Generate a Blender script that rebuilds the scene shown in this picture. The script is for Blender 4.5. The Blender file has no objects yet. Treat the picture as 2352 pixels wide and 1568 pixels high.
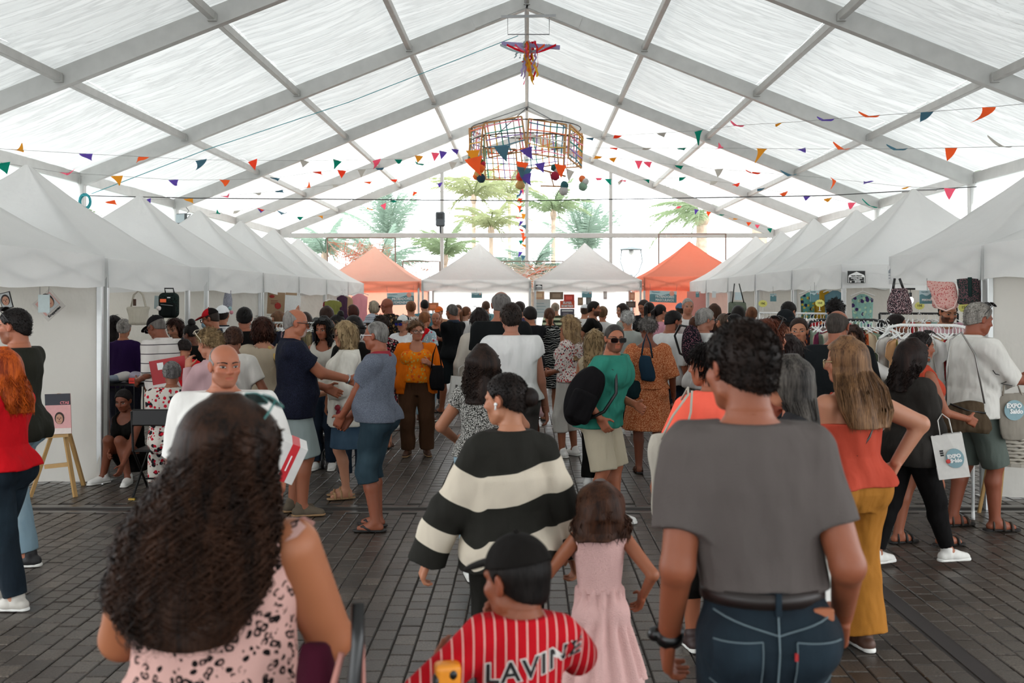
import bpy, math, random
import numpy as np
from mathutils import Vector, Matrix
from mathutils.bvhtree import BVHTree
R_ = math.radians
SC = bpy.context.scene
COL = SC.collection
# ------------------------------------------------------------ camera, sky, sun, exposure
FPX, VX, VY, CH = 2287.0, 1210.0, 690.0, 1.90      # focal length in pixels, vanishing point, eye height
cam_d = bpy.data.cameras.new('camera'); cam = bpy.data.objects.new('camera', cam_d); COL.objects.link(cam)
cam.location = (0, 0, CH); cam.rotation_euler = (R_(90), 0, 0)
cam_d.sensor_width = 36.0; cam_d.lens = 36.0 * FPX / 2352.0
cam_d.shift_x = (1176.0 - VX) / 2352.0; cam_d.shift_y = (VY - 784.0) / 2352.0
cam_d.clip_start = 0.05; cam_d.clip_end = 500
cam_d.dof.use_dof = True; cam_d.dof.focus_distance = 10.5; cam_d.dof.aperture_fstop = 3.6
SC.camera = cam
world = bpy.data.worlds.new('overcast_sky'); SC.world = world; world.use_nodes = True
wn = world.node_tree; bg = wn.nodes['Background']
bg.inputs[0].default_value = (0.93, 0.97, 1.0, 1); bg.inputs[1].default_value = 5.0
sun_d = bpy.data.lights.new('sun', 'SUN'); sun = bpy.data.objects.new('sun', sun_d); COL.objects.link(sun)
sun_d.energy = 5.0; sun_d.angle = R_(3); sun_d.color = (1, 0.95, 0.88); sun.rotation_euler = (R_(28), R_(-12), 0); sun.location = (0, 0, 30)
SC.view_settings.view_transform = 'Standard'; SC.view_settings.look = 'None'
SC.view_settings.exposure = 0.34; SC.view_settings.gamma = 1.0; SC.view_settings.use_curve_mapping = False
SC.cycles.max_bounces = 7; SC.cycles.diffuse_bounces = 4; SC.cycles.glossy_bounces = 2; SC.cycles.transmission_bounces = 5
SC.cycles.transparent_max_bounces = 8; SC.cycles.caustics_reflective = False; SC.cycles.caustics_refractive = False
SC.cycles.sample_clamp_indirect = 6.0
rng = np.random.default_rng(7); random.seed(7)

def gx(px, D): return (px - VX) * D / FPX
def gz(py, D): return CH - (py - VY) * D / FPX
def pt(px, py, D): return Vector((gx(px, D), D, gz(py, D)))

# ------------------------------------------------------------ colours and materials
def lin(h):
    if not isinstance(h, str): return tuple(h)
    h = h.lstrip('#'); c = [int(h[i:i+2], 16) / 255 for i in (0, 2, 4)]
    return tuple(x / 12.92 if x <= .04045 else ((x + .055) / 1.055) ** 2.4 for x in c)
_M = {}
class NT:
    def __init__(s, name):
        s.m = bpy.data.materials.new(name); s.m.use_nodes = True; s.t = s.m.node_tree; s.t.nodes.clear()
        s.out = s.n('ShaderNodeOutputMaterial')
    def n(s, kind, **kw):
        x = s.t.nodes.new(kind)
        for k, v in kw.items():
            if k.startswith('_'): setattr(x, k[1:], v)
            else:
                k2 = int(k[1:]) if k[0] == 'i' and k[1:].isdigit() else k.replace('__', ' ')
                if hasattr(v, 'is_output') or isinstance(v, bpy.types.NodeSocket): s.t.links.new(v, x.inputs[k2])
                else: x.inputs[k2].default_value = v
        return x
    def link(s, a, b): s.t.links.new(a, b)
    def math(s, op, a, b=0.0, c=0.0):
        x = s.n('ShaderNodeMath', _operation=op, i0=a, i1=b); 
        if op in ('MULTIPLY_ADD', 'SMOOTH_MIN', 'WRAP'): x.inputs[2].default_value = c
        return x.outputs[0]
    def mix(s, f, a, b):
        x = s.n('ShaderNodeMix', _data_type='RGBA')
        for i, v in ((0, f), (6, a), (7, b)):
            if isinstance(v, bpy.types.NodeSocket): s.t.links.new(v, x.inputs[i])
            elif i == 0: x.inputs[0].default_value = v
            else: x.inputs[i].default_value = (*v[:3], 1)
        return x.outputs[2]
    def coord(s, kind='Object', scale=(1, 1, 1), rot=(0, 0, 0)):
        c = s.n('ShaderNodeTexCoord').outputs[kind]
        mp = s.n('ShaderNodeMapping', Scale=scale, Rotation=rot); s.link(c, mp.inputs[0]); return mp.outputs[0]
    def ramp(s, f, stops, interp='LINEAR'):
        r = s.n('ShaderNodeValToRGB'); s.link(f, r.inputs[0]); e = r.color_ramp; e.interpolation = interp
        while len(e.elements) < len(stops): e.elements.new(.5)
        for el, (p, c) in zip(e.elements, stops): el.position = p; el.color = (*lin(c)[:3], 1)
        return r.outputs[0]
    def noise(s, v, scale, detail=3, rough=.5):
        return s.n('ShaderNodeTexNoise', Vector=v, Scale=scale, Detail=detail, Roughness=rough).outputs[0]
    def bump(s, h, strength=.3, dist=.01):
        return s.n('ShaderNodeBump', Height=h, Strength=strength, Distance=dist).outputs[0]
    def princ(s, color, rough=.7, metal=0.0, normal=None, **kw):
        p = s.n('ShaderNodeBsdfPrincipled', Roughness=rough, Metallic=metal)
        if isinstance(color, bpy.types.NodeSocket): s.link(color, p.inputs['Base Color'])
        else: p.inputs['Base Color'].default_value = (*color[:3], 1)
        if normal is not None: s.link(normal, p.inputs['Normal'])
        for k, v in kw.items():
            p.inputs[k.replace('__', ' ')].default_value = v
        return p.outputs[0]
    def done(s, sh): s.link(sh, s.out.inputs[0]); return s.m

def plain(name, col, rough=.6, metal=0.0, noise=.06, scale=30, bump=0.0, **kw):
    key = (name, col, rough, metal)
    if key in _M: return _M[key]
    t = NT(name); c = lin(col); v = t.coord()
    f = t.noise(v, scale, 3)
    a = tuple(max(0, x * (1 - noise * 2)) for x in c); b = tuple(min(1, x * (1 + noise)) for x in c)
    nrm = t.bump(f, .4, bump) if bump else None
    m = t.done(t.princ(t.mix(f, a, b), rough, metal, nrm, **kw)); _M[key] = m; return m

def fabric_sheet(name, col, transl=.35, dirt=.0, pink=None, bump=.02, scale=(1, 1, 1)):
    """thin tarpaulin: diffuse + translucent"""
    if name in _M: return _M[name]
    t = NT(name); c = lin(col); v = t.coord('Object', scale)
    f = t.noise(v, 1.3, 4, .6); f2 = t.noise(v, 14, 4, .6)
    cc = t.mix(f, tuple(x * .92 for x in c), c)
    if dirt:
        d = t.ramp(f2, [(.52, (0, 0, 0)), (.75, (1, 1, 1))])
        d2 = t.ramp(f, [(.5, (0, 0, 0)), (.7, (1, 1, 1))])
        cc = t.mix(t.math('MULTIPLY', t.math('MULTIPLY', d, d2), dirt), cc, tuple(x * .4 for x in c))
    nr = t.bump(t.noise(v, 5, 3, .5), .35, bump)
    di = t.n('ShaderNodeBsdfDiffuse', Color=cc, Normal=nr).outputs[0]
    tr = t.n('ShaderNodeBsdfTranslucent', Color=cc, Normal=nr).outputs[0]
    m = t.done(t.n('ShaderNodeMixShader', i0=transl, i1=di, i2=tr).outputs[0]); _M[name] = m; return m

def cloth(col, pat='plain', c2='#ffffff', c3='#cc3333', sc=1.0, rough=.85, name=None, fold=1.0):
    key = ('cloth', col, pat, c2, c3, sc, rough)
    if key in _M: return _M[key]
    t = NT(name or 'cloth_' + pat); c = lin(col); d2 = lin(c2); d3 = lin(c3); v = t.coord()
    fo = t.noise(t.coord('Object', (10, 10, 4)), 1.0, 2, .42); fine = t.noise(v, 260, 2)
    base = t.mix(fo, tuple(x * .86 for x in c), tuple(min(1, x * 1.06) for x in c))
    sx = t.n('ShaderNodeSeparateXYZ'); t.link(v, sx.inputs[0]); X, Y, Z = sx.outputs
    if pat == 'leopard':
        dv = t.noise(v, 30, 2); vv = t.n('ShaderNodeVectorMath', _operation='MULTIPLY_ADD'); t.link(t.n('ShaderNodeTexNoise', Vector=v, Scale=22.0).outputs[1], vv.inputs[0]); vv.inputs[1].default_value = (.035, .035, .02); t.link(v, vv.inputs[2])
        vo = t.n('ShaderNodeTexVoronoi', Vector=vv.outputs[0], Scale=27 * sc, Randomness=.85)
        dist = vo.outputs['Distance']
        ring = t.ramp(dist, [(0, (0, 0, 0)), (.16, (0, 0, 0)), (.22, (1, 1, 1)), (.43, (1, 1, 1)), (.47, (0, 0, 0))])
        br = t.ramp(t.noise(v, 45, 2), [(.40, (0, 0, 0)), (.46, (1, 1, 1))])
        base = t.mix(t.math('MULTIPLY', ring, br), base, d2)
        base = t.mix(t.math('MULTIPLY', t.ramp(dist, [(.1, (1, 1, 1)), (.17, (0, 0, 0))]), .4), base, d3)
    elif pat in ('floral', 'spots'):
        for k, (cc, s_, r_) in enumerate(((d2, 22, .33), (d3, 31, .30), (tuple(.5 * (a + b) for a, b in zip(d2, d3)), 40, .22))):
            vo = t.n('ShaderNodeTexVoronoi', Vector=t.coord('Object', (1, 1, 1), (k, k * 2, 0)), Scale=s_ * sc, Randomness=1.0)
            nz = t.math('MULTIPLY_ADD', t.noise(v, 60 * sc, 2), .35); 
            dd = t.math('ADD', vo.outputs['Distance'], t.math('MULTIPLY', t.noise(v, 50 * sc, 2), .3))
            base = t.mix(t.ramp(dd, [(r_ + .12, (1, 1, 1)), (r_ + .17, (0, 0, 0))]), base, cc)
            if pat == 'spots': break
    elif pat == 'stripes_h':
        w = t.math('FRACT', t.math('MULTIPLY', Z, 14 * sc)); base = t.mix(t.ramp(w, [(0, (1, 1, 1)), (.5, (0, 0, 0))], 'CONSTANT'), base, d2)
    elif pat == 'thin_h':
        w = t.math('FRACT', t.math('MULTIPLY', Z, 14 * sc)); base = t.mix(t.ramp(w, [(0, (1, 1, 1)), (.09, (0, 0, 0))], 'CONSTANT'), base, d2)
    elif pat == 'stripes_v':
        w = t.math('FRACT', t.math('MULTIPLY', X, 30 * sc)); base = t.mix(t.ramp(w, [(0, (1, 1, 1)), (.14, (0, 0, 0))], 'CONSTANT'), base, d2)
    elif pat == 'plaid':
        for ax, q in ((X, 22), (Z, 18), (Y, 22)):
            w = t.math('FRACT', t.math('MULTIPLY', ax, q * sc)); base = t.mix(t.math('MULTIPLY', t.ramp(w, [(0, (1, 1, 1)), (.3, (0, 0, 0))], 'CONSTANT'), .65), base, d2)
    elif pat == 'speckle':
        base = t.mix(t.ramp(t.noise(v, 170 * sc, 1), [(.5, (0, 0, 0)), (.54, (1, 1, 1))]), base, d2)
    elif pat == 'palm':
        wv = t.n('ShaderNodeTexWave', Vector=v, Scale=9 * sc, Distortion=9.0, Detail=2.0, _wave_type='RINGS').outputs[1]
        base = t.mix(t.ramp(wv, [(.84, (0, 0, 0)), (.9, (1, 1, 1))]), base, d2)
    elif pat == 'denim':
        base = t.mix(t.ramp(t.noise(v, 3.5, 3), [(.45, (0, 0, 0)), (.75, (1, 1, 1))]), base, d2)
        base = t.mix(t.math('MULTIPLY', fine, .25), base, tuple(x * .5 for x in c))
    elif pat == 'attr':
        a = t.n('ShaderNodeAttribute', _attribute_name='pat').outputs['Fac']
        base = t.mix(t.ramp(a, [(0, (0, 0, 0)), (.5, (1, 1, 1))], 'CONSTANT'), base, d2)
    elif pat == 'vneckband':
        pass
    h = t.math('ADD', t.math('MULTIPLY', fo, .9 * fold), t.math('MULTIPLY', fine, .035 if pat != 'knit' else .2))
    nr = t.bump(h, .7, .05)
    m = t.done(t.princ(base, rough, 0, nr, **{'Specular__IOR__Level': .12})); _M[key] = m; return m

def skin_mat():
    if 'skin' in _M: return _M['skin']
    t = NT('skin'); v = t.coord(); a = t.n('ShaderNodeAttribute', _attribute_name='col').outputs['Color']
    f = t.noise(v, 35, 4); c = t.mix(t.math('MULTIPLY', f, .13), a, (.28, .09, .055))
    m = t.done(t.princ(c, .5, 0, t.bump(t.noise(v, 350, 2), .15, .002), **{'Specular__IOR__Level': .35})); _M['skin'] = m; return m

def hair_mat(col, c2=None):
    key = ('hair', col, c2)
    if key in _M: return _M[key]
    t = NT('hair'); c = lin(col); d = lin(c2) if c2 else tuple(min(1, x * 1.75 + .004) for x in c)
    v = t.coord('Object', (150, 150, 9)); f = t.noise(v, 1.0, 3, .6)
    v2 = t.noise(t.coord('Object', (24, 24, 3)), 1.0, 2)
    cc = t.mix(t.ramp(t.math('MULTIPLY', t.math('ADD', f, v2), .5), [(.35, (0, 0, 0)), (.68, (1, 1, 1))]), tuple(x * .6 for x in c), d)
    m = t.done(t.princ(cc, .5, 0, t.bump(f, .6, .006), **{'Specular__IOR__Level': .14})); _M[key] = m; return m

# ------------------------------------------------------------ object helpers
def link(o, parent=None):
    COL.objects.link(o)
    if parent is not None: o.parent = parent
    return o
def tag(o, label=None, cat=None, group=None, kind=None):
    if label: o['label'] = label
    if cat: o['category'] = cat
    if group: o['group'] = group
    if kind: o['kind'] = kind
    return o
def thing(name, label, cat, loc=(0, 0, 0), rz=0.0, group=None, kind=None):
    o = bpy.data.objects.new(name, None); o.empty_display_size = .1; link(o)
    o.location = loc; o.rotation_euler = (0, 0, rz); tag(o, label, cat, group, kind); return o
def mesh_np(name, V, F, mats, smooth=True, fm=None, attrs=None):
    """V (n,3); F list of face arrays each (m,k)"""
    me = bpy.data.meshes.new(name); V = np.asarray(V, np.float32)
    if isinstance(F, np.ndarray): F = [F]
    F = [np.asarray(f, np.int32) for f in F if len(f)]
    me.vertices.add(len(V)); me.vertices.foreach_set('co', V.ravel())
    nl = sum(f.size for f in F); npol = sum(len(f) for f in F)
    me.loops.add(nl); me.polygons.add(npol)
    if npol:
        me.loops.foreach_set('vertex_index', np.concatenate([f.ravel() for f in F]))
        tot = np.concatenate([np.full(len(f), f.shape[1], np.int32) for f in F]); st = np.concatenate([[0], np.cumsum(tot)[:-1]]).astype(np.int32)
        me.polygons.foreach_set('loop_start', st); me.polygons.foreach_set('loop_total', tot)
        me.polygons.foreach_set('use_smooth', np.full(npol, smooth, bool))
        if fm is not None: me.polygons.foreach_set('material_index', np.asarray(fm, np.int32))
    for m in (mats if isinstance(mats, (list, tuple)) else [mats]): me.materials.append(m)
    for k, a in (attrs or {}).items():
        if a.ndim == 2:
            at = me.attributes.new(k, 'FLOAT_COLOR', 'POINT'); at.data.foreach_set('color', np.c_[a, np.ones(len(a))].astype(np.float32).ravel())
        else:
            at = me.attributes.new(k, 'FLOAT', 'POINT'); at.data.foreach_set('value', a.astype(np.float32))
    me.update(calc_edges=True); me.validate(); return me
def mob(name, V, F, mats, parent=None, smooth=False, **kw):
    return link(bpy.data.objects.new(name, mesh_np(name, V, F, mats, smooth, **kw)), parent)

class MB:
    """collects simple solids into one mesh"""
    def __init__(s): s.V = []; s.F = {}; s.n = 0
    def add(s, V, F, mi=0):
        V = np.asarray(V, float).reshape(-1, 3)
        for f in F: s.F.setdefault(len(f), []).append(([i + s.n for i in f], mi))
        s.V.append(V); s.n += len(V); return s
    def box(s, lo, hi, mi=0, bev=0.0, M=None):
        x0, y0, z0 = lo; x1, y1, z1 = hi
        if bev:
            b = min(bev, .45 * min(abs(x1 - x0), abs(y1 - y0), abs(z1 - z0))); V = []
            for z, i in ((z0, b), (z0 + b, 0), (z1 - b, 0), (z1, b)):
                c = b if i else 0
                for (x, y) in ((x0 + b, y0 + c), (x1 - b, y0 + c), (x1 - c, y0 + b), (x1 - c, y1 - b), (x1 - b, y1 - c), (x0 + b, y1 - c), (x0 + c, y1 - b), (x0 + c, y0 + b)): V.append((x, y, z))
            F = [tuple(range(7, -1, -1)), tuple(range(24, 32))]
            for r in range(3):
                for k in range(8): F.append((r * 8 + k, r * 8 + (k + 1) % 8, r * 8 + 8 + (k + 1) % 8, r * 8 + 8 + k))
        else:
            V = [(x0, y0, z0), (x1, y0, z0), (x1, y1, z0), (x0, y1, z0), (x0, y0, z1), (x1, y0, z1), (x1, y1, z1), (x0, y1, z1)]
            F = [(3, 2, 1, 0), (4, 5, 6, 7), (0, 1, 5, 4), (1, 2, 6, 5), (2, 3, 7, 6), (3, 0, 4, 7)]
        if M is not None: V = [tuple(M @ Vector(v)) for v in V]
        return s.add(V, F, mi)
    def tube(s, P, r, n=6, mi=0, cap=True, closed=False):
        P = [Vector(p) for p in P]; m = len(P); rr = r if hasattr(r, '__len__') else [r] * m; V = []; up = None
        for i in range(m):
            d = (P[(i + 1) % m] - P[i - 1]) if closed else (P[min(i + 1, m - 1)] - P[max(i - 1, 0)])
            if d.length < 1e-9: d = Vector((0, 0, 1))
            d.normalize()
            if up is None: up = d.orthogonal().normalized()
            up = up - d * up.dot(d)
            up = up.normalized() if up.length > 1e-6 else d.orthogonal().normalized()
            w = d.cross(up)
            for k in range(n):
                a = 2 * math.pi * k / n; V.append(tuple(P[i] + (up * math.cos(a) + w * math.sin(a)) * rr[i]))
        F = []
        for i in range(m if closed else m - 1):
            j = (i + 1) % m
            for k in range(n): F.append((i * n + k, i * n + (k + 1) % n, j * n + (k + 1) % n, j * n + k))
        if cap and not closed: F.append(tuple(range(n - 1, -1, -1))); F.append(tuple(range((m - 1) * n, m * n)))
        return s.add(V, F, mi)
    def bar(s, a, b, w, h, mi=0, up=(0, 0, 1)):
        a = Vector(a); b = Vector(b); d = (b - a).normalized(); u = Vector(up); r = d.cross(u)
        if r.length < 1e-5: r = d.orthogonal()
        r.normalize(); u = r.cross(d); V = []
        for p in (a, b):
            for (i, j) in ((-1, -1), (1, -1), (1, 1), (-1, 1)): V.append(tuple(p + r * (i * w / 2) + u * (j * h / 2)))
        return s.add(V, [(3, 2, 1, 0), (4, 5, 6, 7), (0, 1, 5, 4), (1, 2, 6, 5), (2, 3, 7, 6), (3, 0, 4, 7)], mi)
    def ball(s, c, r, n=10, mi=0, bump=0.0):
        rx, ry, rz = r if hasattr(r, '__len__') else (r, r, r); V = [(c[0], c[1], c[2] - rz)]; m = n // 2
        for i in range(1, m):
            t = math.pi * i / m - math.pi / 2
            for k in range(n):
                a = 2 * math.pi * k / n; q = 1 + bump * (random.random() - .5)
                V.append((c[0] + rx * q * math.cos(t) * math.cos(a), c[1] + ry * q * math.cos(t) * math.sin(a), c[2] + rz * q * math.sin(t)))
        V.append((c[0], c[1], c[2] + rz)); F = []
        for k in range(n):
            F.append((0, 1 + (k + 1) % n, 1 + k)); F.append((len(V) - 1, len(V) - 1 - n + k, len(V) - 1 - n + (k + 1) % n))
            for i in range(m - 2): F.append((1 + i * n + k, 1 + i * n + (k + 1) % n, 1 + (i + 1) * n + (k + 1) % n, 1 + (i + 1) * n + k))
        return s.add(V, F, mi)
    def cyl(s, c, r, z0, z1, n=16, mi=0, r2=None):
        r2 = r if r2 is None else r2; V = [(c[0] + q * math.cos(2 * math.pi * k / n), c[1] + q * math.sin(2 * math.pi * k / n), z) for q, z in ((r, z0), (r2, z1)) for k in range(n)]
        F = [(k, (k + 1) % n, n + (k + 1) % n, n + k) for k in range(n)] + [tuple(range(n - 1, -1, -1)), tuple(range(n, 2 * n))]
        return s.add(V, F, mi)
    def slab(s, poly, d, mi=0):
        """extrude a 3-D polygon by vector d"""
        n = len(poly); d = Vector(d); V = [tuple(p) for p in poly] + [tuple(Vector(p) + d) for p in poly]
        return s.add(V, [tuple(range(n - 1, -1, -1)), tuple(range(n, 2 * n))] + [(k, (k + 1) % n, n + (k + 1) % n, n + k) for k in range(n)], mi)
    def mesh(s, name, mats, smooth=False):
        V = np.concatenate(s.V) if s.V else np.zeros((0, 3)); Fs = []; fm = []
        for k, L in s.F.items(): Fs.append(np.array([f for f, _ in L])); fm += [m for _, m in L]
        return mesh_np(name, V, Fs, mats, smooth, fm=fm)
    def build(s, name, mats, parent=None, smooth=False):
        return link(bpy.data.objects.new(name, s.mesh(name, mats, smooth)), parent)

def inst(o_or_me, name, parent=None, loc=(0, 0, 0), rot=(0, 0, 0), scale=(1, 1, 1)):
    o = bpy.data.objects.new(name, o_or_me); link(o, parent); o.location = loc; o.rotation_euler = rot; o.scale = scale; return o
def copy_tree(o, parent=None):
    c = o.copy(); COL.objects.link(c)
    if parent is not None: c.parent = parent
    for ch in list(o.children): copy_tree(ch, c)
    return c
_TX = {}
def text(s, size, mat, parent, loc, rot=(R_(90), 0, 0), name='lettering', align='CENTER', bold=.0, ext=.002, sx=1.0):
    cu = bpy.data.curves.new(name, 'FONT'); cu.body = s; cu.size = size; cu.align_x = align; cu.align_y = 'CENTER'; cu.extrude = ext; cu.offset = bold; cu.resolution_u = 2
    tmp = bpy.data.objects.new('tmp', cu); me = bpy.data.meshes.new_from_object(tmp); bpy.data.objects.remove(tmp); me.materials.clear(); me.materials.append(mat); o = bpy.data.objects.new(name, me); link(o, parent); o.location = loc; o.rotation_euler = rot; o.scale = (sx, 1, 1); return o

# ------------------------------------------------------------ signed distance modelling
def sines(seed, freq, n=6):
    g = np.random.default_rng(seed); W = g.normal(size=(n, 3)); W /= np.linalg.norm(W, axis=1)[:, None]
    return W * freq * (.6 + .8 * g.random((n, 1))), g.random(n) * 6.28
def nz(x, y, z, S):
    r = 0
    for w, p in zip(*S): r = r + np.sin(x * w[0] + y * w[1] + z * w[2] + p)
    return r / math.sqrt(len(S[1]))
def cap(a, b, ra, rb=None, sq=(1, 1, 1)):
    a = np.array(a, float); b = np.array(b, float); rb = ra if rb is None else rb; r = max(ra, rb); sq = np.array(sq)
    ab = b - a; L2 = max(1e-12, ((ab / sq) ** 2).sum())
    def f(x, y, z):
        px, py, pz = (x - a[0]) / sq[0], (y - a[1]) / sq[1], (z - a[2]) / sq[2]; d = ab / sq
        t = np.clip((px * d[0] + py * d[1] + pz * d[2]) / L2, 0, 1)
        return np.sqrt((px - t * d[0]) ** 2 + (py - t * d[1]) ** 2 + (pz - t * d[2]) ** 2) - (ra + (rb - ra) * t)
    q = r * np.maximum(sq, 1)
    return np.minimum(a, b) - q, np.maximum(a, b) + q, f
def flat(a, b, ra, rb):
    """tapered limb: round start, flat end"""
    a = np.array(a, float); b = np.array(b, float); ab = b - a; L = np.linalg.norm(ab); u = ab / L; r = max(ra, rb)
    def f(x, y, z):
        px, py, pz = x - a[0], y - a[1], z - a[2]; t = px * u[0] + py * u[1] + pz * u[2]; tp = np.maximum(t, 0); tt = np.clip(t / L, 0, 1)
        d = np.sqrt(np.maximum((px - tp * u[0]) ** 2 + (py - tp * u[1]) ** 2 + (pz - tp * u[2]) ** 2, 0)) - (ra + (rb - ra) * tt)
        return np.maximum(d, t - L)
    return np.minimum(a, b) - r, np.maximum(a, b) + r, f
def ell(c, r, R=None):
    c = np.array(c, float); r = np.array(r, float); m = r.max()
    def f(x, y, z):
        x, y, z = x - c[0], y - c[1], z - c[2]
        if R is not None: x, y, z = (x * R[0, i] + y * R[1, i] + z * R[2, i] for i in range(3))
        k0 = np.sqrt((x / r[0]) ** 2 + (y / r[1]) ** 2 + (z / r[2]) ** 2) + 1e-9
        k1 = np.sqrt((x / r[0] ** 2) ** 2 + (y / r[1] ** 2) ** 2 + (z / r[2] ** 2) ** 2) + 1e-9
        return k0 * (k0 - 1) / k1
    return c - m, c + m, f
def rbox(c, h, r, R=None):
    c = np.array(c, float); h = np.array(h, float); m = np.linalg.norm(h)
    def f(x, y, z):
        x, y, z = x - c[0], y - c[1], z - c[2]
        if R is not None: x, y, z = (x * R[0, i] + y * R[1, i] + z * R[2, i] for i in range(3))
        qx, qy, qz = abs(x) - h[0] + r, abs(y) - h[1] + r, abs(z) - h[2] + r
        return np.sqrt(np.maximum(qx, 0) ** 2 + np.maximum(qy, 0) ** 2 + np.maximum(qz, 0) ** 2) + np.minimum(np.maximum(qx, np.maximum(qy, qz)), 0) - r
    return c - m, c + m, f
def loft(T, inf=0.0, pleat=None):
    """stack of ellipses (z, cx, cy, rx, ry) from low z to high z"""
    T = np.array(sorted(T), float); zs = T[:, 0]; lo = np.array([(T[:, 1] - T[:, 3]).min() - inf, (T[:, 2] - T[:, 4]).min() - inf, zs[0]]); hi = np.array([(T[:, 1] + T[:, 3]).max() + inf, (T[:, 2] + T[:, 4]).max() + inf, zs[-1]])
    def f(x, y, z):
        zz = z.ravel(); q = [np.interp(zz, zs, T[:, i]).reshape(z.shape) for i in range(1, 5)]
        dx, dy = x - q[0], y - q[1]; rx, ry = q[2] + inf, q[3] + inf
        s = np.sqrt((dx / rx) ** 2 + (dy / ry) ** 2)
        if pleat:
            n, amp, z0, z1 = pleat; w = np.clip((z0 - z) / (z0 - z1), 0, 1); s = s - amp * w * np.cos(n * np.arctan2(dy / ry, dx / rx) + 5 * w) / np.minimum(rx, ry)
        return np.maximum((s - 1) * np.minimum(rx, ry), np.maximum(zs[0] - z, z - zs[-1]))
    return lo, hi, f
class Fld:
    def __init__(s, lo, hi, vox):
        s.v = vox; s.lo = np.asarray(lo, float) - 2 * vox; s.n = np.ceil((np.asarray(hi) + 2 * vox - s.lo) / vox).astype(int) + 1
        s.n = np.minimum(s.n, 420); s.A = np.full(s.n, 1.0, np.float32)
        s.ax = [(s.lo[i] + vox * np.arange(s.n[i])).astype(np.float32) for i in range(3)]
    def sub(s, lo, hi, m):
        a = np.maximum(np.floor((lo - m - s.lo) / s.v).astype(int), 0); b = np.minimum(np.ceil((hi + m - s.lo) / s.v).astype(int) + 1, s.n)
        if (b <= a).any(): return None
        return tuple(slice(i, j) for i, j in zip(a, b))
    def xyz(s, sl=(slice(None),) * 3): return s.ax[0][sl[0]][:, None, None], s.ax[1][sl[1]][None, :, None], s.ax[2][sl[2]][None, None, :]
    def put(s, prim, k=0.0, op='u'):
        lo, hi, f = prim; sl = s.sub(lo, hi, k + 3 * s.v)
        if sl is None: return s
        d = f(*s.xyz(sl)); a = s.A[sl]
        if op == 's': a, d = -a, d
        if k > 0:
            h = np.clip(.5 + .5 * (d - a) / k, 0, 1); r = d * (1 - h) + a * h - k * h * (1 - h)
        else: r = np.minimum(a, d)
        s.A[sl] = -r if op == 's' else r
        return s
    def cut(s, fn): s.A = np.maximum(s.A, fn(*s.xyz())).astype(np.float32); return s
    def warp(s, fn): s.A = (s.A + fn(*s.xyz())).astype(np.float32); return s
    def mesh(s):
        A = s.A.copy(); A[0] = A[-1] = 1; A[:, 0] = A[:, -1] = 1; A[:, :, 0] = A[:, :, -1] = 1
        S = A < 0; n = s.n; st = np.array([n[1] * n[2], n[2], 1]); ids = []; pos = []; quads = []
        for ax in range(3):
            a = [slice(None)] * 3; b = [slice(None)] * 3; a[ax] = slice(0, -1); b[ax] = slice(1, None); a, b = tuple(a), tuple(b)
            I = np.argwhere(S[a] != S[b])
            if not len(I): continue
            J = I.copy(); J[:, ax] += 1; f0 = A[tuple(I.T)]; f1 = A[tuple(J.T)]; p = I.astype(np.float32); p[:, ax] += f0 / (f0 - f1)
            u, w = (ax + 1) % 3, (ax + 2) % 3; base = I @ st
            c = np.stack([base, base - st[u], base - st[u] - st[w], base - st[w]], 1)
            fl = f0 > 0; c[fl] = c[fl][:, ::-1]
            quads.append(c); ids.append(c.ravel()); pos.append(np.repeat(p, 4, 0))
        if not quads: return np.zeros((0, 3)), np.zeros((0, 4), int)
        ids = np.concatenate(ids); pos = np.concatenate(pos); un, inv = np.unique(ids, return_inverse=True); inv = inv.ravel(); cnt = np.bincount(inv)
        V = np.stack([np.bincount(inv, pos[:, i]) / cnt for i in range(3)], 1) * s.v + s.lo
        Q = np.searchsorted(un, np.concatenate(quads)); return V, Q
def bounds(prims, pad=.01):
    return np.min([p[0] for p in prims], 0) - pad, np.max([p[1] for p in prims], 0) + pad
def sdf_mesh(prims, vox, k=.01, warp=None, cuts=(), subs=()):
    lo, hi = bounds(prims); F = Fld(lo, hi, vox)
    for p in prims: F.put(p, k)
    if warp: F.warp(warp)
    for c in cuts: F.cut(c)
    for c in subs: F.put(c, k * .5, 's')
    return F.mesh()
def sdf_obj(name, prims, vox, mat, parent=None, k=.01, warp=None, cuts=(), subs=(), attr=None):
    V, Q = sdf_mesh(prims, vox, k, warp, cuts, subs)
    return mob(name, V, Q, mat, parent, True, attrs=attr(V) if attr else None)
# ------------------------------------------------------------ people
def rot3(yaw, pitch=0, roll=0):
    a, b, c = R_(yaw), R_(pitch), R_(roll)
    Z = np.array([[math.cos(a), -math.sin(a), 0], [math.sin(a), math.cos(a), 0], [0, 0, 1]])
    X = np.array([[1, 0, 0], [0, math.cos(b), math.sin(b)], [0, -math.sin(b), math.cos(b)]])   # +pitch looks down
    Y = np.array([[math.cos(c), 0, math.sin(c)], [0, 1, 0], [-math.sin(c), 0, math.cos(c)]])
    return Z @ X @ Y
def ik(a, t, l1, l2, pole):
    a, t, pole = (np.array(v, float) for v in (a, t, pole)); d = t - a; L = np.linalg.norm(d); m = (l1 + l2) * .999
    if L > m: t = a + d / L * m; d = t - a; L = m
    u = d / L; p = pole - u * (pole @ u); p /= np.linalg.norm(p) + 1e-9
    x = (l1 * l1 - l2 * l2 + L * L) / (2 * L); y = math.sqrt(max(0, l1 * l1 - x * x))
    return a + u * x + p * y, t
SKIN = dict(a='#c98f72', b='#b97b5c', c='#a5684a', d='#8a523a', e='#6b3d2b')
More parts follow.
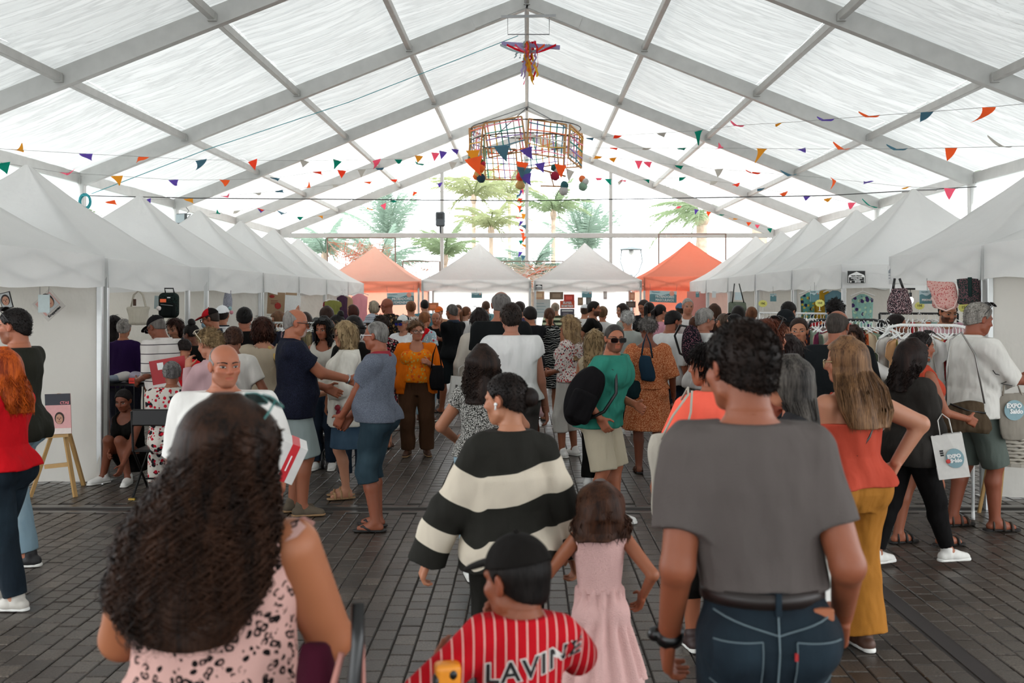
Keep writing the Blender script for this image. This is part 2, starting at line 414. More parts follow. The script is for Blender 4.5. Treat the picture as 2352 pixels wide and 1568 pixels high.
ARM = dict(down=(.158, .015, .475), relax=(.165, .05, .50), bent=(.135, .17, .60), front=(.035, .165, .60), hip=(.135, .02, .585), chin=(.03, .135, .80), push=(.12, .24, .64), fwd=(.10, .27, .70), bag=(.15, .06, .60), up=(.12, .16, .92), phone=(.03, .18, .72), cross=(-.05, .13, .68))
class P: pass
NP = [0]
def eye_patch(bv, c, R, hh, sg, col):
    """sclera, iris and lash line laid on the face"""
    def cast(x, z, off):
        o = c + R @ np.array([x, .75, z]) * hh; d = -R[:, 1]; h = bv.ray_cast(Vector(o), Vector(d))
        return None if h[0] is None else np.array(h[0]) + R[:, 1] * off * hh
    V = []; F = []; fm = []; nu, nv = 19, 7
    for j in range(nv):
        for i in range(nu):
            u = -1 + 2 * i / (nu - 1); v = -1 + 2 * j / (nv - 1); w = math.sqrt(max(0, 1 - u * u * .96))
            p = cast(sg * .145 + u * .066, .0 + v * .027 * w + .006 * u * sg, .014 + .016 * w * (1 - v * v))
            if p is None: return None
            V.append(p)
    for j in range(nv - 1):
        for i in range(nu - 1):
            F.append((j * nu + i, j * nu + i + 1, (j + 1) * nu + i + 1, (j + 1) * nu + i)); uu = (-1 + 2 * (i + .5) / (nu - 1)) * .066; vv = (-1 + 2 * (j + .5) / (nv - 1)) * .027
            fm.append(1 if math.hypot(uu, vv - .004) < .029 or j == nv - 2 else 0)
    return V, F, fm
def strip_patch(bv, c, R, hh, pts, w, off):
    V = []; F = []
    for (x, z, q) in pts:
        for s in (-1, 0, 1):
            o = c + R @ np.array([x, .75, z + s * w * q]) * hh; h = bv.ray_cast(Vector(o), Vector(-R[:, 1]))
            if h[0] is None: return None
            V.append(np.array(h[0]) + R[:, 1] * hh * (off if s == 0 else off * .3))
    for i in range(len(pts) - 1):
        for s in range(2): F.append((i * 3 + s, i * 3 + 3 + s, i * 3 + 4 + s, i * 3 + 1 + s))
    return V, F
def person(px, ytop, D, yaw, label, h=None, fem=0, b=1.0, belly=0.0, kid=1.0, skin='b', hair=('short', '#2a1c15'), top=None, bot=None, shoes=None,
           aR='down', aL='down', feet=None, lean=(0, 0), hy=0, hp=4, hr=0, face=None, curl=.35, pR=None, pL=None, vox=1.0, dR=None, dL=None, nR=None, nL=None, ext=None, legs=True, hcurl=None, brow=None, beard=None, hscale=1.0, thick=1.0, palm=None):
    q = P(); ztop = gz(ytop, D); dz = 0.0
    if h is None: h = ztop
    else: dz = ztop - h
    s = h / 1.72; q.h = h; q.s = s; q.D = D; NP[0] += 1; seed = NP[0] * 17
    hh = .137 * h * kid * hscale; q.hh = hh
    def off(z): t = max(0.0, (z - dz) / s - .9) / .55; return np.array([lean[0] * t, lean[1] * t])
    if fem: T0 = [(.80, 0, -.005, .115, .09), (.90, 0, -.015, .178, .125), (.98, 0, -.008, .165, .112), (1.08, 0, .0, .134, .095), (1.2, 0, .002, .144, .10), (1.31, 0, 0, .152, .105), (1.385, 0, -.012, .142, .085), (1.43, 0, -.018, .09, .062), (1.47, 0, -.015, .05, .052)]
    else: T0 = [(.80, 0, -.005, .11, .09), (.90, 0, -.012, .168, .12), (1.0, 0, 0, .156, .11), (1.08, 0, .003, .150, .106), (1.2, 0, .004, .163, .113), (1.31, 0, 0, .175, .118), (1.39, 0, -.01, .166, .098), (1.44, 0, -.017, .11, .072), (1.48, 0, -.015, .06, .058)]
    T = []
    for z, cx, cy, rx, ry in T0:
        g = belly * math.exp(-((z - 1.08) / .13) ** 2); o = off(z * s + dz)
        T.append((z * s + dz, cx + o[0], (cy + g * .55) * s + o[1], (rx * b + g * .45) * s, (ry * (b * .6 + .4) + g * .6) * s))
    sx = (.152 if fem else .178) * (b * .75 + .25) * s; zsh = (1.365 if fem else 1.382) * s + dz; o = off(zsh)
    S = {1: np.array([sx + o[0], -.014 * s + o[1], zsh]), -1: np.array([-sx + o[0], -.014 * s + o[1], zsh])}
    la, lf, hs = .172 * h, .150 * h, h / 1.72 * (1 if not fem else .93)
    body, arms = [], {}
    ra = [x * s * thick for x in ((.049, .040, .037, .026) if fem else (.054, .044, .042, .029))]
    if b > 1.1: ra = [x * (1 + (b - 1) * .8) for x in ra]
    q.E, q.W, q.S = {}, {}, S
    hands = {}
    for sg, a, pole, hd, pn in ((1, aR, pR, dR, nR), (-1, aL, pL, dL, nL)):
        if isinstance(a, str): a = ARM[a]
        tz = a[2] * h + dz; t = np.array([sg * a[0] * h, a[1] * h, tz]) + np.append(off(min(tz, zsh)) * .8, 0)
        E, W = ik(S[sg], t, la, lf, pole if pole is not None else (sg * .45, -1, -.25))
        q.E[sg], q.W[sg] = E, W
        body += [cap(S[sg], E, ra[0], ra[1]), cap(E, W, ra[2], ra[3])]
        fd = (W - E) / np.linalg.norm(W - E); d = np.array(hd, float) if hd is not None else fd + np.array([0, 0, -.15]); d /= np.linalg.norm(d)
        n = np.array(pn, float) if pn is not None else np.array([-sg, 0, 0.]); n = n - d * (n @ d)
        if np.linalg.norm(n) < .1: n = np.array([0, 0, -1.]) - d * (-d[2])
        n /= np.linalg.norm(n); tv = sg * np.cross(d, n); hp_ = []
        Rm = np.stack([tv, d, n], 1); cu = curl if hcurl is None else hcurl[0 if sg > 0 else 1]
        hp_.append(rbox(W + d * .048 * hs, np.array([.041, .052, .0155]) * hs, .014 * hs, Rm))
        hp_.append(cap(W + d * .01 * hs + tv * .012 * hs, W + d * .045 * hs + tv * .03 * hs + n * .006 * hs, .018 * hs, .015 * hs))
        for i, (tt, L) in enumerate(((.030, .070), (.010, .079), (-.011, .073), (-.031, .057))):
            p = W + (d * .092 + tv * tt) * hs; ang = .12 + (.04 * i); dd = d + tv * tt * 1.6
            for j, fr in enumerate((.46, .30, .24)):
                ang += (cu * 1.25 + .05) * (.75 if j == 0 else 1); e = dd * math.cos(ang) + n * math.sin(ang); e /= np.linalg.norm(e); p2 = p + e * L * fr * hs
                hp_.append(cap(p, p2, (.0092 - .0009 * j) * hs, (.0085 - .0009 * j) * hs)); p = p2
        p = W + (d * .022 + tv * .034) * hs; e = d * .62 + tv * .72 + n * .35; e /= np.linalg.norm(e); p2 = p + e * .045 * hs; e2 = d * .85 + tv * .3 + n * .45; e2 /= np.linalg.norm(e2)
        hp_ += [cap(p, p2, .0135 * hs, .0105 * hs), cap(p2, p2 + e2 * .034 * hs, .0105 * hs, .0085 * hs)]
        hands[sg] = hp_; q.__dict__['hand%d' % sg] = (W + d * .085 * hs + n * .02 * hs, d, n, tv)
    # legs
    q.K, q.A = {}, {}
    feet = feet or ((.085, .0, 8), (-.085, .0, -8))
    lr = [x * s * (b * .7 + .3) for x in ((.088, .058, .056, .038) if not fem else (.092, .058, .054, .035))]
    q.lr = lr; q.foot = {}
    for sg, f in ((1, feet[0]), (-1, feet[1])):
        Hj = np.array([sg * .088 * s * b, -.005, .905 * s + dz]); A = np.array([f[0] * s, f[1] * s, (.085 + (f[3] if len(f) > 3 else 0)) * s])
        kp = f[4] if len(f) > 4 else (sg * .12, 1, .05)
        K, A = ik(Hj, A, .247 * h, .238 * h, kp); q.K[sg], q.A[sg] = K, A; q.__dict__['H%d' % sg] = Hj
        fa = R_(f[2]); fv = np.array([math.sin(fa), math.cos(fa), 0]); q.foot[sg] = fv
        ca = K + (A - K) * .3 - fv * .018 * s
        if legs:
            body += [cap(Hj, K, lr[0], lr[1]), cap(K, ca, lr[1] * .93, lr[2]), cap(ca, A, lr[2], lr[3]), ell(Hj + np.array([sg * .01, -.05 * s, .0]), np.array([.085, .085, .09]) * s * (b * .7 + .3))]
            toe = A + fv * .135 * s; toe[2] = A[2] - .055 * s
            body += [cap(A + np.array([0, 0, -.045 * s]) - fv * .035 * s, A + fv * .08 * s + np.array([0, 0, -.05 * s]), .032 * s, .034 * s), cap(A + fv * .06 * s + np.array([0, 0, -.048 * s]), toe, .036 * s, .024 * s, ), cap(A, A + fv * .06 * s + np.array([0, 0, -.04 * s]), .036 * s, .03 * s)]
    tors = [loft(T)]
    if fem:
        zb = 1.255 * s + dz; ob = off(zb)
        for sg in (1, -1): tors.append(ell((sg * .072 * s * b + ob[0], .078 * s * (b * .6 + .4) + ob[1], zb), np.array([.066, .062, .07]) * s * fem * (b * .5 + .5)))
    else:
        for sg in (1, -1): tors.append(ell((sg * .075 * s + o[0], .07 * s + o[1], 1.29 * s + dz), np.array([.085, .05, .07]) * s))
    # head
    piv = np.array([off(1.5 * s + dz)[0], off(1.5 * s + dz)[1] - .012 * s, 1.49 * s + dz]); R = rot3(hy, hp, hr)
    c = piv + R @ np.array([0, .026 * s, h + dz - hh * .5 - piv[2]]); q.c, q.R = c, R
    def H(p): return c + R @ np.array(p, float) * hh
    nb = np.array([off(1.40 * s + dz)[0], off(1.40 * s + dz)[1] - .025 * s, 1.40 * s + dz]); nr = (.047 if fem else .057) * s * (.55 + .45 * b) * (hh / (.134 * h)) ** .5
    fw = .95 if fem else 1.0
    trap = [cap((nb + piv) / 2 + np.array([sg * .02 * s, -.01 * s, -.01 * s]), S[sg] + np.array([-sg * .012, 0, -.0]) * s, .036 * s, (.038 if fem else .044) * s) for sg in (1, -1)]
    tors += trap; neck = [cap(nb, H((0, -.13, -.22)), nr * 1.08, nr)]
    hd = [ell(H((0, -.065, .11)), np.array([.325, .405, .375]) * hh, R), ell(H((0, .10, -.17)), np.array([.27 * fw, .275, .30]) * hh, R),
          ell(H((0, .22, -.37)), np.array([.15 * fw, .13, .115]) * hh, R), cap(H((-.2, .02, -.27)), H((-.09, .2, -.4)), .09 * hh * fw, .07 * hh), cap(H((.2, .02, -.27)), H((.09, .2, -.4)), .09 * hh * fw, .07 * hh)]
    fine = [cap(H((-.17, .285, .072)), H((.17, .285, .072)), (.045 if fem else .055) * hh), ell(H((.17, .23, -.11)), np.array([.11, .10, .10]) * hh, R), ell(H((-.17, .23, -.11)), np.array([.11, .10, .10]) * hh, R)]
    nose = [cap(H((0, .345, .05)), H((0, .425, -.115)), .032 * hh, .047 * hh), cap(H((-.042, .37, -.135)), H((.042, .37, -.135)), .036 * hh)]
    lips = [cap(H((-.075, .325, -.238)), H((.075, .325, -.238)), .026 * hh), cap(H((-.06, .33, -.285)), H((.06, .33, -.285)), .03 * hh)]
    ears = []
    for sg in (1, -1): ears += [ell(H((sg * .335, -.035, -.015)), np.array([.035, .085, .125]) * hh, R @ rot3(sg * 22, 0, sg * 8)), ell(H((sg * .325, -.02, -.105)), np.array([.03, .05, .05]) * hh, R)]
    socks = [ell(H((sg * .145, .40, -.005)), np.array([.085, .085, .06]) * hh, R) for sg in (1, -1)]
    mouth = [cap(H((-.095, .36, -.262)), H((.095, .36, -.262)), .011 * hh)]
    nostr = [ell(H((sg * .375, -.01, -.0)), np.array([.02, .04, .07]) * hh, R) for sg in (1, -1)]
    def build(F, hd_on=True, kk=1.0, only=None):
        kb = .03 * s
        for p in tors: F.put(p, kb * .8)
        for p in neck: F.put(p, .03 * s)
        for p in body: F.put(p, .018 * s)
        for p in hd: F.put(p, .07 * hh)
        for p in fine: F.put(p, .06 * hh)
        for p in socks: F.put(p, .06 * hh, 's')
        for p in nose: F.put(p, .045 * hh)
        for p in lips: F.put(p, .03 * hh)
        for p in mouth: F.put(p, .02 * hh, 's')
        for p in ears: F.put(p, .02 * hh)
        for p in nostr: F.put(p, .02 * hh, 's')
    vb = float(np.clip(.0016 * D, .008, .022)) * vox; vc = float(np.clip(.0013 * D, .0065, .018)) * vox; vh = float(np.clip(.00085 * D, .0042, .013)) * vox; vhand = float(np.clip(.0009 * D, .0045, .011)) * vox
    q.vc, q.vh = vc, vh
    tone = np.array(lin(SKIN.get(skin, skin))) * np.array([.86, .84, .82])
    rx, ry = gx(px, D), D
    M = Matrix.Rotation(R_(yaw), 3, 'Z'); ho = M @ Vector((c[0], c[1], 0))
    root = thing('person', label, 'person', (rx - ho.x, ry - ho.y, 0), R_(yaw)); q.root = root
    # body chunks
    allp = tors + body + neck; lo, hi = bounds(allp, .03); zc = piv[2] + .004; hi[2] = max(zc + .02, max(max(q.W[1][2], q.W[-1][2]) + .05, 0))
    F = Fld(lo, hi, vb); build(F); 
    if hi[2] > zc + .03: 
        cc = c.copy(); F.cut(lambda x, y, z: np.where((np.abs(x - cc[0]) < .17 * s) & (np.abs(y - cc[1]) < .2 * s) & (z > zc), .03, -1.).astype(np.float32))
    else: F.cut(lambda x, y, z: z - zc)
    V1, Q1 = F.mesh(); Vs, Qs, Cs = [V1], [Q1], [np.tile(tone, (len(V1), 1))]; n = len(V1)
    hl = c - .62 * hh; hu = c + .62 * hh; hl[2] = min(zc - .012, hl[2]); F = Fld(np.array([hl[0], hl[1], zc - .012]), hu, vh); build(F); F.cut(lambda x, y, z: zc - .012 - z)
    V2, Q2 = F.mesh(); L = (V2 - c) @ R / hh
    C2 = np.tile(tone, (len(V2), 1)); red = np.exp(-((np.abs(L[:, 0]) - .17) ** 2 + (L[:, 2] + .1) ** 2) / .012) * (L[:, 1] > .1) + np.exp(-((L[:, 0]) ** 2 + (L[:, 2] + .12) ** 2) / .006) * (L[:, 1] > .38) + 1.2 * (np.abs(L[:, 0]) > .32) * (L[:, 2] < .15)
    C2 = C2 * (1 + np.clip(red, 0, 1)[:, None] * np.array([.06, -.10, -.11]))
    if beard:
        bc = np.array(lin(beard[0])); st = beard[1]
        m = (L[:, 1] > -.02 - .25 * (L[:, 2] + .2)) & (L[:, 2] < -.12 + .0 * L[:, 0]) & (L[:, 2] > -.56) & (np.abs(L[:, 0]) < .4)
        keep = (L[:, 2] > -.2) & (np.abs(L[:, 0]) < .18) & (L[:, 1] > .37); lipz = (np.abs(L[:, 2] + .262) < .05) & (np.abs(L[:, 0]) < .1) & (L[:, 1] > .33)
        if len(beard) > 2 and beard[2] == 'goatee': m &= (np.abs(L[:, 0]) < .17) & (L[:, 1] > .1) 
        if len(beard) > 2 and beard[2] == 'moustache': m &= (np.abs(L[:, 0]) < .15) & (L[:, 2] > -.25) & (L[:, 1] > .25)
        m &= ~keep & ~lipz; C2[m] = C2[m] * (1 - st) + bc * st
    Vs.append(V2); Qs.append(Q2 + n); Cs.append(C2); n += len(V2)
    for sg in (1, -1):
        lo, hi = bounds(hands[sg], .012); F = Fld(lo, hi, vhand); F.put(cap(q.E[sg], q.W[sg], ra[2], ra[3]))
        for p in hands[sg]: F.put(p, .007 * hs)
        Vh, Qh = F.mesh(); Vs.append(Vh); Qs.append(Qh + n); Cs.append(np.tile(tone * np.array([1.02, .95, .93]), (len(Vh), 1))); n += len(Vh)
    q.body = mob('body', np.concatenate(Vs), np.concatenate(Qs), skin_mat(), root, True, attrs=dict(col=np.concatenate(Cs)))
    # what the face shows
    if face is None:
        look = (yaw + hy) % 360; face = 95 < look < 265 and D < 19
    if face:
        bv = BVHTree.FromPolygons([tuple(v) for v in V2], [tuple(f) for f in Q2])
        hc = brow or (hair[1] if hair else '#3a2a20')
        if face is True or 'e' in face:
            for sg in (1, -1):
                r = eye_patch(bv, c, R, hh, sg, None)
                if r: mob('eye', np.array(r[0]), np.array(r[1]), [plain('eye_white', '#a89c92', .3), plain('iris', '#1d120d', .25)], root, True, fm=r[2])
        for sg in (1, -1):
            r = strip_patch(bv, c, R, hh, [(sg * (.055 + .2 * t), .082 + .035 * math.sin(t * 2.4) - .02 * t, 1.0 - .6 * t) for t in (0, .2, .4, .6, .8, 1)], .019, .018)
            if r: mob('eyebrow', np.array(r[0]), np.array(r[1]), hair_mat(hc), root, True)
        lipc = tuple(tone * np.array([.95, .60, .60]))
        r = strip_patch(bv, c, R, hh, [(-.1 + .2 * t, -.262 - .012 * math.sin(math.pi * t) + .006, .25 + .75 * math.sin(math.pi * t)) for t in (0, .15, .3, .5, .7, .85, 1)], .036, .006)
        if r: mob('lips', np.array(r[0]), np.array(r[1]), plain('lips_%.2f' % lipc[0], lipc, .45), root, True)
    q.ht = 0.0; q.pfit = 0.0; q.H = H; q.T = T; q.dz = dz; q.off = off; q.ra = ra; q.b = b; q.fem = fem; q.la, q.lf = la, lf; q.tors = tors; q.seed = seed; q.tone = tone; q.piv = piv; q.nr = nr; q.nb = nb; q.hs = hs
    q.hat = any(getattr(e, 'is_hat', 0) for e in ext or ())
    if bot: bottoms(q, **bot)
    if top: tops(q, **top)
    if shoes: footwear(q, **shoes)
    if hair:
        kw = hair[-1] if isinstance(hair[-1], dict) else {}; hairdo(q, *[x for x in hair if not isinstance(x, dict)], **kw)
    for e in ext or (): e(q)
    return q
SL = dict(none=0, cap=.25, short=.62, elbow=1.0, three=1.45, long=1.93)
def tops(q, m, sl='short', hem=.86, fit=.014, neck='crew', flare=0.0, drape=.93, name='shirt', sfit=.016, fold=1.0, attr=None, strap=None, open_=False, collar=None, pleat=None, skirt=None, top_z=None, dbl=0, tuck=1):
    s, dz = q.s, q.dz; fit = max(fit, .55 * q.vc) * (1 if s > .75 else .8); hz = hem * s + dz; T = sorted(q.T); zc = 1.28 * s + dz
    zs = np.array([t[0] for t in T]); A = np.array(T); cr = np.interp(zc, zs, A[:, 3]); cry = np.interp(zc, zs, A[:, 4]); N = []
    for z in np.linspace(hz, T[-1][0], 18):
        r = [np.interp(z, zs, A[:, i]) for i in range(1, 5)]
        if z < zc:
            w = np.clip((zc - z) / (zc - hz + 1e-6), 0, 1); r[2] = max(r[2], cr * drape * (1 - .04 * w)) + flare * w; r[3] = max(r[3], cry * drape * .93) + flare * w * .7
        w2 = np.clip((1.08 * s + dz - z) / (.06 * s), 0, 1) * max(.014, q.pfit * .8 + .004) * tuck; N.append((z, r[0], r[1], r[2] + w2, r[3] + w2))
    if skirt:
        for zz, rx, ry in skirt: N.append((zz * s + dz, 0, 0, rx * s, ry * s)); hz = min(hz, zz * s + dz)
    pr = [loft(N, fit, pleat)] 
    for p in q.tors[1:]:
        lo, hi, f = p; pr.append((lo - fit, hi + fit, (lambda f: lambda x, y, z: f(x, y, z) - fit)(f)))
    if tuck and hem < .98:
        for sg in (1, -1):
            Hj = q.__dict__['H%d' % sg]; pr.append(ell(Hj + np.array([sg * .01, -.05 * s, .0]), np.array([.085, .085, .09]) * s * (q.b * .7 + .3) + fit + max(.012, q.pfit * .8 + .002)))
            if hem < .9: pr.append(cap(Hj, q.K[sg], q.lr[0] + fit + max(.016, q.pfit * 1.3), q.lr[1] + fit + .016))
    t = SL[sl]; ra = q.ra; sf = max(sfit, .5 * q.vc)
    for sg in (1, -1):
        S, E, W = q.S[sg], q.E[sg], q.W[sg]
        if t == 0: continue
        if t <= 1: pr.append(flat(S, S + (E - S) * t, ra[0] + fit, ra[0] + (ra[1] - ra[0]) * t + sf + .004))
        else:
            pr.append(cap(S, E, ra[0] + fit, ra[1] + sf)); pr.append(flat(E, E + (W - E) * min(1.06, (t - 1) * 1.07), ra[2] + sf, ra[3] + sf * (1.0 if dbl else .75)))
    lo, hi = bounds(pr, .02); F = Fld(lo, hi, q.vc)
    for p in pr[:1]: F.put(p)
    for p in pr[1:]: F.put(p, .03 * s)
    if fold and q.D < 14:
        N1 = sines(q.seed, 26, 6); N2 = sines(q.seed + 1, 60, 5); am = .0052 * fold
        N3 = sines(q.seed + 2, 15, 5); a3 = .0055 * fold * (q.D < 12)
        ks = min(1, s * s); F.warp(lambda x, y, z: ks * (am * (nz(x, y, z * .55, N1) - .7) + am * .35 * nz(x, y, z * .8, N2) + a3 * (nz(x, y, z * .3, N3) - 1.0)))
    F.cut(lambda x, y, z: hz + .004 * np.sin(x * 21 + q.seed) - z)
    nb, piv = q.nb, q.piv; up = np.array([0, 0, .12 * s])
    nr = q.nr
    if neck in ('crew', 'polo'): F.put(cap(nb + up * .15 + np.array([0, .012 * s, 0]), piv + up, nr * 1.2), .004, 's'); F.put(ell(nb + np.array([0, .065, .045]) * s, np.array([.07, .05, .05]) * s), .008, 's')
    elif neck == 'boat': F.put(ell(nb + np.array([0, .03, .06]) * s, np.array([.115, .09, .055]) * s), .006, 's')
    elif neck == 'v': F.put(cap(nb + up * .15, piv + up, nr * 1.1), .004, 's'); F.put(cap(nb + np.array([0, .07, .03]) * s, nb + np.array([0, .10, -.11]) * s, .062 * s, .01 * s), .006, 's')
    elif neck == 'scoop': F.put(ell(nb + np.array([0, .085, .01]) * s, np.array([.095, .085, .095]) * s), .008, 's'); F.put(cap(nb + up * .1, piv + up, nr * 1.3), .004, 's')
    elif neck == 'wide': F.put(ell(nb + np.array([0, .02, .03]) * s, np.array([.14, .12, .075]) * s), .006, 's')
    elif neck == 'tube': F.cut(lambda x, y, z: z - ((top_z or 1.30) * s + dz))
    F.cut(lambda x, y, z: z - (q.nb[2] + .06 * s))
    if sl == 'none' and neck != 'tube':
        for sg in (1, -1): F.put(cap(q.S[sg] + np.array([sg * .025, 0, -.03]) * s, q.S[sg] + np.array([sg * .05, .0, .1]) * s, .055 * s), .01, 's')
    V, Q = F.mesh(); q.top = mob(name, V, Q, m, q.root, True, attrs=dict(pat=attr(q, V)) if attr else None); q.topVQ = (V, Q)
    if neck == 'polo':
        cm = collar or m; pts = []; nb2 = nb + np.array([0, .012, .035]) * s
        mb = MB(); rows = []
        for k in range(21):
            a = R_(90 + 22) + R_(316) * k / 20; rr = nr * 1.28 + .010 * s; ca, sa = math.cos(a), math.sin(a); o_ = .03 * s * max(0, sa)
            for (dr, zz) in ((.0, .052), (.006, .056), (.022, .012), (.012, .004)): rows.append((nb2[0] + (rr + dr * s) * ca, nb2[1] + (rr + dr * s) * sa + o_ * .3, nb2[2] + (zz - .012) * s - max(0, sa) * .035 * s))
        mb.add(rows, [(k * 4 + j, k * 4 + (j + 1) % 4, k * 4 + 4 + (j + 1) % 4, k * 4 + 4 + j) for k in range(20) for j in range(4)]); mb.build('collar', cm, q.root, True)
    if strap:
        mb = MB()
        for sg in (1, -1):
            P0 = []
            for (x, y, z) in ((.075, .10, 1.31), (.085, .085, 1.37), (.085, .03, 1.425), (.08, -.04, 1.425), (.07, -.10, 1.36), (.055, -.115, 1.29)):
                o = q.off(z * s + dz); P0.append((sg * x * s * q.b + o[0], y * s + o[1], z * s + dz))
            mb.tube(P0, .007 * s, 6)
        mb.build('shoulder_strap', strap, q.root, True)
def bottoms(q, m, kind='jeans', waist=1.0, fit=.017, cut=None, hemw=None, hem=None, pleat=None, name=None, belt=None, flare=0, knee=None):
    s, dz = q.s, q.dz; fit = max(fit, .5 * q.vc); q.pfit = fit; T = sorted(q.T); A = np.array(T); zs = A[:, 0]; wz = waist * s + dz; gl = [ell(q.__dict__['H%d' % g] + np.array([g * .01, -.05 * s, .0]), np.array([.085, .085, .09]) * s * (q.b * .7 + .3) + fit) for g in (1, -1)]
    q.wz = wz
    pick = lambda z: tuple(np.interp(z, zs, A[:, i]) for i in range(1, 5))
    if kind in ('skirt', 'dress'):
        N = [(wz, *pick(wz)), (.98 * s + dz, *pick(.98 * s + dz)), (.9 * s + dz, *pick(.9 * s + dz))]; hr = pick(.9 * s + dz); w = hemw or 1.1
        N.append((hem * s + dz, hr[0], hr[1], hr[2] * w + flare, hr[3] * w * 1.1 + flare)); pr = [loft(N, fit, pleat)] + gl
        V, Q = sdf_mesh(pr, q.vc, .03 * s); mob(name or 'skirt', V, Q, m, q.root, True); return
    cutv = dict(jeans=1.95, trousers=1.97, leggings=1.9, shorts=.86, capri=1.45, short=.6, bermuda=1.05)[kind] if cut is None else cut
    pr = [loft([(z, *pick(z)) for z in np.linspace(.79 * s + dz, wz + .02, 8)], fit)]; lr = q.lr
    for sg in (1, -1):
        H, K, Ak = q.__dict__['H%d' % sg], q.K[sg], q.A[sg]; f1 = fit * 1.2
        pr.append(ell(H + np.array([sg * .01, -.05 * s, 0]), np.array([.085, .085, .09]) * s * (q.b * .7 + .3) + fit))
        hw = hemw if hemw is not None else (lr[1] + fit * 1.5)
        if cutv <= 1.05: pr.append(flat(H, H + (K - H) * min(1, cutv / 1.0), lr[0] + f1, max(hw, lr[1] + fit * 1.8)))
        if cutv > 1.05:
            pr.append(cap(H, K, lr[0] + f1, (knee or lr[1] + fit * 1.2))); e = K + (Ak - K) * (cutv - 1); ca = K + (Ak - K) * .3 - q.foot[sg] * .016 * s
            r_end = hemw if hemw is not None else lr[3] + fit * 1.8
            if kind in ('leggings',) : pr += [cap(K, ca, lr[1] + fit, lr[2] + fit), flat(ca, e, lr[2] + fit, lr[3] + fit)]
            else: pr += [flat(K, e, knee or lr[1] + fit * 1.4, r_end)]
    lo, hi = bounds(pr, .01); F = Fld(lo, hi, q.vc)
    for p in pr: F.put(p, .02 * s)
    if q.D < 13:
        N1 = sines(q.seed + 5, 30, 6); am = .004 if kind != 'leggings' else .001
        F.warp(lambda x, y, z: am * (nz(x * .7, y * .7, z, N1) - 1.2))
    F.cut(lambda x, y, z: z - wz)
    V, Q = F.mesh(); q.bot = mob(name or kind, V, Q, m, q.root, True); q.botVQ = (V, Q)
    if belt:
        mb = MB(); P0 = []
        r = pick(wz - .02 * s)
        for k in range(28): a = 2 * math.pi * k / 28; P0.append((r[0] + (r[2] + fit + .014) * math.cos(a), r[1] + (r[3] + fit + .014) * math.sin(a), wz - .018 * s))
        n = len(P0); V = [(p[0], p[1], p[2] + z) for z in (-.019 * s, .019 * s) for p in P0] + [(r[0] + (p[0] - r[0]) * .95, r[1] + (p[1] - r[1]) * .95, p[2] + z) for z in (.019 * s, -.019 * s) for p in P0]
        mb.add(V, [(j * n + k, j * n + (k + 1) % n, ((j + 1) % 4) * n + (k + 1) % n, ((j + 1) % 4) * n + k) for j in range(4) for k in range(n)]); mb.build('belt', belt, q.root, True)
def footwear(q, kind='sneaker', m=None, sole=None):
    s = q.s; sole = sole or plain('white_sole', '#d8d6d0', .7); v = max(.0055, q.vc * .8)
    for sg in (1, -1):
        A = q.A[sg]; f = q.foot[sg]; z0 = A[2] - .085 * s; g = np.array([A[0], A[1], z0]); up = np.array([0, 0, 1.0])
        cutz = lambda x, y, z: (z0 + .004 * s) - z
        so = [cap(g - f * .055 * s + up * .012 * s, g + f * .15 * s + up * .012 * s, .036 * s, .042 * s)]
        solecut = (cutz, lambda x, y, z: z - (z0 + (.028 if kind == 'sneaker' else .022) * s))
        if kind in ('sneaker', 'shoe'):
            pr = [cap(g - f * .045 * s + up * .04 * s, g + f * .06 * s + up * .045 * s, .04 * s, .043 * s), cap(g + f * .05 * s + up * .045 * s, g + f * .15 * s + up * .025 * s, .044 * s, .036 * s), cap(A + up * -.03 * s - f * .01 * s, A + up * .008 * s - f * .012 * s, .043 * s, .045 * s)]
            V, Q = sdf_mesh(pr, v, .012, None, (lambda x, y, z: (z0 + .018 * s) - z,)); sh = mob('shoe', V, Q, m, q.root, True)
            V, Q = sdf_mesh(so, v, .01, None, solecut); mob('sole', V, Q, sole, sh, True)
        else:
            V, Q = sdf_mesh(so, v, .01, None, solecut); sh = mob('sandal', V, Q, sole if kind != 'flop' else m, q.root, True); mb = MB(); r = np.array([f[1], -f[0], 0])
            def arch(y, w, hgt, rad): mb.tube([g + f * y * s + r * w * s * math.cos(t) + up * (.012 + hgt * math.sin(t)) * s for t in np.linspace(0, math.pi, 9)], rad * s, 6)
            if kind == 'flop':
                for sd in (1, -1): mb.tube([g + f * .15 * s + up * .03 * s, g + f * .10 * s + r * sd * .025 * s + up * .052 * s, g + f * .04 * s + r * sd * .042 * s + up * .02 * s], [.006 * s, .011 * s, .009 * s], 6)
            else: arch(.115, .045, .052, .011); arch(.055, .044, .075, .011); arch(-.02, .04, .10, .007)
            mb.build('strap', m, sh, True)
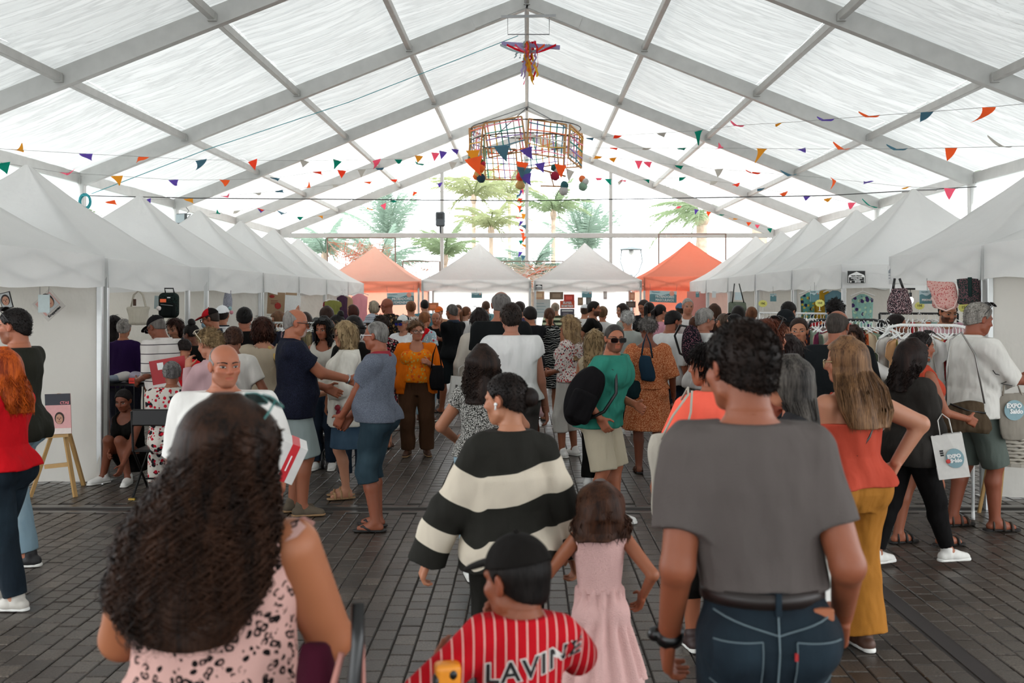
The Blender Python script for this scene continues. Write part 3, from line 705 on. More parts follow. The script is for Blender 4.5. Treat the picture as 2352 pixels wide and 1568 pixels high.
# ------------------------------------------------------------ hair, hats, glasses
def hairdo(q, style, col, c2=None, **k):
    H, R, c, hh, s = q.H, q.R, q.c, q.hh, q.s; m = hair_mat(col, c2); v = q.vh; U = np.array
    if style == 'none': return
    t = k.get('t', dict(buzz=.018, short=.05, ring=.03, thick=.09, bob=.09, long=.08, slick=.035, bun=.035, pony=.04, curly=.16, fluffy=.12, crop=.065).get(style, .05))
    t = max(t, .6 * v / hh); q.ht = t
    def E(x, y, z): x, y, z = x - c[0], y - c[1], z - c[2]; return [(x * R[0, i] + y * R[1, i] + z * R[2, i]) / hh for i in range(3)]
    pr = [ell(H((0, -.075, .115)), U([.325 + t, .40 + t, .375 + t]) * hh, R), ell(H((0, -.15, -.10)), U([.27 + t, .28 + t, .30 + t * .5]) * hh, R)]
    fr = k.get('front', 0.0)
    down = style in ('bob', 'long', 'curly') or k.get('down')
    length = k.get('len')
    tail = []
    if style == 'bob':
        pr += [ell(H((0, -.1, -.18)), U([.36 + t, .32 + t, .36]) * hh, R)]
    if style in ('long', 'curly') and length:
        ze = length * s + q.dz; back = k.get('back', -.10); w = k.get('w', .15); sh = k.get('sx', 0.0); wl = k.get('wl', .8)
        cx, cy, cz = c; o = q.off(1.4 * s + q.dz); bx, by = R[:, 1][:2]
        N = [(ze, o[0] + sh, o[1] + back - .02, w * wl, .035 + .02 * wl), (ze + .25 * (cz - ze), o[0] + sh, o[1] + back, w, .06), (ze + .6 * (cz - ze), (cx + o[0]) / 2 + sh * .5 - bx * .02, (cy + o[1]) / 2 + back * .75, w * .98, .075), (cz - .1 * hh, cx - bx * .03, cy - by * .035, (.335 + t) * hh, (.37 + t) * hh)] + [(cz + zq * hh, cx - bx * .015, cy - by * .018, (rq + t * tq) * hh, (rq * 1.2 + t * tq) * hh) for zq, rq, tq in ((.12, .33, 1), (.3, .29, .95), (.42, .21, .8), (.49 + t * .8, .06, .3))]
        pr.append(loft(N)); q.hairN = N
    lo, hi = bounds(pr, .03 + .1 * hh * (style == 'curly')); F = Fld(lo, hi, v)
    for p in pr[:1]: F.put(p)
    for p in pr[1:]: F.put(p, .05 * hh + (.05 if len(pr) > 2 else 0))
    am = k.get('noise', .05 if style == 'curly' else .004 if style in ('short', 'bun', 'slick', 'pony', 'buzz') else .012) * hh
    N1 = sines(q.seed + 3, (4.2 if style == 'curly' else 5.0) / hh, 6); N2 = sines(q.seed + 4, 11 / hh, 6)
    def wf(x, y, z):
        if style in ('curly', 'fluffy'): return am * nz(x, y, z, N1) + am * .55 * nz(x, y, z, N2)
        return am * nz(x, y, z * .25, N2) + am * .5 * nz(x, y, z, N1)
    F.warp(wf)
    def cutf(x, y, z):
        X, Y, Z = E(x, y, z)
        if down:
            y0 = k.get('win', .10); d = np.minimum(np.minimum(Y - y0 - .1 * np.clip(-Z, 0, .6) * 0, (.315 + fr + .05 * np.cos(X * 9)) - Z), np.where(Z > -1.2, 1.0, -1.0))
            if style in ('long', 'curly'): d = np.maximum(np.minimum(d, k.get('ww', .30) + .0 * Z - np.abs(X)), np.minimum(Y - .28, .3 - Z))
            return d * hh
        # hairline in front of the ears, nape below
        d = (Y - .055 + fr) * .846 - (Z + .03) * .534
        d = np.maximum(d, ((Y - .02) * .25 - (Z + .04 + k.get('nape', 0)) * .45) / .515)
        d = np.maximum(d, np.minimum(np.minimum(np.abs(X) - .29, .09 - np.hypot(Y + .02, (Z + .02) * .8)), 1) if style not in ('fluffy',) else -1)
        d = d + .022 * nz(x, y, z, N2)
        if style == 'ring': d = np.maximum(d, (Z - .20) * .8 + (Y + .05) * .6)
        return d * hh
    F.cut(cutf); V, Q = F.mesh(); hair = mob('hair', V, Q, m, q.root, True); q.hair = hair
    if q.D < 14.5 and not q.hat and style not in ('buzz', 'ring') and 'locks' not in k: fuzz(q, V, Q, m, hair, style)
    if style == 'bun' or 'bun' in k:
        bp = k.get('bun', (0, -.56, .12)); br = k.get('br', .19)
        N3 = sines(5, 9 / hh, 5); V, Q = sdf_mesh([ell(H(bp), U([br, br * .85, br]) * hh, R), ell(H((bp[0] * .7, bp[1] * .78, bp[2] * .95)), U([br * .6, br * .7, br * .6]) * hh, R)], v, .03 * hh, lambda x, y, z: .012 * hh * nz(x, y, z * .5, N3)); mob('bun', V, Q, m, hair, True)
    if style == 'pony' or 'pony' in k:
        pp = k.get('pony', ((0, -.46, .16), (0, -.66, -.05), (.03, -.60, -.55), (.05, -.52, -.95))); pp = [H(p) for p in pp]; rr = k.get('pr', (.06, .13, .12, .03)); pr = [cap(pp[i], pp[i + 1], rr[i] * hh, rr[i + 1] * hh) for i in range(len(pp) - 1)]
        N3 = sines(6, 8 / hh, 5); V, Q = sdf_mesh(pr, v, .05 * hh, lambda x, y, z: .014 * hh * nz(x, y, z * .2, N3)); mob('ponytail', V, Q, m, hair, True)
    if 'locks' in k and q.D < 9:
        locks(q, m, hair, **k['locks'])
def fuzz(q, V, Q, m, hair, style):
    """loose tapering tufts on the hair surface"""
    if len(Q) < 50: return
    g = np.random.default_rng(q.seed + 9); n = int(np.clip(6500 / q.D, 350, 2200)); i = g.integers(len(Q), size=n); f = V[Q[i]]; p = f.mean(1); nn = np.cross(f[:, 2] - f[:, 0], f[:, 3] - f[:, 1]); nn /= np.linalg.norm(nn, axis=1)[:, None] + 1e-9
    long_ = style in ('long', 'bob', 'pony'); hh = q.hh
    d = (np.array([0, 0, -1.0]) if long_ else (-.75 * q.R[:, 1] - .45 * q.R[:, 2]))[None] + g.normal(0, .18 if long_ else (.9 if style in ('curly', 'fluffy') else .22), (n, 3)); d = d - nn * (d * nn).sum(1)[:, None] * .9 + nn * (.10 if long_ else .03 if style in ('bun', 'slick') else .05 if style in ('short', 'crop') else .5); d /= np.linalg.norm(d, axis=1)[:, None] + 1e-9
    L = hh * (.30 if long_ else .085 if style in ('slick', 'bun', 'short', 'crop') else .17) * (.5 + g.random((n, 1))); w = hh * (.017 if style in ('curly', 'fluffy', 'bob', 'long', 'pony') else .009) * (.6 + .8 * g.random((n, 1))); s_ = np.cross(d, nn); p = p - nn * hh * .012
    fl_ = style in ('short', 'crop', 'bun', 'slick'); mid = p + d * L * .5 + nn * hh * (.015 if fl_ else .022); tip = p + d * L + nn * hh * (-.01 if long_ or fl_ else .012)
    P_ = np.stack([p - s_ * w, p + s_ * w, mid + s_ * w * .8, mid - s_ * w * .8, mid + nn * w * .9, tip], 1).reshape(-1, 3); k = np.arange(n)[:, None] * 6
    o = mob('tuft', P_, [k + np.array([[0, 1, 2, 3]]), np.concatenate([k + np.array([[3, 2, 5]]), k + np.array([[2, 4, 5]]), k + np.array([[4, 3, 5]])])], m, hair, True); o['kind'] = 'stuff'
def locks(q, m, hair, n=300, r=.003, curl=.0, turns=6, arc=(0, 360), spread=.012, seed=1, tip=.1, seg=22, inset=.9, name='lock'):
    """strands that run down the outside of the hair"""
    g = np.random.default_rng(seed); N = sorted(q.hairN); A = np.array(N); zs = A[:, 0]; mbV, mbF = [], []; nn = 0; R = q.R
    for i in range(n):
        a0 = R_(arc[0] + (arc[1] - arc[0]) * g.random()); zt = A[-1, 0] - (A[-1, 0] - A[-4, 0]) * .9 * g.random() ** 1.5; ze = A[0, 0] + (A[-1, 0] - A[0, 0]) * (.45 * g.random() ** 2.2) - tip * .3 * g.random(); ph = g.random() * 6.28; q_in = inset + .13 * g.random(); da = (g.random() - .5) * .5; cr = curl * (.6 + .8 * g.random()); tn = turns * (.7 + .6 * g.random()) * (1 if g.random() > .5 else -1)
        T = np.linspace(0, 1, seg); z = zt + (ze - zt) * T; zz = np.clip(z, zs[0], zs[-1]); cx, cy, rx, ry = (np.interp(zz, zs, A[:, j]) for j in range(1, 5))
        a = a0 + da * T; sc = q_in
        w = np.clip(T * 4, 0, 1) * cr; th = ph + tn * 6.28 * T
        x = cx + rx * sc * np.cos(a) + w * np.cos(th) + spread * (g.random() - .5) * T; y = cy + ry * sc * np.sin(a) + w * np.sin(th) * .8; zq = z + .3 * w * np.sin(th + 1)
        P_ = np.stack([x, y, zq], 1); d = np.gradient(P_, axis=0); d /= np.linalg.norm(d, axis=1)[:, None] + 1e-9; u = np.cross(d, [0, .2, 1.]); u /= np.linalg.norm(u, axis=1)[:, None] + 1e-9; v = np.cross(d, u)
        rr = r * (.6 + .8 * g.random()) * np.minimum(1, (1.02 - T) * 5)[:, None]
        ring = np.stack([P_ + u * rr, P_ + v * rr * .8 - u * rr * .5, P_ - v * rr * .8 - u * rr * .5], 1).reshape(-1, 3); mbV.append(ring)
        k = np.arange(seg - 1)[:, None] * 3; j = np.arange(3)[None]; f = np.stack([k + j, k + (j + 1) % 3, k + 3 + (j + 1) % 3, k + 3 + j], -1).reshape(-1, 4) + nn; mbF.append(f); nn += seg * 3
    o = mob(name, np.concatenate(mbV), np.concatenate(mbF), m, hair, True); o['kind'] = 'stuff'
def hat(kind, m, m2=None, back=False, name=None, panel=None):
    def f(q):
        H, R, hh, U = q.H, q.R, q.hh, np.array; c = q.c
        E = lambda x, y, z: sum((p - c[i]) * R[i, 2] for i, p in enumerate((x, y, z))) / hh
        Ey = lambda x, y, z: sum((p - c[i]) * R[i, 1] for i, p in enumerate((x, y, z))) / hh
        if kind == 'cap':
            t = q.ht + .022; pr = [ell(H((0, -.075, .125)), U([.325 + t, .40 + t, .385 + t]) * hh, R)]; V, Q = sdf_mesh(pr, q.vh, .01, None, (lambda x, y, z: (.17 - .12 * Ey(x, y, z) * (1 if not back else -1) - E(x, y, z)) * hh,)); ms = [m, panel] if panel else [m]; fm = None
            o = mob('cap', V, Q, ms, q.root, True)
            if panel:
                L = (V[Q].mean(1) - c) @ R / hh; o.data.polygons.foreach_set('material_index', (L[:, 1] < -.08).astype(np.int32))
            sg = -1 if back else 1
            pr = [ell(H((0, sg * .46, .145)), U([.29, .31, .075]) * hh, R @ rot3(0, 14 * sg))]; pr2 = ell(H((0, sg * .46, .09)), U([.30, .33, .075]) * hh, R @ rot3(0, 14 * sg))
            V, Q = sdf_mesh(pr, q.vh * .8, .0, None, (), (pr2,)); mob('brim', V, Q, m2 or m, o, True)
            mb = MB(); mb.ball(H((0, -.075, .52 + t)), .035 * hh, 8); mb.build('button', m2 or m, o, True)
        else:
            o = sdf_obj('hat', [ell(H((0, -.06, .16)), U([.40, .46, .42]) * hh, R), flat(H((0, -.06, -.06)), H((0, -.06, .16)), .62 * hh, .43 * hh)], q.vh, m, q.root, .03 * hh, None, (lambda x, y, z: (-.04 - E(x, y, z)) * hh,), (flat(H((0, -.06, -.2)), H((0, -.06, .05)), .56 * hh, .40 * hh),))
    f.is_hat = True; return f
def glasses(kind='sun', m=None, pos='eyes', lens='#0b0a0a', w=.13, hgt=.085):
    def f(q):
        H, hh = q.H, q.hh; kk = 1.0 + q.ht * 1.5; fm = m or plain('black_plastic', '#0c0a0a', .3); mb = MB(); md = MB()
        tr = (lambda p: p) if pos == 'eyes' else (lambda p: (p[0] * kk, -.06 + kk * ((p[1] + .05) * .56 - p[2] * .83), .11 + kk * ((p[1] + .05) * .83 + p[2] * .56))) if pos == 'top' else (lambda p: p)
        for sg in (1, -1):
            pts = []
            for k in range(14):
                a = 2 * math.pi * k / 14; ex = math.copysign(abs(math.cos(a)) ** .6, math.cos(a)) * w; ez = math.copysign(abs(math.sin(a)) ** .6, math.sin(a)) * hgt
                pts.append((sg * .158 + ex, .462 - .12 * abs(sg * .158 + ex) ** 1.0 * 1.0, -.02 + ez))
            P_ = [H(tr(p)) for p in pts]; mb.tube([Vector(p) for p in P_], .012 * hh, 5, closed=True)
            if pos == 'eyes' or pos == 'top': md.slab([Vector(p) for p in P_], Vector(q.R[:, 1] * .008 * hh))
            mb.tube([H(tr(p)) for p in ((sg * .285, .43, .03), (sg * .335, .30, .035), (sg * .345, -.02, .03), (sg * .34, -.1, -.03))], .013 * hh, 5)
        mb.tube([H(tr((x, .46, .0 + .03 * math.cos(x * 20)))) for x in (-.04, 0, .04)], .013 * hh, 5)
        g = mb.build('sunglasses' if kind == 'sun' else 'glasses', fm, q.root, True)
        if kind == 'sun': md.build('lens', plain('dark_lens' + lens, lens, .08), g)
        else: md.build('lens', clear_lens(), g)
    return f
def clear_lens():
    if 'clear_lens' in _M: return _M['clear_lens']
    t = NT('clear_lens'); a = t.n('ShaderNodeBsdfTransparent').outputs[0]; b = t.n('ShaderNodeBsdfGlossy', Roughness=.05).outputs[0]
    _M['clear_lens'] = t.done(t.n('ShaderNodeMixShader', i0=.10, i1=a, i2=b).outputs[0]); return _M['clear_lens']
def band(name, m, at='wristR', r=1.25, w=.012):
    def f(q):
        sg = 1 if at.endswith('R') else -1; E, W = q.E[sg], q.W[sg]; d = (W - E) / np.linalg.norm(W - E); mb = MB(); p = W - d * .012
        mb.cyl((0, 0), q.ra[3] * r, -w, w, 18); V = np.concatenate(mb.V); z = Vector(d).to_track_quat('Z', 'Y').to_matrix(); mb.V = [np.array([tuple(z @ Vector(v)) for v in V]) + p]; o = mb.build(name, m, q.root, True)
        if name == 'watch':
            mc = MB(); x = Vector(q.__dict__['hand%d' % sg][2]) * -1; c = Vector(p) + x * q.ra[3] * r; mc.ball(c, .021 * q.s, 10); mc.build('watch_face', m, o, True)
    return f
def part_sdf(name, prims, mat, k=.01, voxm=1.0, warp=None):
    """prims: function of q giving a list"""
    def f(q): sdf_obj(name, prims(q), q.vc * voxm, mat, q.root, k, warp)
    return f
def strapline(name, m, pts, r=.012, fl=True):
    """a strap over the body: pts in metres for a 1.72 m figure"""
    def f(q):
        mb = MB(); P0 = []
        for (x, y, z) in pts: o = q.off(z * q.s + q.dz); P0.append((x * q.s * q.b + o[0], y * q.s + o[1], z * q.s + q.dz))
        mb.tube(P0, r, 6); mb.build(name, m, q.root, True)
    return f
# ------------------------------------------------------------ setting: floor, roof, frame
ALU = plain('aluminium', '#c9cbca', .42, .55, .05, 12); ALUW = plain('white_paint', '#d5d6d4', .5, .0, .05, 9)
STEEL = plain('steel', '#9a9b9c', .3, .9); WHITE = plain('white_plastic', '#e6e6e3', .5); BLACK = plain('black_plastic', '#0c0a0a', .35)
def paver_mat():
    t = NT('paver'); v = t.coord('Object', (1, 1, 1)); a = t.n('ShaderNodeAttribute', _attribute_name='pat').outputs['Fac']
    gpos = t.n('ShaderNodeNewGeometry').outputs['Position']
    f = t.noise(gpos, 90, 4, .65); g = t.noise(gpos, 1.1, 4, .6); st = t.noise(gpos, 7, 3, .6)
    base = t.ramp(a, [(0, '#3a322c'), (.35, '#4a423b'), (.7, '#574e46'), (1, '#655b51')])
    base = t.mix(t.ramp(f, [(.35, (1, 1, 1)), (.6, (0, 0, 0))]), base, lin('#2c2520')); base = t.mix(t.math('MULTIPLY', t.ramp(f, [(.62, (0, 0, 0)), (.72, (1, 1, 1))]), .4), base, lin('#8d857a'))
    base = t.mix(t.math('MULTIPLY', t.ramp(g, [(.45, (0, 0, 0)), (.7, (1, 1, 1))]), .35), base, lin('#30271f'))
    base = t.mix(t.math('MULTIPLY', t.ramp(st, [(.66, (0, 0, 0)), (.74, (1, 1, 1))]), .5), base, lin('#2a2320'))
    r = t.math('MULTIPLY_ADD', f, .25); 
    return t.done(t.princ(base, .34, 0, t.bump(f, .35, .005), **{'Specular__IOR__Level': .55}))
PAV = paver_mat(); MORT = plain('dark_joint_sand', '#2c2622', .95, 0, .2, 40)
mb = MB(); mb.box((-14, -13, -.12), (14, 36, -.008)); floor = mb.build('floor', MORT); floor['kind'] = 'structure'
PW, PL = .125, .157
def pavers():
    g = np.random.default_rng(3); near = []; far = []
    for i in range(-62, 62):
        x0 = i * PW + .01
        o = (i % 2) * PL * .5 + .013 * math.sin(i * 1.7)
        for j in range(int(3.4 / PL), int(21.5 / PL)):
            y0 = j * PL + o; yc = y0 + PL / 2; xc = x0 + PW / 2
            if abs(xc) > min(.56 * yc + 2.4, 7.2) or abs(yc - 9.1) < .19 or abs(yc - 15.0) < .16: continue
            if 2.27 < xc < 2.40 and yc < 9.0: continue
            (near if len(near) < 300 and yc > 4.75 and abs(xc) < .53 * yc else far).append((xc, yc))
    V0 = []; 
    def shape(b, hx, hy, zt): return [(-hx, -hy, zt - b), (hx, -hy, zt - b), (hx, hy, zt - b), (-hx, hy, zt - b), (-hx + b, -hy + b, zt), (hx - b, -hy + b, zt), (hx - b, hy - b, zt), (-hx + b, hy - b, zt), (-hx, -hy, -.03), (hx, -hy, -.03), (hx, hy, -.03), (-hx, hy, -.03)]
    FQ = np.array([(4, 5, 6, 7), (0, 1, 5, 4), (1, 2, 6, 5), (2, 3, 7, 6), (3, 0, 4, 7), (8, 9, 1, 0), (9, 10, 2, 1), (10, 11, 3, 2), (11, 8, 0, 3)])
    S = np.array(shape(.005, PW / 2 - .004, PL / 2 - .0045, 0.0))
    protos = [mesh_np('paver', S, FQ, PAV, False, attrs=dict(pat=np.full(12, v))) for v in np.linspace(.02, .98, 12)]
    for (x, y) in near: inst(protos[g.integers(12)], 'paver', floor, (x, y, (g.random() - .5) * .004), (R_((g.random() - .5) * 1.2), R_((g.random() - .5) * 1.2), R_((g.random() - .5) * 1.0)))
    P_ = np.array(far); n = len(P_); z = (g.random(n) - .5) * .004; tl = (g.random((n, 2)) - .5) * .02
    V = S[None] + np.c_[P_, z][:, None]; V[..., 2] += S[None, :, 0] * tl[:, :1] + S[None, :, 1] * tl[:, 1:]
    F = (FQ[None] + 12 * np.arange(n)[:, None, None]).reshape(-1, 4); pat = np.repeat(np.clip(g.normal(.5, .24, n), 0, 1), 12)
    o = mob('paver_field', V.reshape(-1, 3), F, PAV, floor, False, attrs=dict(pat=pat)); o['kind'] = 'stuff'
pavers()
for D, lab in ((9.1, 'near steel drain channel crossing the paved floor'), (15.0, 'far steel drain channel crossing the paved floor')):
    d = thing('drain_channel', lab, 'drain', (0, D, 0)); w = .16 if D < 10 else .13
    dm = plain('drain_metal', '#77726d', .3, .7, .25, 3)
    mb = MB(); mb.box((-8, -w, -.03), (8, -w + .07, .001), bev=.004); mb.build('rail', dm, d); mb = MB(); mb.box((-8, w - .09, -.03), (8, w - .0, .001), bev=.004); mb.build('rail', dm, d)
    mb = MB(); mb.box((-8, -w + .07, -.05), (8, w - .09, -.018)); mb.build('gutter', plain('gutter_dark', '#1d1917', .5), d)
    for k in range(16): mb = MB(); mb.box((-8 + k, w - .09, .0005), (-8 + k + .012, w, .003)); mb.build('joint', plain('gutter_dark', '#1d1917', .5), d)
mb = MB(); mb.box((2.285, 3.3, -.03), (2.395, 8.9, -.004)); o = mb.build('trim_1', plain('asphalt_strip', '#2b2421', .9, 0, .15, 60)); o['kind'] = 'structure'
mb = MB(); mb.box((-120, 36, -.1), (120, 200, -.02)); mb.box((-120, -40, -.1), (-14, 36, -.02)); mb.box((14, -40, -.1), (120, 36, -.02)); o = mb.build('ground', plain('plaza', '#9a948c', .8, 0, .08, .7)); o['kind'] = 'structure'

EX, EZ, RZ = 8.4, 4.16, 7.50
TR = [-21.3, -16.3, -11.3, -6.3, -1.3, 3.7, 8.7, 13.7, 18.7, 23.7, 28.7, 33.7]; PX = [0, 2.2, 4.3, 6.4, 8.4]
rz = lambda x: RZ - (RZ - EZ) * abs(x) / EX
def roof_mat(ROOF_T):
    t = NT('roof_tarpaulin'); v = t.coord(); g = t.coord('Object', (.55, 5.0, 1)); f = t.noise(g, 1.0, 4, .55); big = t.noise(v, .35, 2); gr = t.noise(t.coord('Object', (6, 14, 6)), 1.0, 5, .7)
    gm = t.math('MULTIPLY', t.ramp(gr, [(.55, (0, 0, 0)), (.75, (1, 1, 1))]), t.ramp(t.noise(v, .55, 2), [(.52, (0, 0, 0)), (.68, (1, 1, 1))]))
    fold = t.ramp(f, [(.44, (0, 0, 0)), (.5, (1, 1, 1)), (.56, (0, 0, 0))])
    c = t.mix(f, lin('#c3c6c5'), lin('#e8eae9')); c = t.mix(t.math('MULTIPLY', fold, .38), c, lin('#a3a5a5')); c = t.mix(t.math('MULTIPLY', gm, .6), c, lin('#85827f'))  # ripple and crease shading painted into the colour, then grime
    nr = t.bump(f, .9, .12)
    d = t.n('ShaderNodeBsdfDiffuse', Color=c, Normal=nr).outputs[0]; tr = t.n('ShaderNodeBsdfTranslucent', Color=c, Normal=nr).outputs[0]
    return t.done(t.n('ShaderNodeMixShader', i0=ROOF_T, i1=d, i2=tr).outputs[0])
RMS = [roof_mat(.105), roof_mat(.135), roof_mat(.25)]   # same tarpaulin, made more translucent in steps to brighten the far end
ceil_ = thing('ceiling', None, None); ceil_['kind'] = 'structure'
for i in range(len(TR) - 1):
    y0, y1 = TR[i], TR[i + 1]
    for sg in (1, -1):
        for j in range(4):
            xa, xb = PX[j], PX[j + 1]; V = []; n, m = 9, 7; ph = random.random() * 6
            for a in range(n):
                for b_ in range(m):
                    u, w = a / (n - 1), b_ / (m - 1); x = xa + (xb - xa) * w; sag = .10 * math.sin(math.pi * u) * (.5 + math.sin(math.pi * w)) + .02 * math.sin(u * 19 + ph + 3 * w) * math.sin(math.pi * u)
                    V.append((sg * x, y0 + (y1 - y0) * u, rz(x) + .16 - sag * .8))
            F = [(a * m + b_, a * m + b_ + 1, (a + 1) * m + b_ + 1, (a + 1) * m + b_) for a in range(n - 1) for b_ in range(m - 1)]
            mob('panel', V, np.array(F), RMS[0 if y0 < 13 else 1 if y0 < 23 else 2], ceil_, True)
fr = thing('marquee_frame', 'white aluminium frame of the big pitched marquee', 'tent frame')
FRM = plain('frame_paint', '#bcbcb9', .5, .25, .10, 5)
for y in TR:
    for sg in (1, -1):
        mb = MB(); mb.bar((0, y, RZ), (sg * EX, y, EZ), .13, .26); mb.build('rafter', FRM, fr)
        mb = MB(); mb.box((sg * EX - .1, y - .075, 0), (sg * EX + .1, y + .075, EZ + .06), bev=.01); mb.build('column', FRM, fr)
        mb = MB(); mb.bar((sg * .05, y - .072, RZ - .03), (sg * 1.0, y - .072, rz(1.0) - .02), .02, .20); mb.bar((sg * .05, y + .072, RZ - .03), (sg * 1.0, y + .072, rz(1.0) - .02), .02, .20); mb.build('gusset', FRM, fr)
for i in range(len(TR) - 1):
    for x in [0, 2.2, 4.3, 6.4, 8.4]:
        for sg in ((1, -1) if x else (1,)):
            mb = MB(); h_ = .12 if x < 8 else .2; mb.box((sg * x - .045, TR[i] + .07, rz(x) - .06), (sg * x + .045, TR[i + 1] - .07, rz(x) - .06 + h_), bev=.008)
            for e in (TR[i] + .07, TR[i + 1] - .13): mb.box((sg * x - .06, e, rz(x) - .075), (sg * x + .06, e + .06, rz(x) + .03))
            mb.build('purlin', FRM, fr)
GD = 33.7
mb = MB(); mb.box((-EX, GD - .06, 4.02), (EX, GD + .06, 4.18), bev=.01); mb.build('gable_beam', FRM, fr)
for x in (-2.87, 0, 2.84): mb = MB(); mb.box((x - .06, GD - .05, 0), (x + .06, GD + .05, rz(x) - .1), bev=.01); mb.build('gable_post', FRM, fr)
cur = fabric_sheet('clear_curtain', '#dfe6e6', .6)
for sg in (1, -1):
    w = thing('wall_right' if sg > 0 else 'wall_left', None, None); w['kind'] = 'structure'
    for i in range(6, len(TR) - 1):
        V = []; n = 26
        for k in range(n):
            y = TR[i] + .1 + (TR[i + 1] - TR[i] - .2) * k / (n - 1); dx = .03 * math.sin(k * 1.9); hz = 3.55 + .45 * (2 * k / (n - 1) - 1) ** 4 * .4
            V += [(sg * (EX - .02), y, EZ - .02), (sg * (EX - .02 + dx), y, hz)]
        mob('curtain', V, np.array([(2 * k, 2 * k + 2, 2 * k + 3, 2 * k + 1) for k in range(n - 1)]), cur, w, True)

bw = thing('wall_back_blocker', None, None); bw['kind'] = 'structure'  # unseen end wall, added behind the camera to darken the foreground
for k in range(8):
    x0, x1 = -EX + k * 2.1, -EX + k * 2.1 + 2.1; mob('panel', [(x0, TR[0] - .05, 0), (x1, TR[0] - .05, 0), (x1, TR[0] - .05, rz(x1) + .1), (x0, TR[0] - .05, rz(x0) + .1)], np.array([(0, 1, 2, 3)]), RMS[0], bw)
o = mob('paver_field', [(-14, 21.4, -.006), (14, 21.4, -.006), (14, 36.2, -.006), (-14, 36.2, -.006)], np.array([(0, 1, 2, 3)]), PAV, floor, False, attrs=dict(pat=np.full(4, .55))); o['kind'] = 'stuff'
# ------------------------------------------------------------ market tents
TW = fabric_sheet('tent_white', '#f0f0ee', .40, .0, None, .03); TO = fabric_sheet('tent_orange', '#ffb29a', .72, .0, None, .03); TO2 = fabric_sheet('tent_faded_orange', '#fbe0d2', .72, .0, None, .03)
TEND = fabric_sheet('end_wall', '#f0efec', .6)
TW2 = fabric_sheet('tent_end_white', '#f6f6f4', .72, .0, None, .03)
TWALL = fabric_sheet('tent_wall', '#e4e0d8', .25, .0, None, .06, (1, 1, .7))
def market_tent(label, cx, cy, w, d, zb, zt, zp, mat=TW, vmat=None, walls='', rz_=0, wmat=None, group=None, logo=True):
    t = thing('market_tent', label, 'tent', (cx, cy, 0), rz_, group); vmat = vmat or mat; wmat = wmat or TWALL
    n, m = 12, 13; V = []
    for r in range(m):
        q_ = r / (m - 1)
        for k in range(4 * n):
            s_, f = divmod(k, n); u = -1 + 2 * f / n; x, y = ((u, -1), (1, u), (-u, 1), (-1, -u))[s_]
            z = zt + (zp - zt) * (1 - q_) ** 1.22
            mid = 1 - abs(u); z -= .09 * mid * math.sin(math.pi * q_) ; z += .006 * math.sin(k * 2.1 + r * 1.3)
            V.append((x * q_ * w / 2 if r else x * .02, y * q_ * d / 2 if r else y * .02, z if r else zp))
    N = 4 * n; F = [(r * N + k, r * N + (k + 1) % N, (r + 1) * N + (k + 1) % N, (r + 1) * N + k) for r in range(m - 1) for k in range(N)]
    F = [tuple(reversed(f)) for f in F]; mob('canopy', V, np.array(F), mat, t, True)
    for s_ in range(4):
        V = []; L = w if s_ % 2 == 0 else d
        for k in range(15):
            u = -1 + 2 * k / 14; x, y = ((u, -1), (1, u), (-u, 1), (-1, -u))[s_]; o = .012 * math.sin(k * 1.7 + s_); nx, ny = ((0, -1), (1, 0), (0, 1), (-1, 0))[s_]
            for z, q_ in ((zt + .004, 0), (zt - .1, .4), (zb + .012 * math.sin(k * .9 + cx) - .012 * math.cos(u * math.pi), 1)): V.append((x * w / 2 + nx * o * q_, y * d / 2 + ny * o * q_, z))
        mob('valance', V, np.array([(3 * k + j, 3 * k + j + 1, 3 * k + 4 + j, 3 * k + 3 + j)[::-1] for k in range(14) for j in (0, 1)]), vmat, t, True)
    for (x, y) in ((1, 1), (1, -1), (-1, 1), (-1, -1)):
        mb = MB(); X, Y = x * (w / 2 - .035), y * (d / 2 - .035); mb.box((X - .028, Y - .028, 0), (X + .028, Y + .028, zt - .02), bev=.006); mb.box((X - .06, Y - .06, 0), (X + .06, Y + .06, .012)); mb.build('leg', ALU, t)
    mb = MB()
    for s_ in range(4):
        for a, b in ((-1, 0), (0, 1)):
            p = [((a, -1), (1, a), (a, 1), (-1, a))[s_], ((b, -1), (1, b), (b, 1), (-1, b))[s_]]; p = [(x * (w / 2 - .05), y * (d / 2 - .05)) for x, y in p]
            mb.bar((*p[0], zt - .03), (*p[1], zb + .03), .018, .03); mb.bar((*p[0], zb + .03), (*p[1], zt - .03), .018, .03)
    mb.build('scissor_truss', ALU, t)
    for c in walls:
        V = []; n2 = 25; nx, ny = dict(f=(0, -1), b=(0, 1), l=(-1, 0), r=(1, 0))[c]
        for k in range(n2):
            u = -1 + 2 * k / (n2 - 1); x, y = (u, ny) if nx == 0 else (nx, u)
            for j in range(7):
                z = zb + .1 - (zb + .08) * j / 6; o = (.015 * math.sin(k * 2.3 + j) + .02 * math.sin(k * .9 - j * .7)) * min(1, j / 2)
                V.append((x * (w / 2 - .02) + nx * o - abs(nx) * nx * .02, y * (d / 2 - .02) + ny * o - abs(ny) * ny * .02, z))
        mob('side_wall', V, np.array([(7 * k + j, 7 * k + 7 + j, 7 * k + 8 + j, 7 * k + 1 + j) for k in range(n2 - 1) for j in range(6)]), wmat, t, True)
    return t
AX = 4.40; TWd = 3.0
LT = []
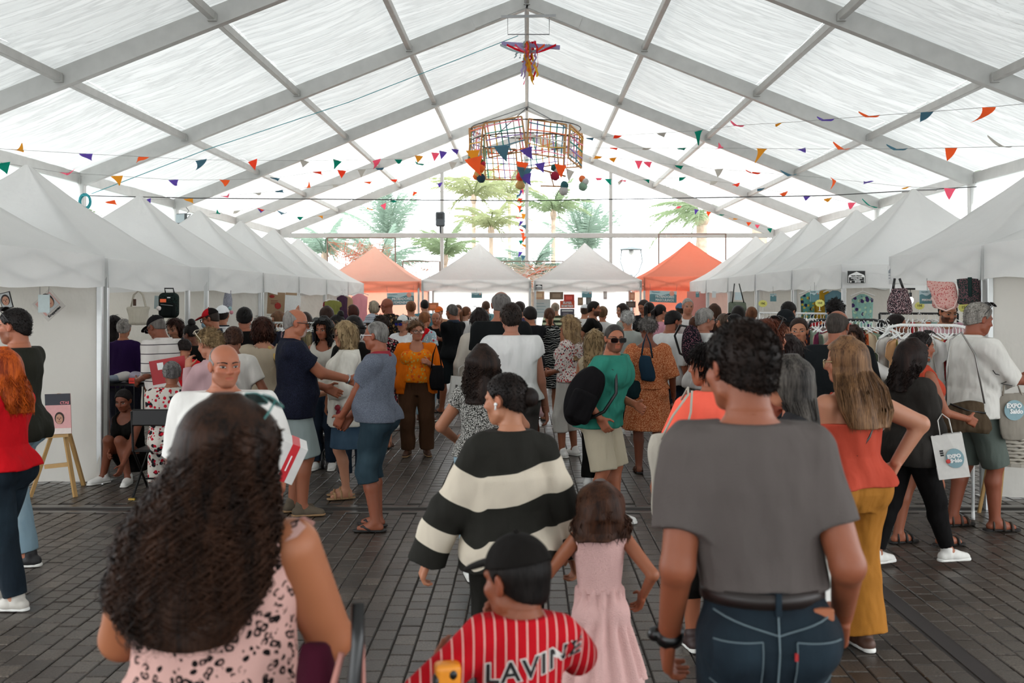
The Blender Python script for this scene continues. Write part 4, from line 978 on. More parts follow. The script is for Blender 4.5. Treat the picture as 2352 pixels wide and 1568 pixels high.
for i, (y0, y1, zb, zt, zp, walls, lab) in enumerate((
    (7.4, 10.38, 2.03, 2.36, 3.45, 'bl', 'nearest white market tent of the left row with a closed grey wall behind'),
    (10.46, 13.05, 2.02, 2.34, 3.5, 'l', 'white market tent of the left row with black backpack hung inside'),
    (13.75, 16.6, 2.02, 2.36, 3.5, 'lb', 'third white market tent of the left row above the red cap'),
    (16.65, 19.2, 2.02, 2.36, 3.52, 'lb', 'fourth white market tent of the left row over the brown poster'),
    (19.25, 21.85, 2.02, 2.36, 3.54, 'l', 'fifth white market tent of the left row'),
    (21.9, 24.5, 2.02, 2.36, 3.56, 'lb', 'sixth white market tent of the left row'),
    (24.55, 26.9, 2.02, 2.36, 3.5, 'l', 'last white market tent of the left row beside the orange tent'))):
    LT.append(market_tent(lab, -AX - TWd / 2, (y0 + y1) / 2, TWd, y1 - y0, zb, zt, zp, walls=walls, group='white tents of the left row'))
for i, (y0, y1, zb, zt, zp, walls, lab) in enumerate((
    (6.6, 9.58, 2.1, 2.44, 3.55, 'br', 'nearest white market tent of the right row with a closed beige wall'),
    (9.64, 12.1, 2.09, 2.43, 3.6, 'r', 'white market tent of the right row where patterned bags hang'),
    (13.9, 16.5, 2.06, 2.40, 3.60, 'rb', 'white market tent of the right row with the black roof-shaped print sign'),
    (16.55, 19.15, 2.08, 2.40, 3.52, 'r', 'white right-row tent over the yellow starburst price sign'),
    (19.2, 21.75, 2.08, 2.40, 3.58, 'rb', 'white right-row tent where the green bag hangs'),
    (21.8, 24.4, 2.08, 2.40, 3.5, 'r', 'sixth white market tent of the right row'),
    (24.45, 26.9, 2.08, 2.40, 3.55, 'rb', 'last white right-row tent in front of the orange tent'))):
    market_tent(lab, AX + TWd / 2, (y0 + y1) / 2, TWd, y1 - y0, zb, zt, zp, walls=walls, group='white tents of the right row')
BD = 27.2
market_tent('faded orange market tent with women\'s fitting room banner', -4.38, BD + 1.5, 2.9, 2.9, 2.16, 2.42, 3.45, TO2, TO, 'bl', 0, TO)
market_tent('left white tent of the two across the end', -1.38, BD + 1.5, 3.0, 3.0, 2.16, 2.46, 3.55, TW2, walls='b', group='white tents across the end', wmat=TEND)
market_tent('right white tent of the two across the end', 1.67, BD + 1.5, 2.95, 3.0, 2.16, 2.46, 3.55, TW2, walls='b', group='white tents across the end', wmat=TEND)
market_tent('bright orange market tent with men\'s fitting room banner', 4.68, BD + 1.5, 3.0, 3.0, 2.17, 2.55, 3.6, TO, TO, 'fb', 0, TO)

# ------------------------------------------------------------ outside: palms, lamp, string nets
LEAF = [fabric_sheet('palm_green', '#7f8f70', .5), fabric_sheet('palm_olive', '#8f9672', .5), fabric_sheet('palm_grey_green', '#869a8c', .5)]; BARK = plain('palm_bark', '#a89684', .9, 0, .3, 6, .02)
def frond_mesh(L, droop, nl, mat, seed):
    g = np.random.default_rng(seed); V = []; F = []; n = 12; P_ = []
    for i in range(n + 1):
        t = i / n; P_.append((L * (t - .12 * droop * t * t), 0, L * (.35 * t - droop * .75 * t * t)))
    P_ = np.array(P_); mbt = MB(); mbt.tube(P_, [.035 * (1 - .8 * i / n) + .004 for i in range(n + 1)], 4)
    for k in range(nl):
        t = .1 + .9 * k / nl; p = np.array([np.interp(t, np.linspace(0, 1, n + 1), P_[:, j]) for j in range(3)])
        for sg in (1, -1):
            l = L * .27 * math.sin(math.pi * min(1, .15 + t * .85)) ** .6 + .08; d = np.array([.55 + .3 * g.random(), sg * (.8 + .2 * g.random()), -.35 - .9 * g.random() * droop]); d /= np.linalg.norm(d); w = np.array([.013, 0, .006])
            mbt.add([p - w, p + w, p + d * l * .6 + w * .8 + [0, 0, -.02], p + d * l + [0, 0, -.12 * l], p + d * l * .6 - w * .8 + [0, 0, -.02]], [(0, 1, 2, 3, 4)])
    return mbt.mesh('frond', mat)
FM = {}
def palm(label, px, py, D, L, n, kind, droop=.9, up=.3, trunk=True, lean=0.0, wind=0, seed=0, tr=.10, zt=None):
    p = pt(px, py, D); t = thing('palm_tree', label, 'palm tree', (p.x, p.y, 0)); g = np.random.default_rng(seed + 50); zc = p.z
    key = (kind, droop, L)
    if key not in FM: FM[key] = [frond_mesh(L, droop * q_, 46, LEAF[kind], int(seed * 3 + 10 * q_)) for q_ in (.6, 1.0, 1.3)]
    if trunk:
        mb = MB(); P_ = [(lean * (1 - i / 10) ** 2 * 1.0, 0, zc * i / 10) for i in range(11)]; mb.tube(P_, [tr * (1.25 - .35 * i / 10 + .05 * (i % 2)) for i in range(11)], 9); mb.build('trunk', BARK, t, True)
        mb = MB(); mb.ball((0, 0, zc - .1), (tr * 1.5, tr * 1.5, .3), 8); mb.build('crown_base', BARK, t, True)
    n = int(n * .75)
    for i in range(n):
        a = i * 2.399 + g.random() * .3; el = up + (.9 * (1 - i / n)) - .25 + g.random() * .2; a2 = a
        if wind: a2 = math.pi + (a - math.pi) * (1 - .0 * wind); dirx = math.cos(a)
        if wind and math.cos(a) > .2: a2 = math.pi - a; 
        inst(FM[key][i % 3], 'frond', t, (0, 0, zc), (0, -el, 0), (1, 1, 1) if not wind else (1, 1, 1)).rotation_euler = Matrix.Rotation(a2, 3, 'Z').to_quaternion().to_matrix().__matmul__(Matrix.Rotation(-el, 3, 'Y')).to_euler()
palm('tall feathery palm behind the gable left of the middle post', 1088, 452, 46, 2.3, 20, 1, .9, .2, seed=1)
palm('palm with thin trunk behind the gable right of the middle post', 1271, 488, 44, 1.9, 18, 0, .9, .35, seed=2)
palm('bushy upright date palm behind the left end of the gable', 890, 560, 48, 2.9, 26, 2, .35, .75, seed=3)
palm('low broad palm in front of the tall feathery palm', 1128, 525, 42, 1.9, 18, 1, .9, .25, seed=4)
palm('distant palm crown right behind the middle post', 1170, 450, 60, 2.6, 18, 1, .8, .3, seed=5)
palm('bushy date palm above the right white end tent', 1345, 585, 47, 2.7, 26, 2, .35, .7, seed=6)
palm('low green palm beside the speaker post', 1022, 590, 40, 1.7, 18, 0, .8, .4, seed=7)
palm('low grey green palm behind the orange tent', 872, 630, 40, 2.2, 20, 2, .6, .4, seed=8)
palm('windswept palm beyond the bright orange tent', 1612, 500, 46, 2.6, 18, 0, 1.1, .1, wind=1, seed=9, tr=.26)
palm('thick palm trunk outside behind the right tents', 1745, 480, 38, 1.6, 16, 0, .9, .3, seed=10, tr=.30)
palm('palm trunk outside at the right marquee column', 2152, 420, 24, 1.5, 14, 0, .9, .2, seed=11, tr=.2)
palm('palm outside beyond the left eave', 285, 505, 26, 1.6, 16, 0, .9, .3, seed=12, tr=.2)
palm('small palm outside beyond the far right tents', 2015, 485, 30, 1.3, 14, 0, .9, .3, seed=13, tr=.2)
palm('shrubby palm low behind the far left white tent', 745, 585, 40, 1.8, 18, 2, .8, .4, seed=14)
palm('leafy palm low between the end tents', 1225, 640, 36, 1.7, 18, 2, .8, .4, seed=15)
# street lamp
sl = thing('street_lamp', 'dark ornate street lamp outside beside the bright orange tent', 'lamp', (gx(1450, 38), 38, 0)); LM = plain('lamp_iron', '#5d6a6e', .5)
mb = MB(); mb.cyl((0, 0), .06, 0, 2.9, 10); mb.cyl((0, 0), .12, 0, .5, 10); mb.build('pole', LM, sl, True)
mb = MB(); zt = gz(572, 38)
for sg in (1, -1): mb.tube([(sg * .05, 0, gz(640, 38)), (sg * .28, 0, gz(625, 38)), (sg * .42, 0, gz(600, 38)), (sg * .36, 0, zt)], .022, 6)
mb.build('bracket', LM, sl, True)
mb = MB(); mb.cyl((0, 0), .46, zt - .03, zt + .03, 16, 0, .40); mb.cyl((0, 0), .3, zt + .03, zt + .10, 16, 0, .05); mb.build('lamp_shade', LM, sl, True)
mb = MB(); mb.ball((0, 0, zt - .12), .12, 10); mb.build('bulb', plain('lamp_glass', '#dfe5e5', .2), sl, True)
CORDS = [plain('orange_cord', '#e8643c', .7), plain('tan_cord', '#c9a27c', .7), plain('white_cord', '#e8e2da', .7)]
def netp(label, x0, x1, y0, y1, D, n, dens):
    a, b = pt(x0, y0, D), pt(x1, y1, D); t = thing('string_net', label, 'decoration', (a.x, D, b.z)); W, Hh = b.x - a.x, a.z - b.z
    mb = MB()
    for p, q_ in (((0, 0, Hh), (W, 0, Hh)), ((0, 0, 0), (0, 0, Hh)), ((W, 0, 0), (W, 0, Hh))): mb.bar(p, q_, .035, .035)
    mb.build('frame', plain('net_frame', '#7d6a5e', .6), t)
    for c, k in enumerate(dens):
        mb = MB()
        for i in range(k):
            p = [np.array([random.random() * W, (random.random() - .5) * .1, random.random() * Hh]) for _ in range(2)]; m_ = (p[0] + p[1]) / 2 + np.array([0, 0, -.12 * random.random()]); mb.tube([p[0], m_, p[1]], .006, 3, cap=False)
        if k: o = mb.build('cord', CORDS[c], t); o['kind'] = 'stuff'
netp('tangle of orange cords in a frame above the faded orange tent', 752, 908, 546, 660, 31.5, 1, (50, 60, 70))
netp('tangle of pale cords hung between the two white end tents', 1130, 1300, 600, 668, 31.5, 1, (24, 50, 90))
netp('empty string frame above the bright orange tent', 1513, 1667, 537, 650, 31.5, 1, (3, 3, 3))
netp('loose pale cords right of the speaker post', 925, 1010, 600, 660, 31.8, 1, (10, 20, 50))
# ------------------------------------------------------------ the crowd, nearest first
C = cloth
BLK, WHT, NAVY = C('#0d0b09'), C('#dedbd6'), C('#15192a')
JD, JL, JM = C('#1c2530', 'denim', '#2b3a48'), C('#7f97a3', 'denim', '#9fb3bb'), C('#33475a', 'denim', '#4a6072')
SB, SW, ST = plain('black_shoe', '#14110f', .6), plain('white_shoe', '#d9d7d2', .6), plain('brown_leather', '#4a2c1c', .6)
SOLEB = plain('dark_sole', '#1b1614', .8); SOLET = plain('cork_sole', '#9c7a55', .8)
sn = lambda m=SW, **k: dict(kind='sneaker', m=m, **k)
sd = lambda m=ST, s=SOLEB: dict(kind='sandal', m=m, sole=s)
fl = dict(kind='flop', m=SB)
jn = lambda m=JM, **k: dict(m=m, kind='jeans', **k)
def tee(m, **k): return {**dict(m=m, name='t_shirt'), **k}
PEO = {}
# --- foreground
lw = person(538, 925, 2.4, 2, 'woman with long dark curly hair in a pink leopard print sleeveless top', fem=1, b=1.22, skin='#a86a48', hy=-48, hp=8,
  hair=('curly', '#0c0705', '#3c2417', dict(len=1.19, w=.16, back=-.135, sx=-.04, wl=.62, t=.11, win=.14, ww=.27, noise=.03, locks=dict(n=1500, r=.0022, curl=.023, turns=5.5, arc=(125, 415), seg=52, inset=.93, seed=4))),
  top=dict(m=C('#c99f96', 'leopard', '#120d0d', '#7a5148', sc=1.6), sl='none', neck='boat', hem=.86, fit=.016, drape=.96, name='sleeveless_top', tuck=1), bot=jn(C('#181517'), waist=.98), shoes=sn(SB),
  aR=(.145, .20, .60), aL=(.16, .20, .60), pR=(.42, -.5, -1), pL=(-.5, -.5, -1), thick=1.26, ext=[glasses('sun', plain('teal_frame', '#2f6a66', .25), 'top', '#123a3a')])
def ruffle(q):
    for sg in (1, -1):
        mb = MB(); P0 = []
        for k in range(13):
            t = R_(-70 + 215 * k / 12); S = q.S[sg]; P0.append((S[0] + sg * (.005 + .012 * math.sin(k * 2.4)), S[1] + .085 * math.cos(t), S[2] - .02 + .085 * math.sin(t)))
        V = []
        for p in P0: V += [p, (p[0] + sg * .03, p[1] * 1.0, p[2] + .012)]
        mob('ruffle', V, np.array([(2 * k, 2 * k + 1, 2 * k + 3, 2 * k + 2) for k in range(12)]), C('#c99f96', 'leopard', '#120d0d', '#7a5148', sc=1.6), q.root, True)
ruffle(lw)
gm = person(1700, 737, 2.8, 0, 'dark haired man seen from behind in a grey t-shirt and dark jeans', b=.84, skin='#8f5237', hy=24, hp=3, hair=('short', '#0d0806', '#24160f', dict(t=.055)), lean=(-.05, .0),
  top=tee(C('#57504d', fold=1.4), sl='short', hem=1.036, fit=.010, drape=1.0, tuck=0, sfit=.003, fold=1.6), bot=dict(m=C('#161d24', 'denim', '#26343d'), kind='jeans', waist=1.042, fit=.02, belt=plain('belt_leather', '#1a0f0b', .5)), shoes=sn(SB),
  aL=(.140, .05, .505), aR=(.135, .06, .535), pR=(.05, -1, -.1), pL=(-.2, -1, -.2), curl=.45, thick=1.0, ext=[band('watch', BLACK, 'wristL', 1.35, .018)])
def jeans_back(q):
    s = q.s; bv = BVHTree.FromPolygons([tuple(v) for v in q.botVQ[0]], [tuple(f) for f in q.botVQ[1]]); dn = C('#1b242c', 'denim', '#2b3a44')
    def on(x, z, o=.003):
        h = bv.ray_cast(Vector((x, -1, z)), Vector((0, 1, 0))); return (x, (h[0].y if h[0] else -.15) - o, z)
    wz = q.wz
    for sg in (1, -1):
        V = []; F = []; n = 7
        for j in range(n):
            for i in range(n):
                u, v = i / (n - 1), j / (n - 1); x = sg * (.045 + .125 * u); z = wz - .115 - (.13 + .025 * math.sin(math.pi * u)) * v; V.append(on(x, z, .004))
        F = [(j * n + i, j * n + i + 1, (j + 1) * n + i + 1, (j + 1) * n + i) for j in range(n - 1) for i in range(n - 1)]; o = mob('pocket', V, np.array(F), dn, q.root, True)
        mb = MB(); mb.tube([on(sg * (.045 + .125 * t), wz - .118, .006) for t in np.linspace(0, 1, 8)], .0022, 4); mb.tube([on(sg * (.045 + .125 * t), wz - .245 - .025 * math.sin(math.pi * t), .006) for t in np.linspace(0, 1, 8)], .0018, 4); mb.tube([on(sg * .045, wz - .118 - .13 * t, .006) for t in np.linspace(0, 1, 6)], .0018, 4); mb.build('stitching', plain('denim_stitch', '#5b6a70', .8), o)
        mb = MB(); mb.tube([on(sg * x, wz - .055 - .05 * (1 - x / .16), .004) for x in np.linspace(0, .16, 8)], .0025, 4); mb.build('seam', plain('denim_stitch', '#5b6a70', .8), q.root)
    mb = MB(); mb.tube([on(0, wz - .04 - .24 * t, .004) for t in np.linspace(0, 1, 10)], .003, 4); mb.build('seam', plain('denim_stitch', '#5b6a70', .8), q.root)
    mb = MB(); p = on(0, wz - .02, .012); mb.box((-.008, p[1] - .004, wz - .055), (.008, p[1] + .008, wz + .006), bev=.002); mb.build('belt_loop', dn, q.root)
    mb = MB(); p = on(.125, wz - .055, .004); mb.box((.10, p[1] - .001, wz - .075), (.155, p[1] + .02, wz - .042), bev=.003); mb.build('leather_patch', plain('tan_patch', '#9a5a3a', .7), q.root)
    mb = MB(); p = on(.043, wz - .15, .006); mb.box((.038, p[1] - .002, wz - .165), (.046, p[1] + .006, wz - .145)); mb.build('red_tab', plain('red_tab', '#a01818', .7), q.root)
jeans_back(gm)
boy = person(1183, 1232, 2.6, 8, 'boy in black cap and red pinstripe shirt with LAVINE across the back', kid=1.22, b=.70, skin='#8a4f34', hy=42, hp=6, hair=('short', '#0f0a08', None, dict(t=.03)),
  top=tee(C('#b3101c', 'stripes_v', '#d9a8a0', sc=1.25), sl='elbow', hem=.8, fit=.02, sfit=.014, drape=1.0, fold=1.3), bot=dict(m=NAVY, kind='bermuda'), shoes=sn(), aR=(.02, .19, .78), pR=(1, .4, -.9), aL=(.165, .15, .70), curl=.5, thick=.8, ext=[hat('cap', C('#14110f'))])
def on_back(q, s, size, x0, z0, tilt, mats, arc=.0):
    """lettering wrapped on the back of a shirt"""
    bv = BVHTree.FromPolygons([tuple(v) for v in q.topVQ[0]], [tuple(f) for f in q.topVQ[1]])
    for k, (off, m, o) in enumerate(mats):
        cu = bpy.data.curves.new('tmp', 'FONT'); cu.body = s; cu.size = size; cu.align_x = 'CENTER'; cu.offset = off; cu.resolution_u = 3; cu.space_character = 1.12
        ob = bpy.data.objects.new('tmp', cu); me = bpy.data.meshes.new_from_object(ob); bpy.data.objects.remove(ob)
        for v in me.vertices:
            x, y = v.co.x, v.co.y; y += tilt * x + arc * x * x; h = bv.ray_cast(Vector((x0 + x, -1.5, z0 + y)), Vector((0, 1, 0)))
            v.co = (x0 + x, (h[0].y if h[0] else -.1) - o, z0 + y)
        me.materials.clear(); me.materials.append(m); link(bpy.data.objects.new('lettering', me), q.root)
on_back(boy, 'LAVINE', .072, .025, .955, .2, ((.0042, plain('letter_white', '#d8d2cc', .8), .003), (.0012, plain('letter_black', '#141010', .8), .0045)))
girl = person(1374, 1110, 4.2, 6, 'small girl with brown hair in a pale pink lace dress', kid=1.33, b=.8, skin='#95593c', hy=10, hp=6, hair=('curly', '#23130c', '#4b2c1b', dict(len=1.40, w=.12, back=-.045, wl=.95, t=.10, noise=.035, win=.16, locks=dict(n=520, r=.0022, curl=.010, turns=1.8, arc=(100, 440), seg=18, seed=8))),
  top=dict(m=C('#d3aaa4', 'knit'), sl='none', neck='boat', hem=1.04, fit=.014, drape=.8, name='bodice', tuck=0, fold=.6), bot=dict(m=C('#d3aaa4', 'knit'), kind='dress', waist=1.07, hem=.50, hemw=1.35, flare=.055, pleat=(14, .013, 1.0, .5), name='dress_skirt'), shoes=sd(), aL=(.17, .16, .655), aR=(.17, .03, .57), pR=(.6, -1, 0), feet=((.08, .16, 5), (-.07, -.14, -5)), thick=.9)
def lace(q):
    s = q.s; mb = MB(); n = 40
    T = np.array(sorted(q.T)); rx = np.interp(.9 * s, T[:, 0], T[:, 3]) * 1.35 + .055 + .012; ry = np.interp(.9 * s, T[:, 0], T[:, 4]) * 1.35 * 1.1 + .055 + .012
    V = []
    for k in range(n * 3):
        a = 2 * math.pi * k / (n * 3); r_ = 1.0 + .02 * math.cos(14 * a); dz = .018 * abs(math.sin(a * n / 2)); V += [(rx * r_ * math.cos(a), ry * r_ * math.sin(a), .52 * s), (rx * 1.03 * r_ * math.cos(a), ry * 1.03 * r_ * math.sin(a), .485 * s - dz)]
    N = n * 3; mob('lace_hem', V, np.array([(2 * k, 2 * ((k + 1) % N), 2 * ((k + 1) % N) + 1, 2 * k + 1) for k in range(N)]), C('#d9b3ad', 'knit'), q.root, True)
lace(girl)
def stripes(q, V):
    s = q.s; out = np.zeros(len(V)); L = V.copy(); d = (1.455 * s - L[:, 2]) + .16 * L[:, 0] * 1.0 + .10 * np.abs(L[:, 0])
    for sg in (1, -1):
        S, E, W = q.S[sg], q.E[sg], q.W[sg]; u = (W - S) / np.linalg.norm(W - S); t = (V - S) @ u; m = (sg * (V[:, 0]) > q.S[1][0] * 1.02 + .02) & (t > .03); da = .05 + t * .95
        d = np.where(m, da + .09, d)
    e = [.0, .165, .30, .43, .515, .62, .66, .9]
    for i in range(1, len(e) - 1, 2): out[(d >= e[i]) & (d < e[i + 1])] = 1.0
    return out
# blur-free linear field around each stripe edge keeps the edge crisp
def stripes_lin(q, V):
    s = q.s; d = (1.455 * s - V[:, 2]) + .17 * V[:, 0] + .10 * np.abs(V[:, 0])
    for sg in (1, -1):
        S, E, W = q.S[sg], q.E[sg], q.W[sg]; u = (W - S) / np.linalg.norm(W - S); t = (V - S) @ u; w = np.clip((sg * V[:, 0] - q.S[1][0] * .9) / .06, 0, 1) * (t > .02); o = (1.455 * s - S[2]) + .17 * S[0] + .10 * abs(S[0]); d = d * (1 - w) + (o + t) * w
    e = np.array([.165, .30, .43, .515, .62, .66]); k = np.searchsorted(e, d); near = np.min(np.abs(d[:, None] - e[None]), 1); return .5 + np.where(k % 2 == 1, 1, -1) * np.clip(near * 8, 0, .5)
sw = person(1158, 858, 4.3, 14, 'young woman with a dark bun in a striped dark green and cream sweater', fem=.9, b=1.0, skin='#b27a5c', hy=50, hp=6, hair=('bun', '#0d0908', '#241a16', dict(t=.045, bun=(.12, -.52, .0), br=.19)),
  top=dict(m=C('#24231f', 'attr', '#c6bba9'), sl='long', hem=.83, fit=.022, sfit=.036, drape=1.2, dbl=1, neck='crew', name='sweater', attr=stripes_lin, fold=1.6), bot=jn(C('#15130f'), fit=.016), shoes=sn(SB), aL=(.235, .03, .475), aR=(.185, .03, .478), pL=(-1, -.5, 0), curl=.5, feet=((.08, .12, 5), (-.09, -.1, -5)))
bw = person(517, 790, 5.3, 188, 'bald man with grey sides in a white t-shirt carrying a red striped box', b=1.1, belly=.05, skin='#a9694d', hy=26, hp=2, hair=('ring', '#6f6a66', '#9b9692', dict(t=.02)), brow='#2a1d17', beard=('#6b5248', .18), top=tee(WHT, sl='elbow', fit=.028, drape=1.0, fold=1.4, hem=.85), bot=jn(JD), shoes=sn(SB), aL=(.185, .07, .545), aR=(.165, .03, .50), feet=((.1, .05, 10), (-.1, 0, -8)))
ct = person(1622, 788, 5.35, 6, 'woman in coral t-shirt and black leggings behind the grey shirt man', fem=1, skin='#9a5d41', hy=48, hair=('pony', '#120c0a'), top=tee(C('#ff6a55'), sl='short', fit=.012, hem=.88, name='coral_t_shirt'), bot=dict(m=BLK, kind='leggings', cut=1.5), shoes=sn(plain('black_orange_shoe', '#2a1410', .6)), aL=(.17, .05, .55), feet=((.08, -.12, 5), (-.08, .1, -5)))
gs = person(1806, 822, 4.7, 78, 'woman with grey streaked long straight hair facing left', fem=1, skin='#b0755a', hp=6, hair=('long', '#120d0b', '#5a544e', dict(len=1.2, w=.13, back=-.08, t=.05, win=.10, locks=dict(n=380, r=.002, arc=(60, 480), seg=14, seed=5))), face=True, top=tee(C('#2b2a2c')), bot=jn(JD), shoes=sn(SB), aR='front', aL='front')
ot = person(1938, 780, 5.4, 22, 'woman with long light brown hair, orange strap top and mustard trousers', fem=1, b=1.12, skin='#b07a5f', hy=48, hp=5, hair=('long', '#4a3120', '#8a6544', dict(len=1.25, w=.165, back=-.12, t=.06, win=.13, sx=.02, wl=.75, locks=dict(n=620, r=.0022, curl=.002, turns=1, arc=(140, 420), seg=16, seed=6))),
  top=dict(m=C('#a8412f'), sl='none', neck='tube', top_z=1.27, hem=.93, fit=.018, name='strap_top', strap=C('#a8412f'), fold=1.5), bot=dict(m=C('#9a6526', fold=1.4), kind='trousers', waist=1.0, hemw=.125, knee=.115, fit=.02), shoes=sn(ST), aR=(.165, -.03, .60), aL='front', pR=(1, -.25, .05), thick=1.15, feet=((.1, .0, 8), (-.1, .12, -6)), ext=[glasses('clear', plain('gold_frame', '#a08a66', .3, .6)), strapline('bag_strap', BLACK, [(.10, -.03, 1.42), (.09, -.11, 1.33), (.02, -.135, 1.2), (-.05, -.125, 1.1)], .009)])
# --- right middle
bz = person(2098, 786, 7.1, -72, 'woman with dark curly hair and glasses in a charcoal blazer carrying a paper bag', fem=1, b=1.05, skin='#a86f54', hy=-8, hp=3, hair=('curly', '#120c0b', '#2c1d18', dict(len=1.36, w=.12, back=-.08, t=.10, win=.10, noise=.035, locks=dict(n=420, r=.0026, curl=.014, turns=4, arc=(90, 450), seg=34, seed=9))), face=True,
  top=dict(m=C('#2b2825'), sl='three', hem=.80, fit=.03, drape=1.0, sfit=.02, neck='v', name='blazer', fold=1.4), bot=dict(m=C('#0d0b0b'), kind='leggings'), shoes=sn(plain('woven_white_shoe', '#cfccc6', .7)), aR=(.13, .11, .475), aL=(.10, .16, .52), feet=((.07, .30, 6), (-.08, -.26, -8)), ext=[glasses('clear', plain('thin_frame', '#6a7f80', .3)), band('bracelet', plain('pearl', '#cfc6ba', .3), 'wristR', 1.35, .014), strapline('necklace', STEEL, [(-.06, .075, 1.41), (-.03, .11, 1.34), (0, .125, 1.29), (.03, .11, 1.34), (.06, .075, 1.41)], .003)])
person(2118, 762, 7.75, -78, 'tan woman with sunglasses on dark tied hair, walking behind the blazer woman', fem=1, b=1.05, skin='#96593f', hy=-6, hair=('bun', '#150d0b', None, dict(bun=(0, -.5, -.05), br=.13)), face=True, top=dict(m=C('#a8402c'), sl='none', neck='scoop', hem=.9, name='strap_top'), bot=dict(m=C('#5a4636'), kind='short'), shoes=sd(SB), aR=(.12, .17, .60), aL='relax', feet=((.08, .16, 5), (-.08, -.14, -5)), ext=[glasses('sun', None, 'top')])
ws = person(2250, 695, 8.3, -82, 'tall grey haired man in a white shirt holding spectacles', b=1.05, skin='#8d4f38', hy=-4, hp=12, hair=('short', '#5d5852', '#a39d95', dict(t=.06)), face=True, top=dict(m=C('#d6d3cc', fold=1.5), sl='elbow', hem=.86, fit=.03, drape=1.03, neck='polo', name='shirt', fold=1.8), bot=dict(m=C('#5a625c'), kind='bermuda', fit=.022, hemw=.10), shoes=sd(plain('strap_leather', '#3a3028', .6), SOLEB), aR=(.10, .24, .655), aL=(.06, .25, .66), feet=((.1, .10, 10), (-.1, -.12, -6)), curl=.6, ext=[glasses('sun', None, 'top'), band('watch', BLACK, 'wristR')])
person(1770, 733, 6.5, -60, 'woman with red brown hair and sunglasses on her head looking right', fem=1, skin='#b4775c', hp=0, hy=-12, hair=('bob', '#3a1d14', '#6b3826', dict(t=.05)), face=True, top=tee(C('#8a4a3a')), bot=jn(), shoes=sn(), ext=[glasses('sun', None, 'top')])
person(1812, 775, 7.0, -70, 'dark haired girl glimpsed beside the red haired woman', fem=1, skin='#b98266', hair=('long', '#1c1210', None, dict(len=1.3, w=.11, back=-.06)), face=True, top=tee(C('#b49a8a')), bot=jn(), shoes=sn())
sole = person(1835, 730, 9.4, 165, 'woman with tied hair in a black v-neck shirt reading SOLE', fem=1, skin='#b27a5c', hy=-4, hp=3, hair=('slick', '#1d1310', '#3a271f', dict(t=.04)), face=True, top=tee(C('#111010'), neck='v'), bot=jn(JD), shoes=sn(), aR='front', aL='front')
text('SOLE', .045, plain('print_white', '#cfcfcf', .7), sole.root, (-.075, .215, 1.145 * sole.s), (R_(90), 0, R_(180)))
person(1925, 712, 8.0, -14, 'bald man in a dark t-shirt seen from behind among the racks', b=1.1, skin='#94583e', hy=-22, hair=('ring', '#2a2421', '#4a423c', dict(t=.02)), beard=('#1d1613', .6), top=tee(C('#141719'), sl='elbow'), bot=jn(JD), shoes=sn(SB), aR='bent', aL='front')
person(1957, 752, 8.9, 160, 'young face peering out between the bald man and the long haired woman', kid=1.0, fem=1, skin='#b98468', hair=('long', '#2c1b14', None, dict(len=1.3, w=.1)), face=True, top=tee(WHT, sl='elbow'), bot=jn(), shoes=sn(), aL=(.22, .13, .72), aR='front', dL=(-.6, .5, .2))
person(1803, 713, 11, 20, 'person in a black bucket hat and black t-shirt by the racks', skin='#a56b4e', hair=('short', '#1a1310'), top=tee(BLK), bot=jn(JD), shoes=sn(SB), ext=[hat('bucket', C('#14171a'))])
pk = person(2178, 688, 11.2, 172, 'bearded man in a pink t-shirt reading Lois inside the tent', b=1.1, skin='#b27a5c', hy=12, hp=16, hair=('short', '#15100d'), beard=('#1d1512', .85), face=True, top=tee(C('#d9aeb4'), sl='short'), bot=jn(), shoes=sn(), aR='front', aL='front')
text('Lois', .10, plain('print_black', '#141012', .7), pk.root, (.0, .19, 1.24 * pk.s), (R_(90), 0, R_(180)), bold=.004)
person(2062, 722, 10.9, -100, 'man in dark shirt below the navy patterned bag', skin='#a9694d', hy=-8, hair=('short', '#191210'), beard=('#2a201a', .5), face=True, top=tee(C('#20262a')), bot=jn(JD), shoes=sn(SB))
person(1812, 691, 13.5, -50, 'dark haired man looking down behind the rack of the yellow price sign', skin='#b27a5c', hp=22, hair=('short', '#15100d'), face=True, top=tee(C('#30323a')), bot=jn(JD), shoes=sn())
person(1916, 690, 13.4, 10, 'person with dark curly hair behind the rack of yellow dresses', fem=1, hair=('fluffy', '#120d0c'), top=tee(C('#2a2030')), bot=jn(JD), shoes=sn())
# --- left edge
ol = person(30, 709, 7.2, 92, 'dark haired man in an olive t-shirt and faded jeans at the left edge', b=1.02, skin='#a9694d', hp=6, hair=('short', '#120d0b', None, dict(t=.05)), beard=('#3a2a22', .35), face=True, top=tee(C('#26261f'), sl='short', fit=.022, hem=.84, fold=1.5), bot=jn(JL, fit=.03, hemw=.075), shoes=sn(plain('black_runner', '#121012', .6)), aL=(.115, .12, .555), aR='bent', pL=(-.4, -1, -.1), feet=((.08, .25, 5), (-.1, -.12, -6)), ext=[glasses('sun', None, 'top')])
rh = person(0, 804, 6.2, 82, 'woman with bright copper wavy hair and a red blouse at the left edge', fem=1, b=1.08, skin='#b98266', hair=('curly', '#7d2606', '#d0601a', dict(len=1.30, w=.12, back=-.10, t=.07, win=.08, noise=.03, locks=dict(n=520, r=.0026, curl=.010, turns=3, arc=(60, 480), seg=26, seed=10))), top=dict(m=C('#c0101a', fold=1.3), sl='elbow', sfit=.06, hem=.93, fit=.03, neck='wide', name='blouse', fold=1.4), bot=jn(C('#1a232b', 'denim', '#2b3943'), waist=1.0), shoes=sn(plain('pastel_shoe', '#b9b3aa', .6)), aL=(.10, .20, .62), aR='front', feet=((.08, .15, 6), (-.09, -.16, -4)), ext=[glasses('sun', None, 'top')])
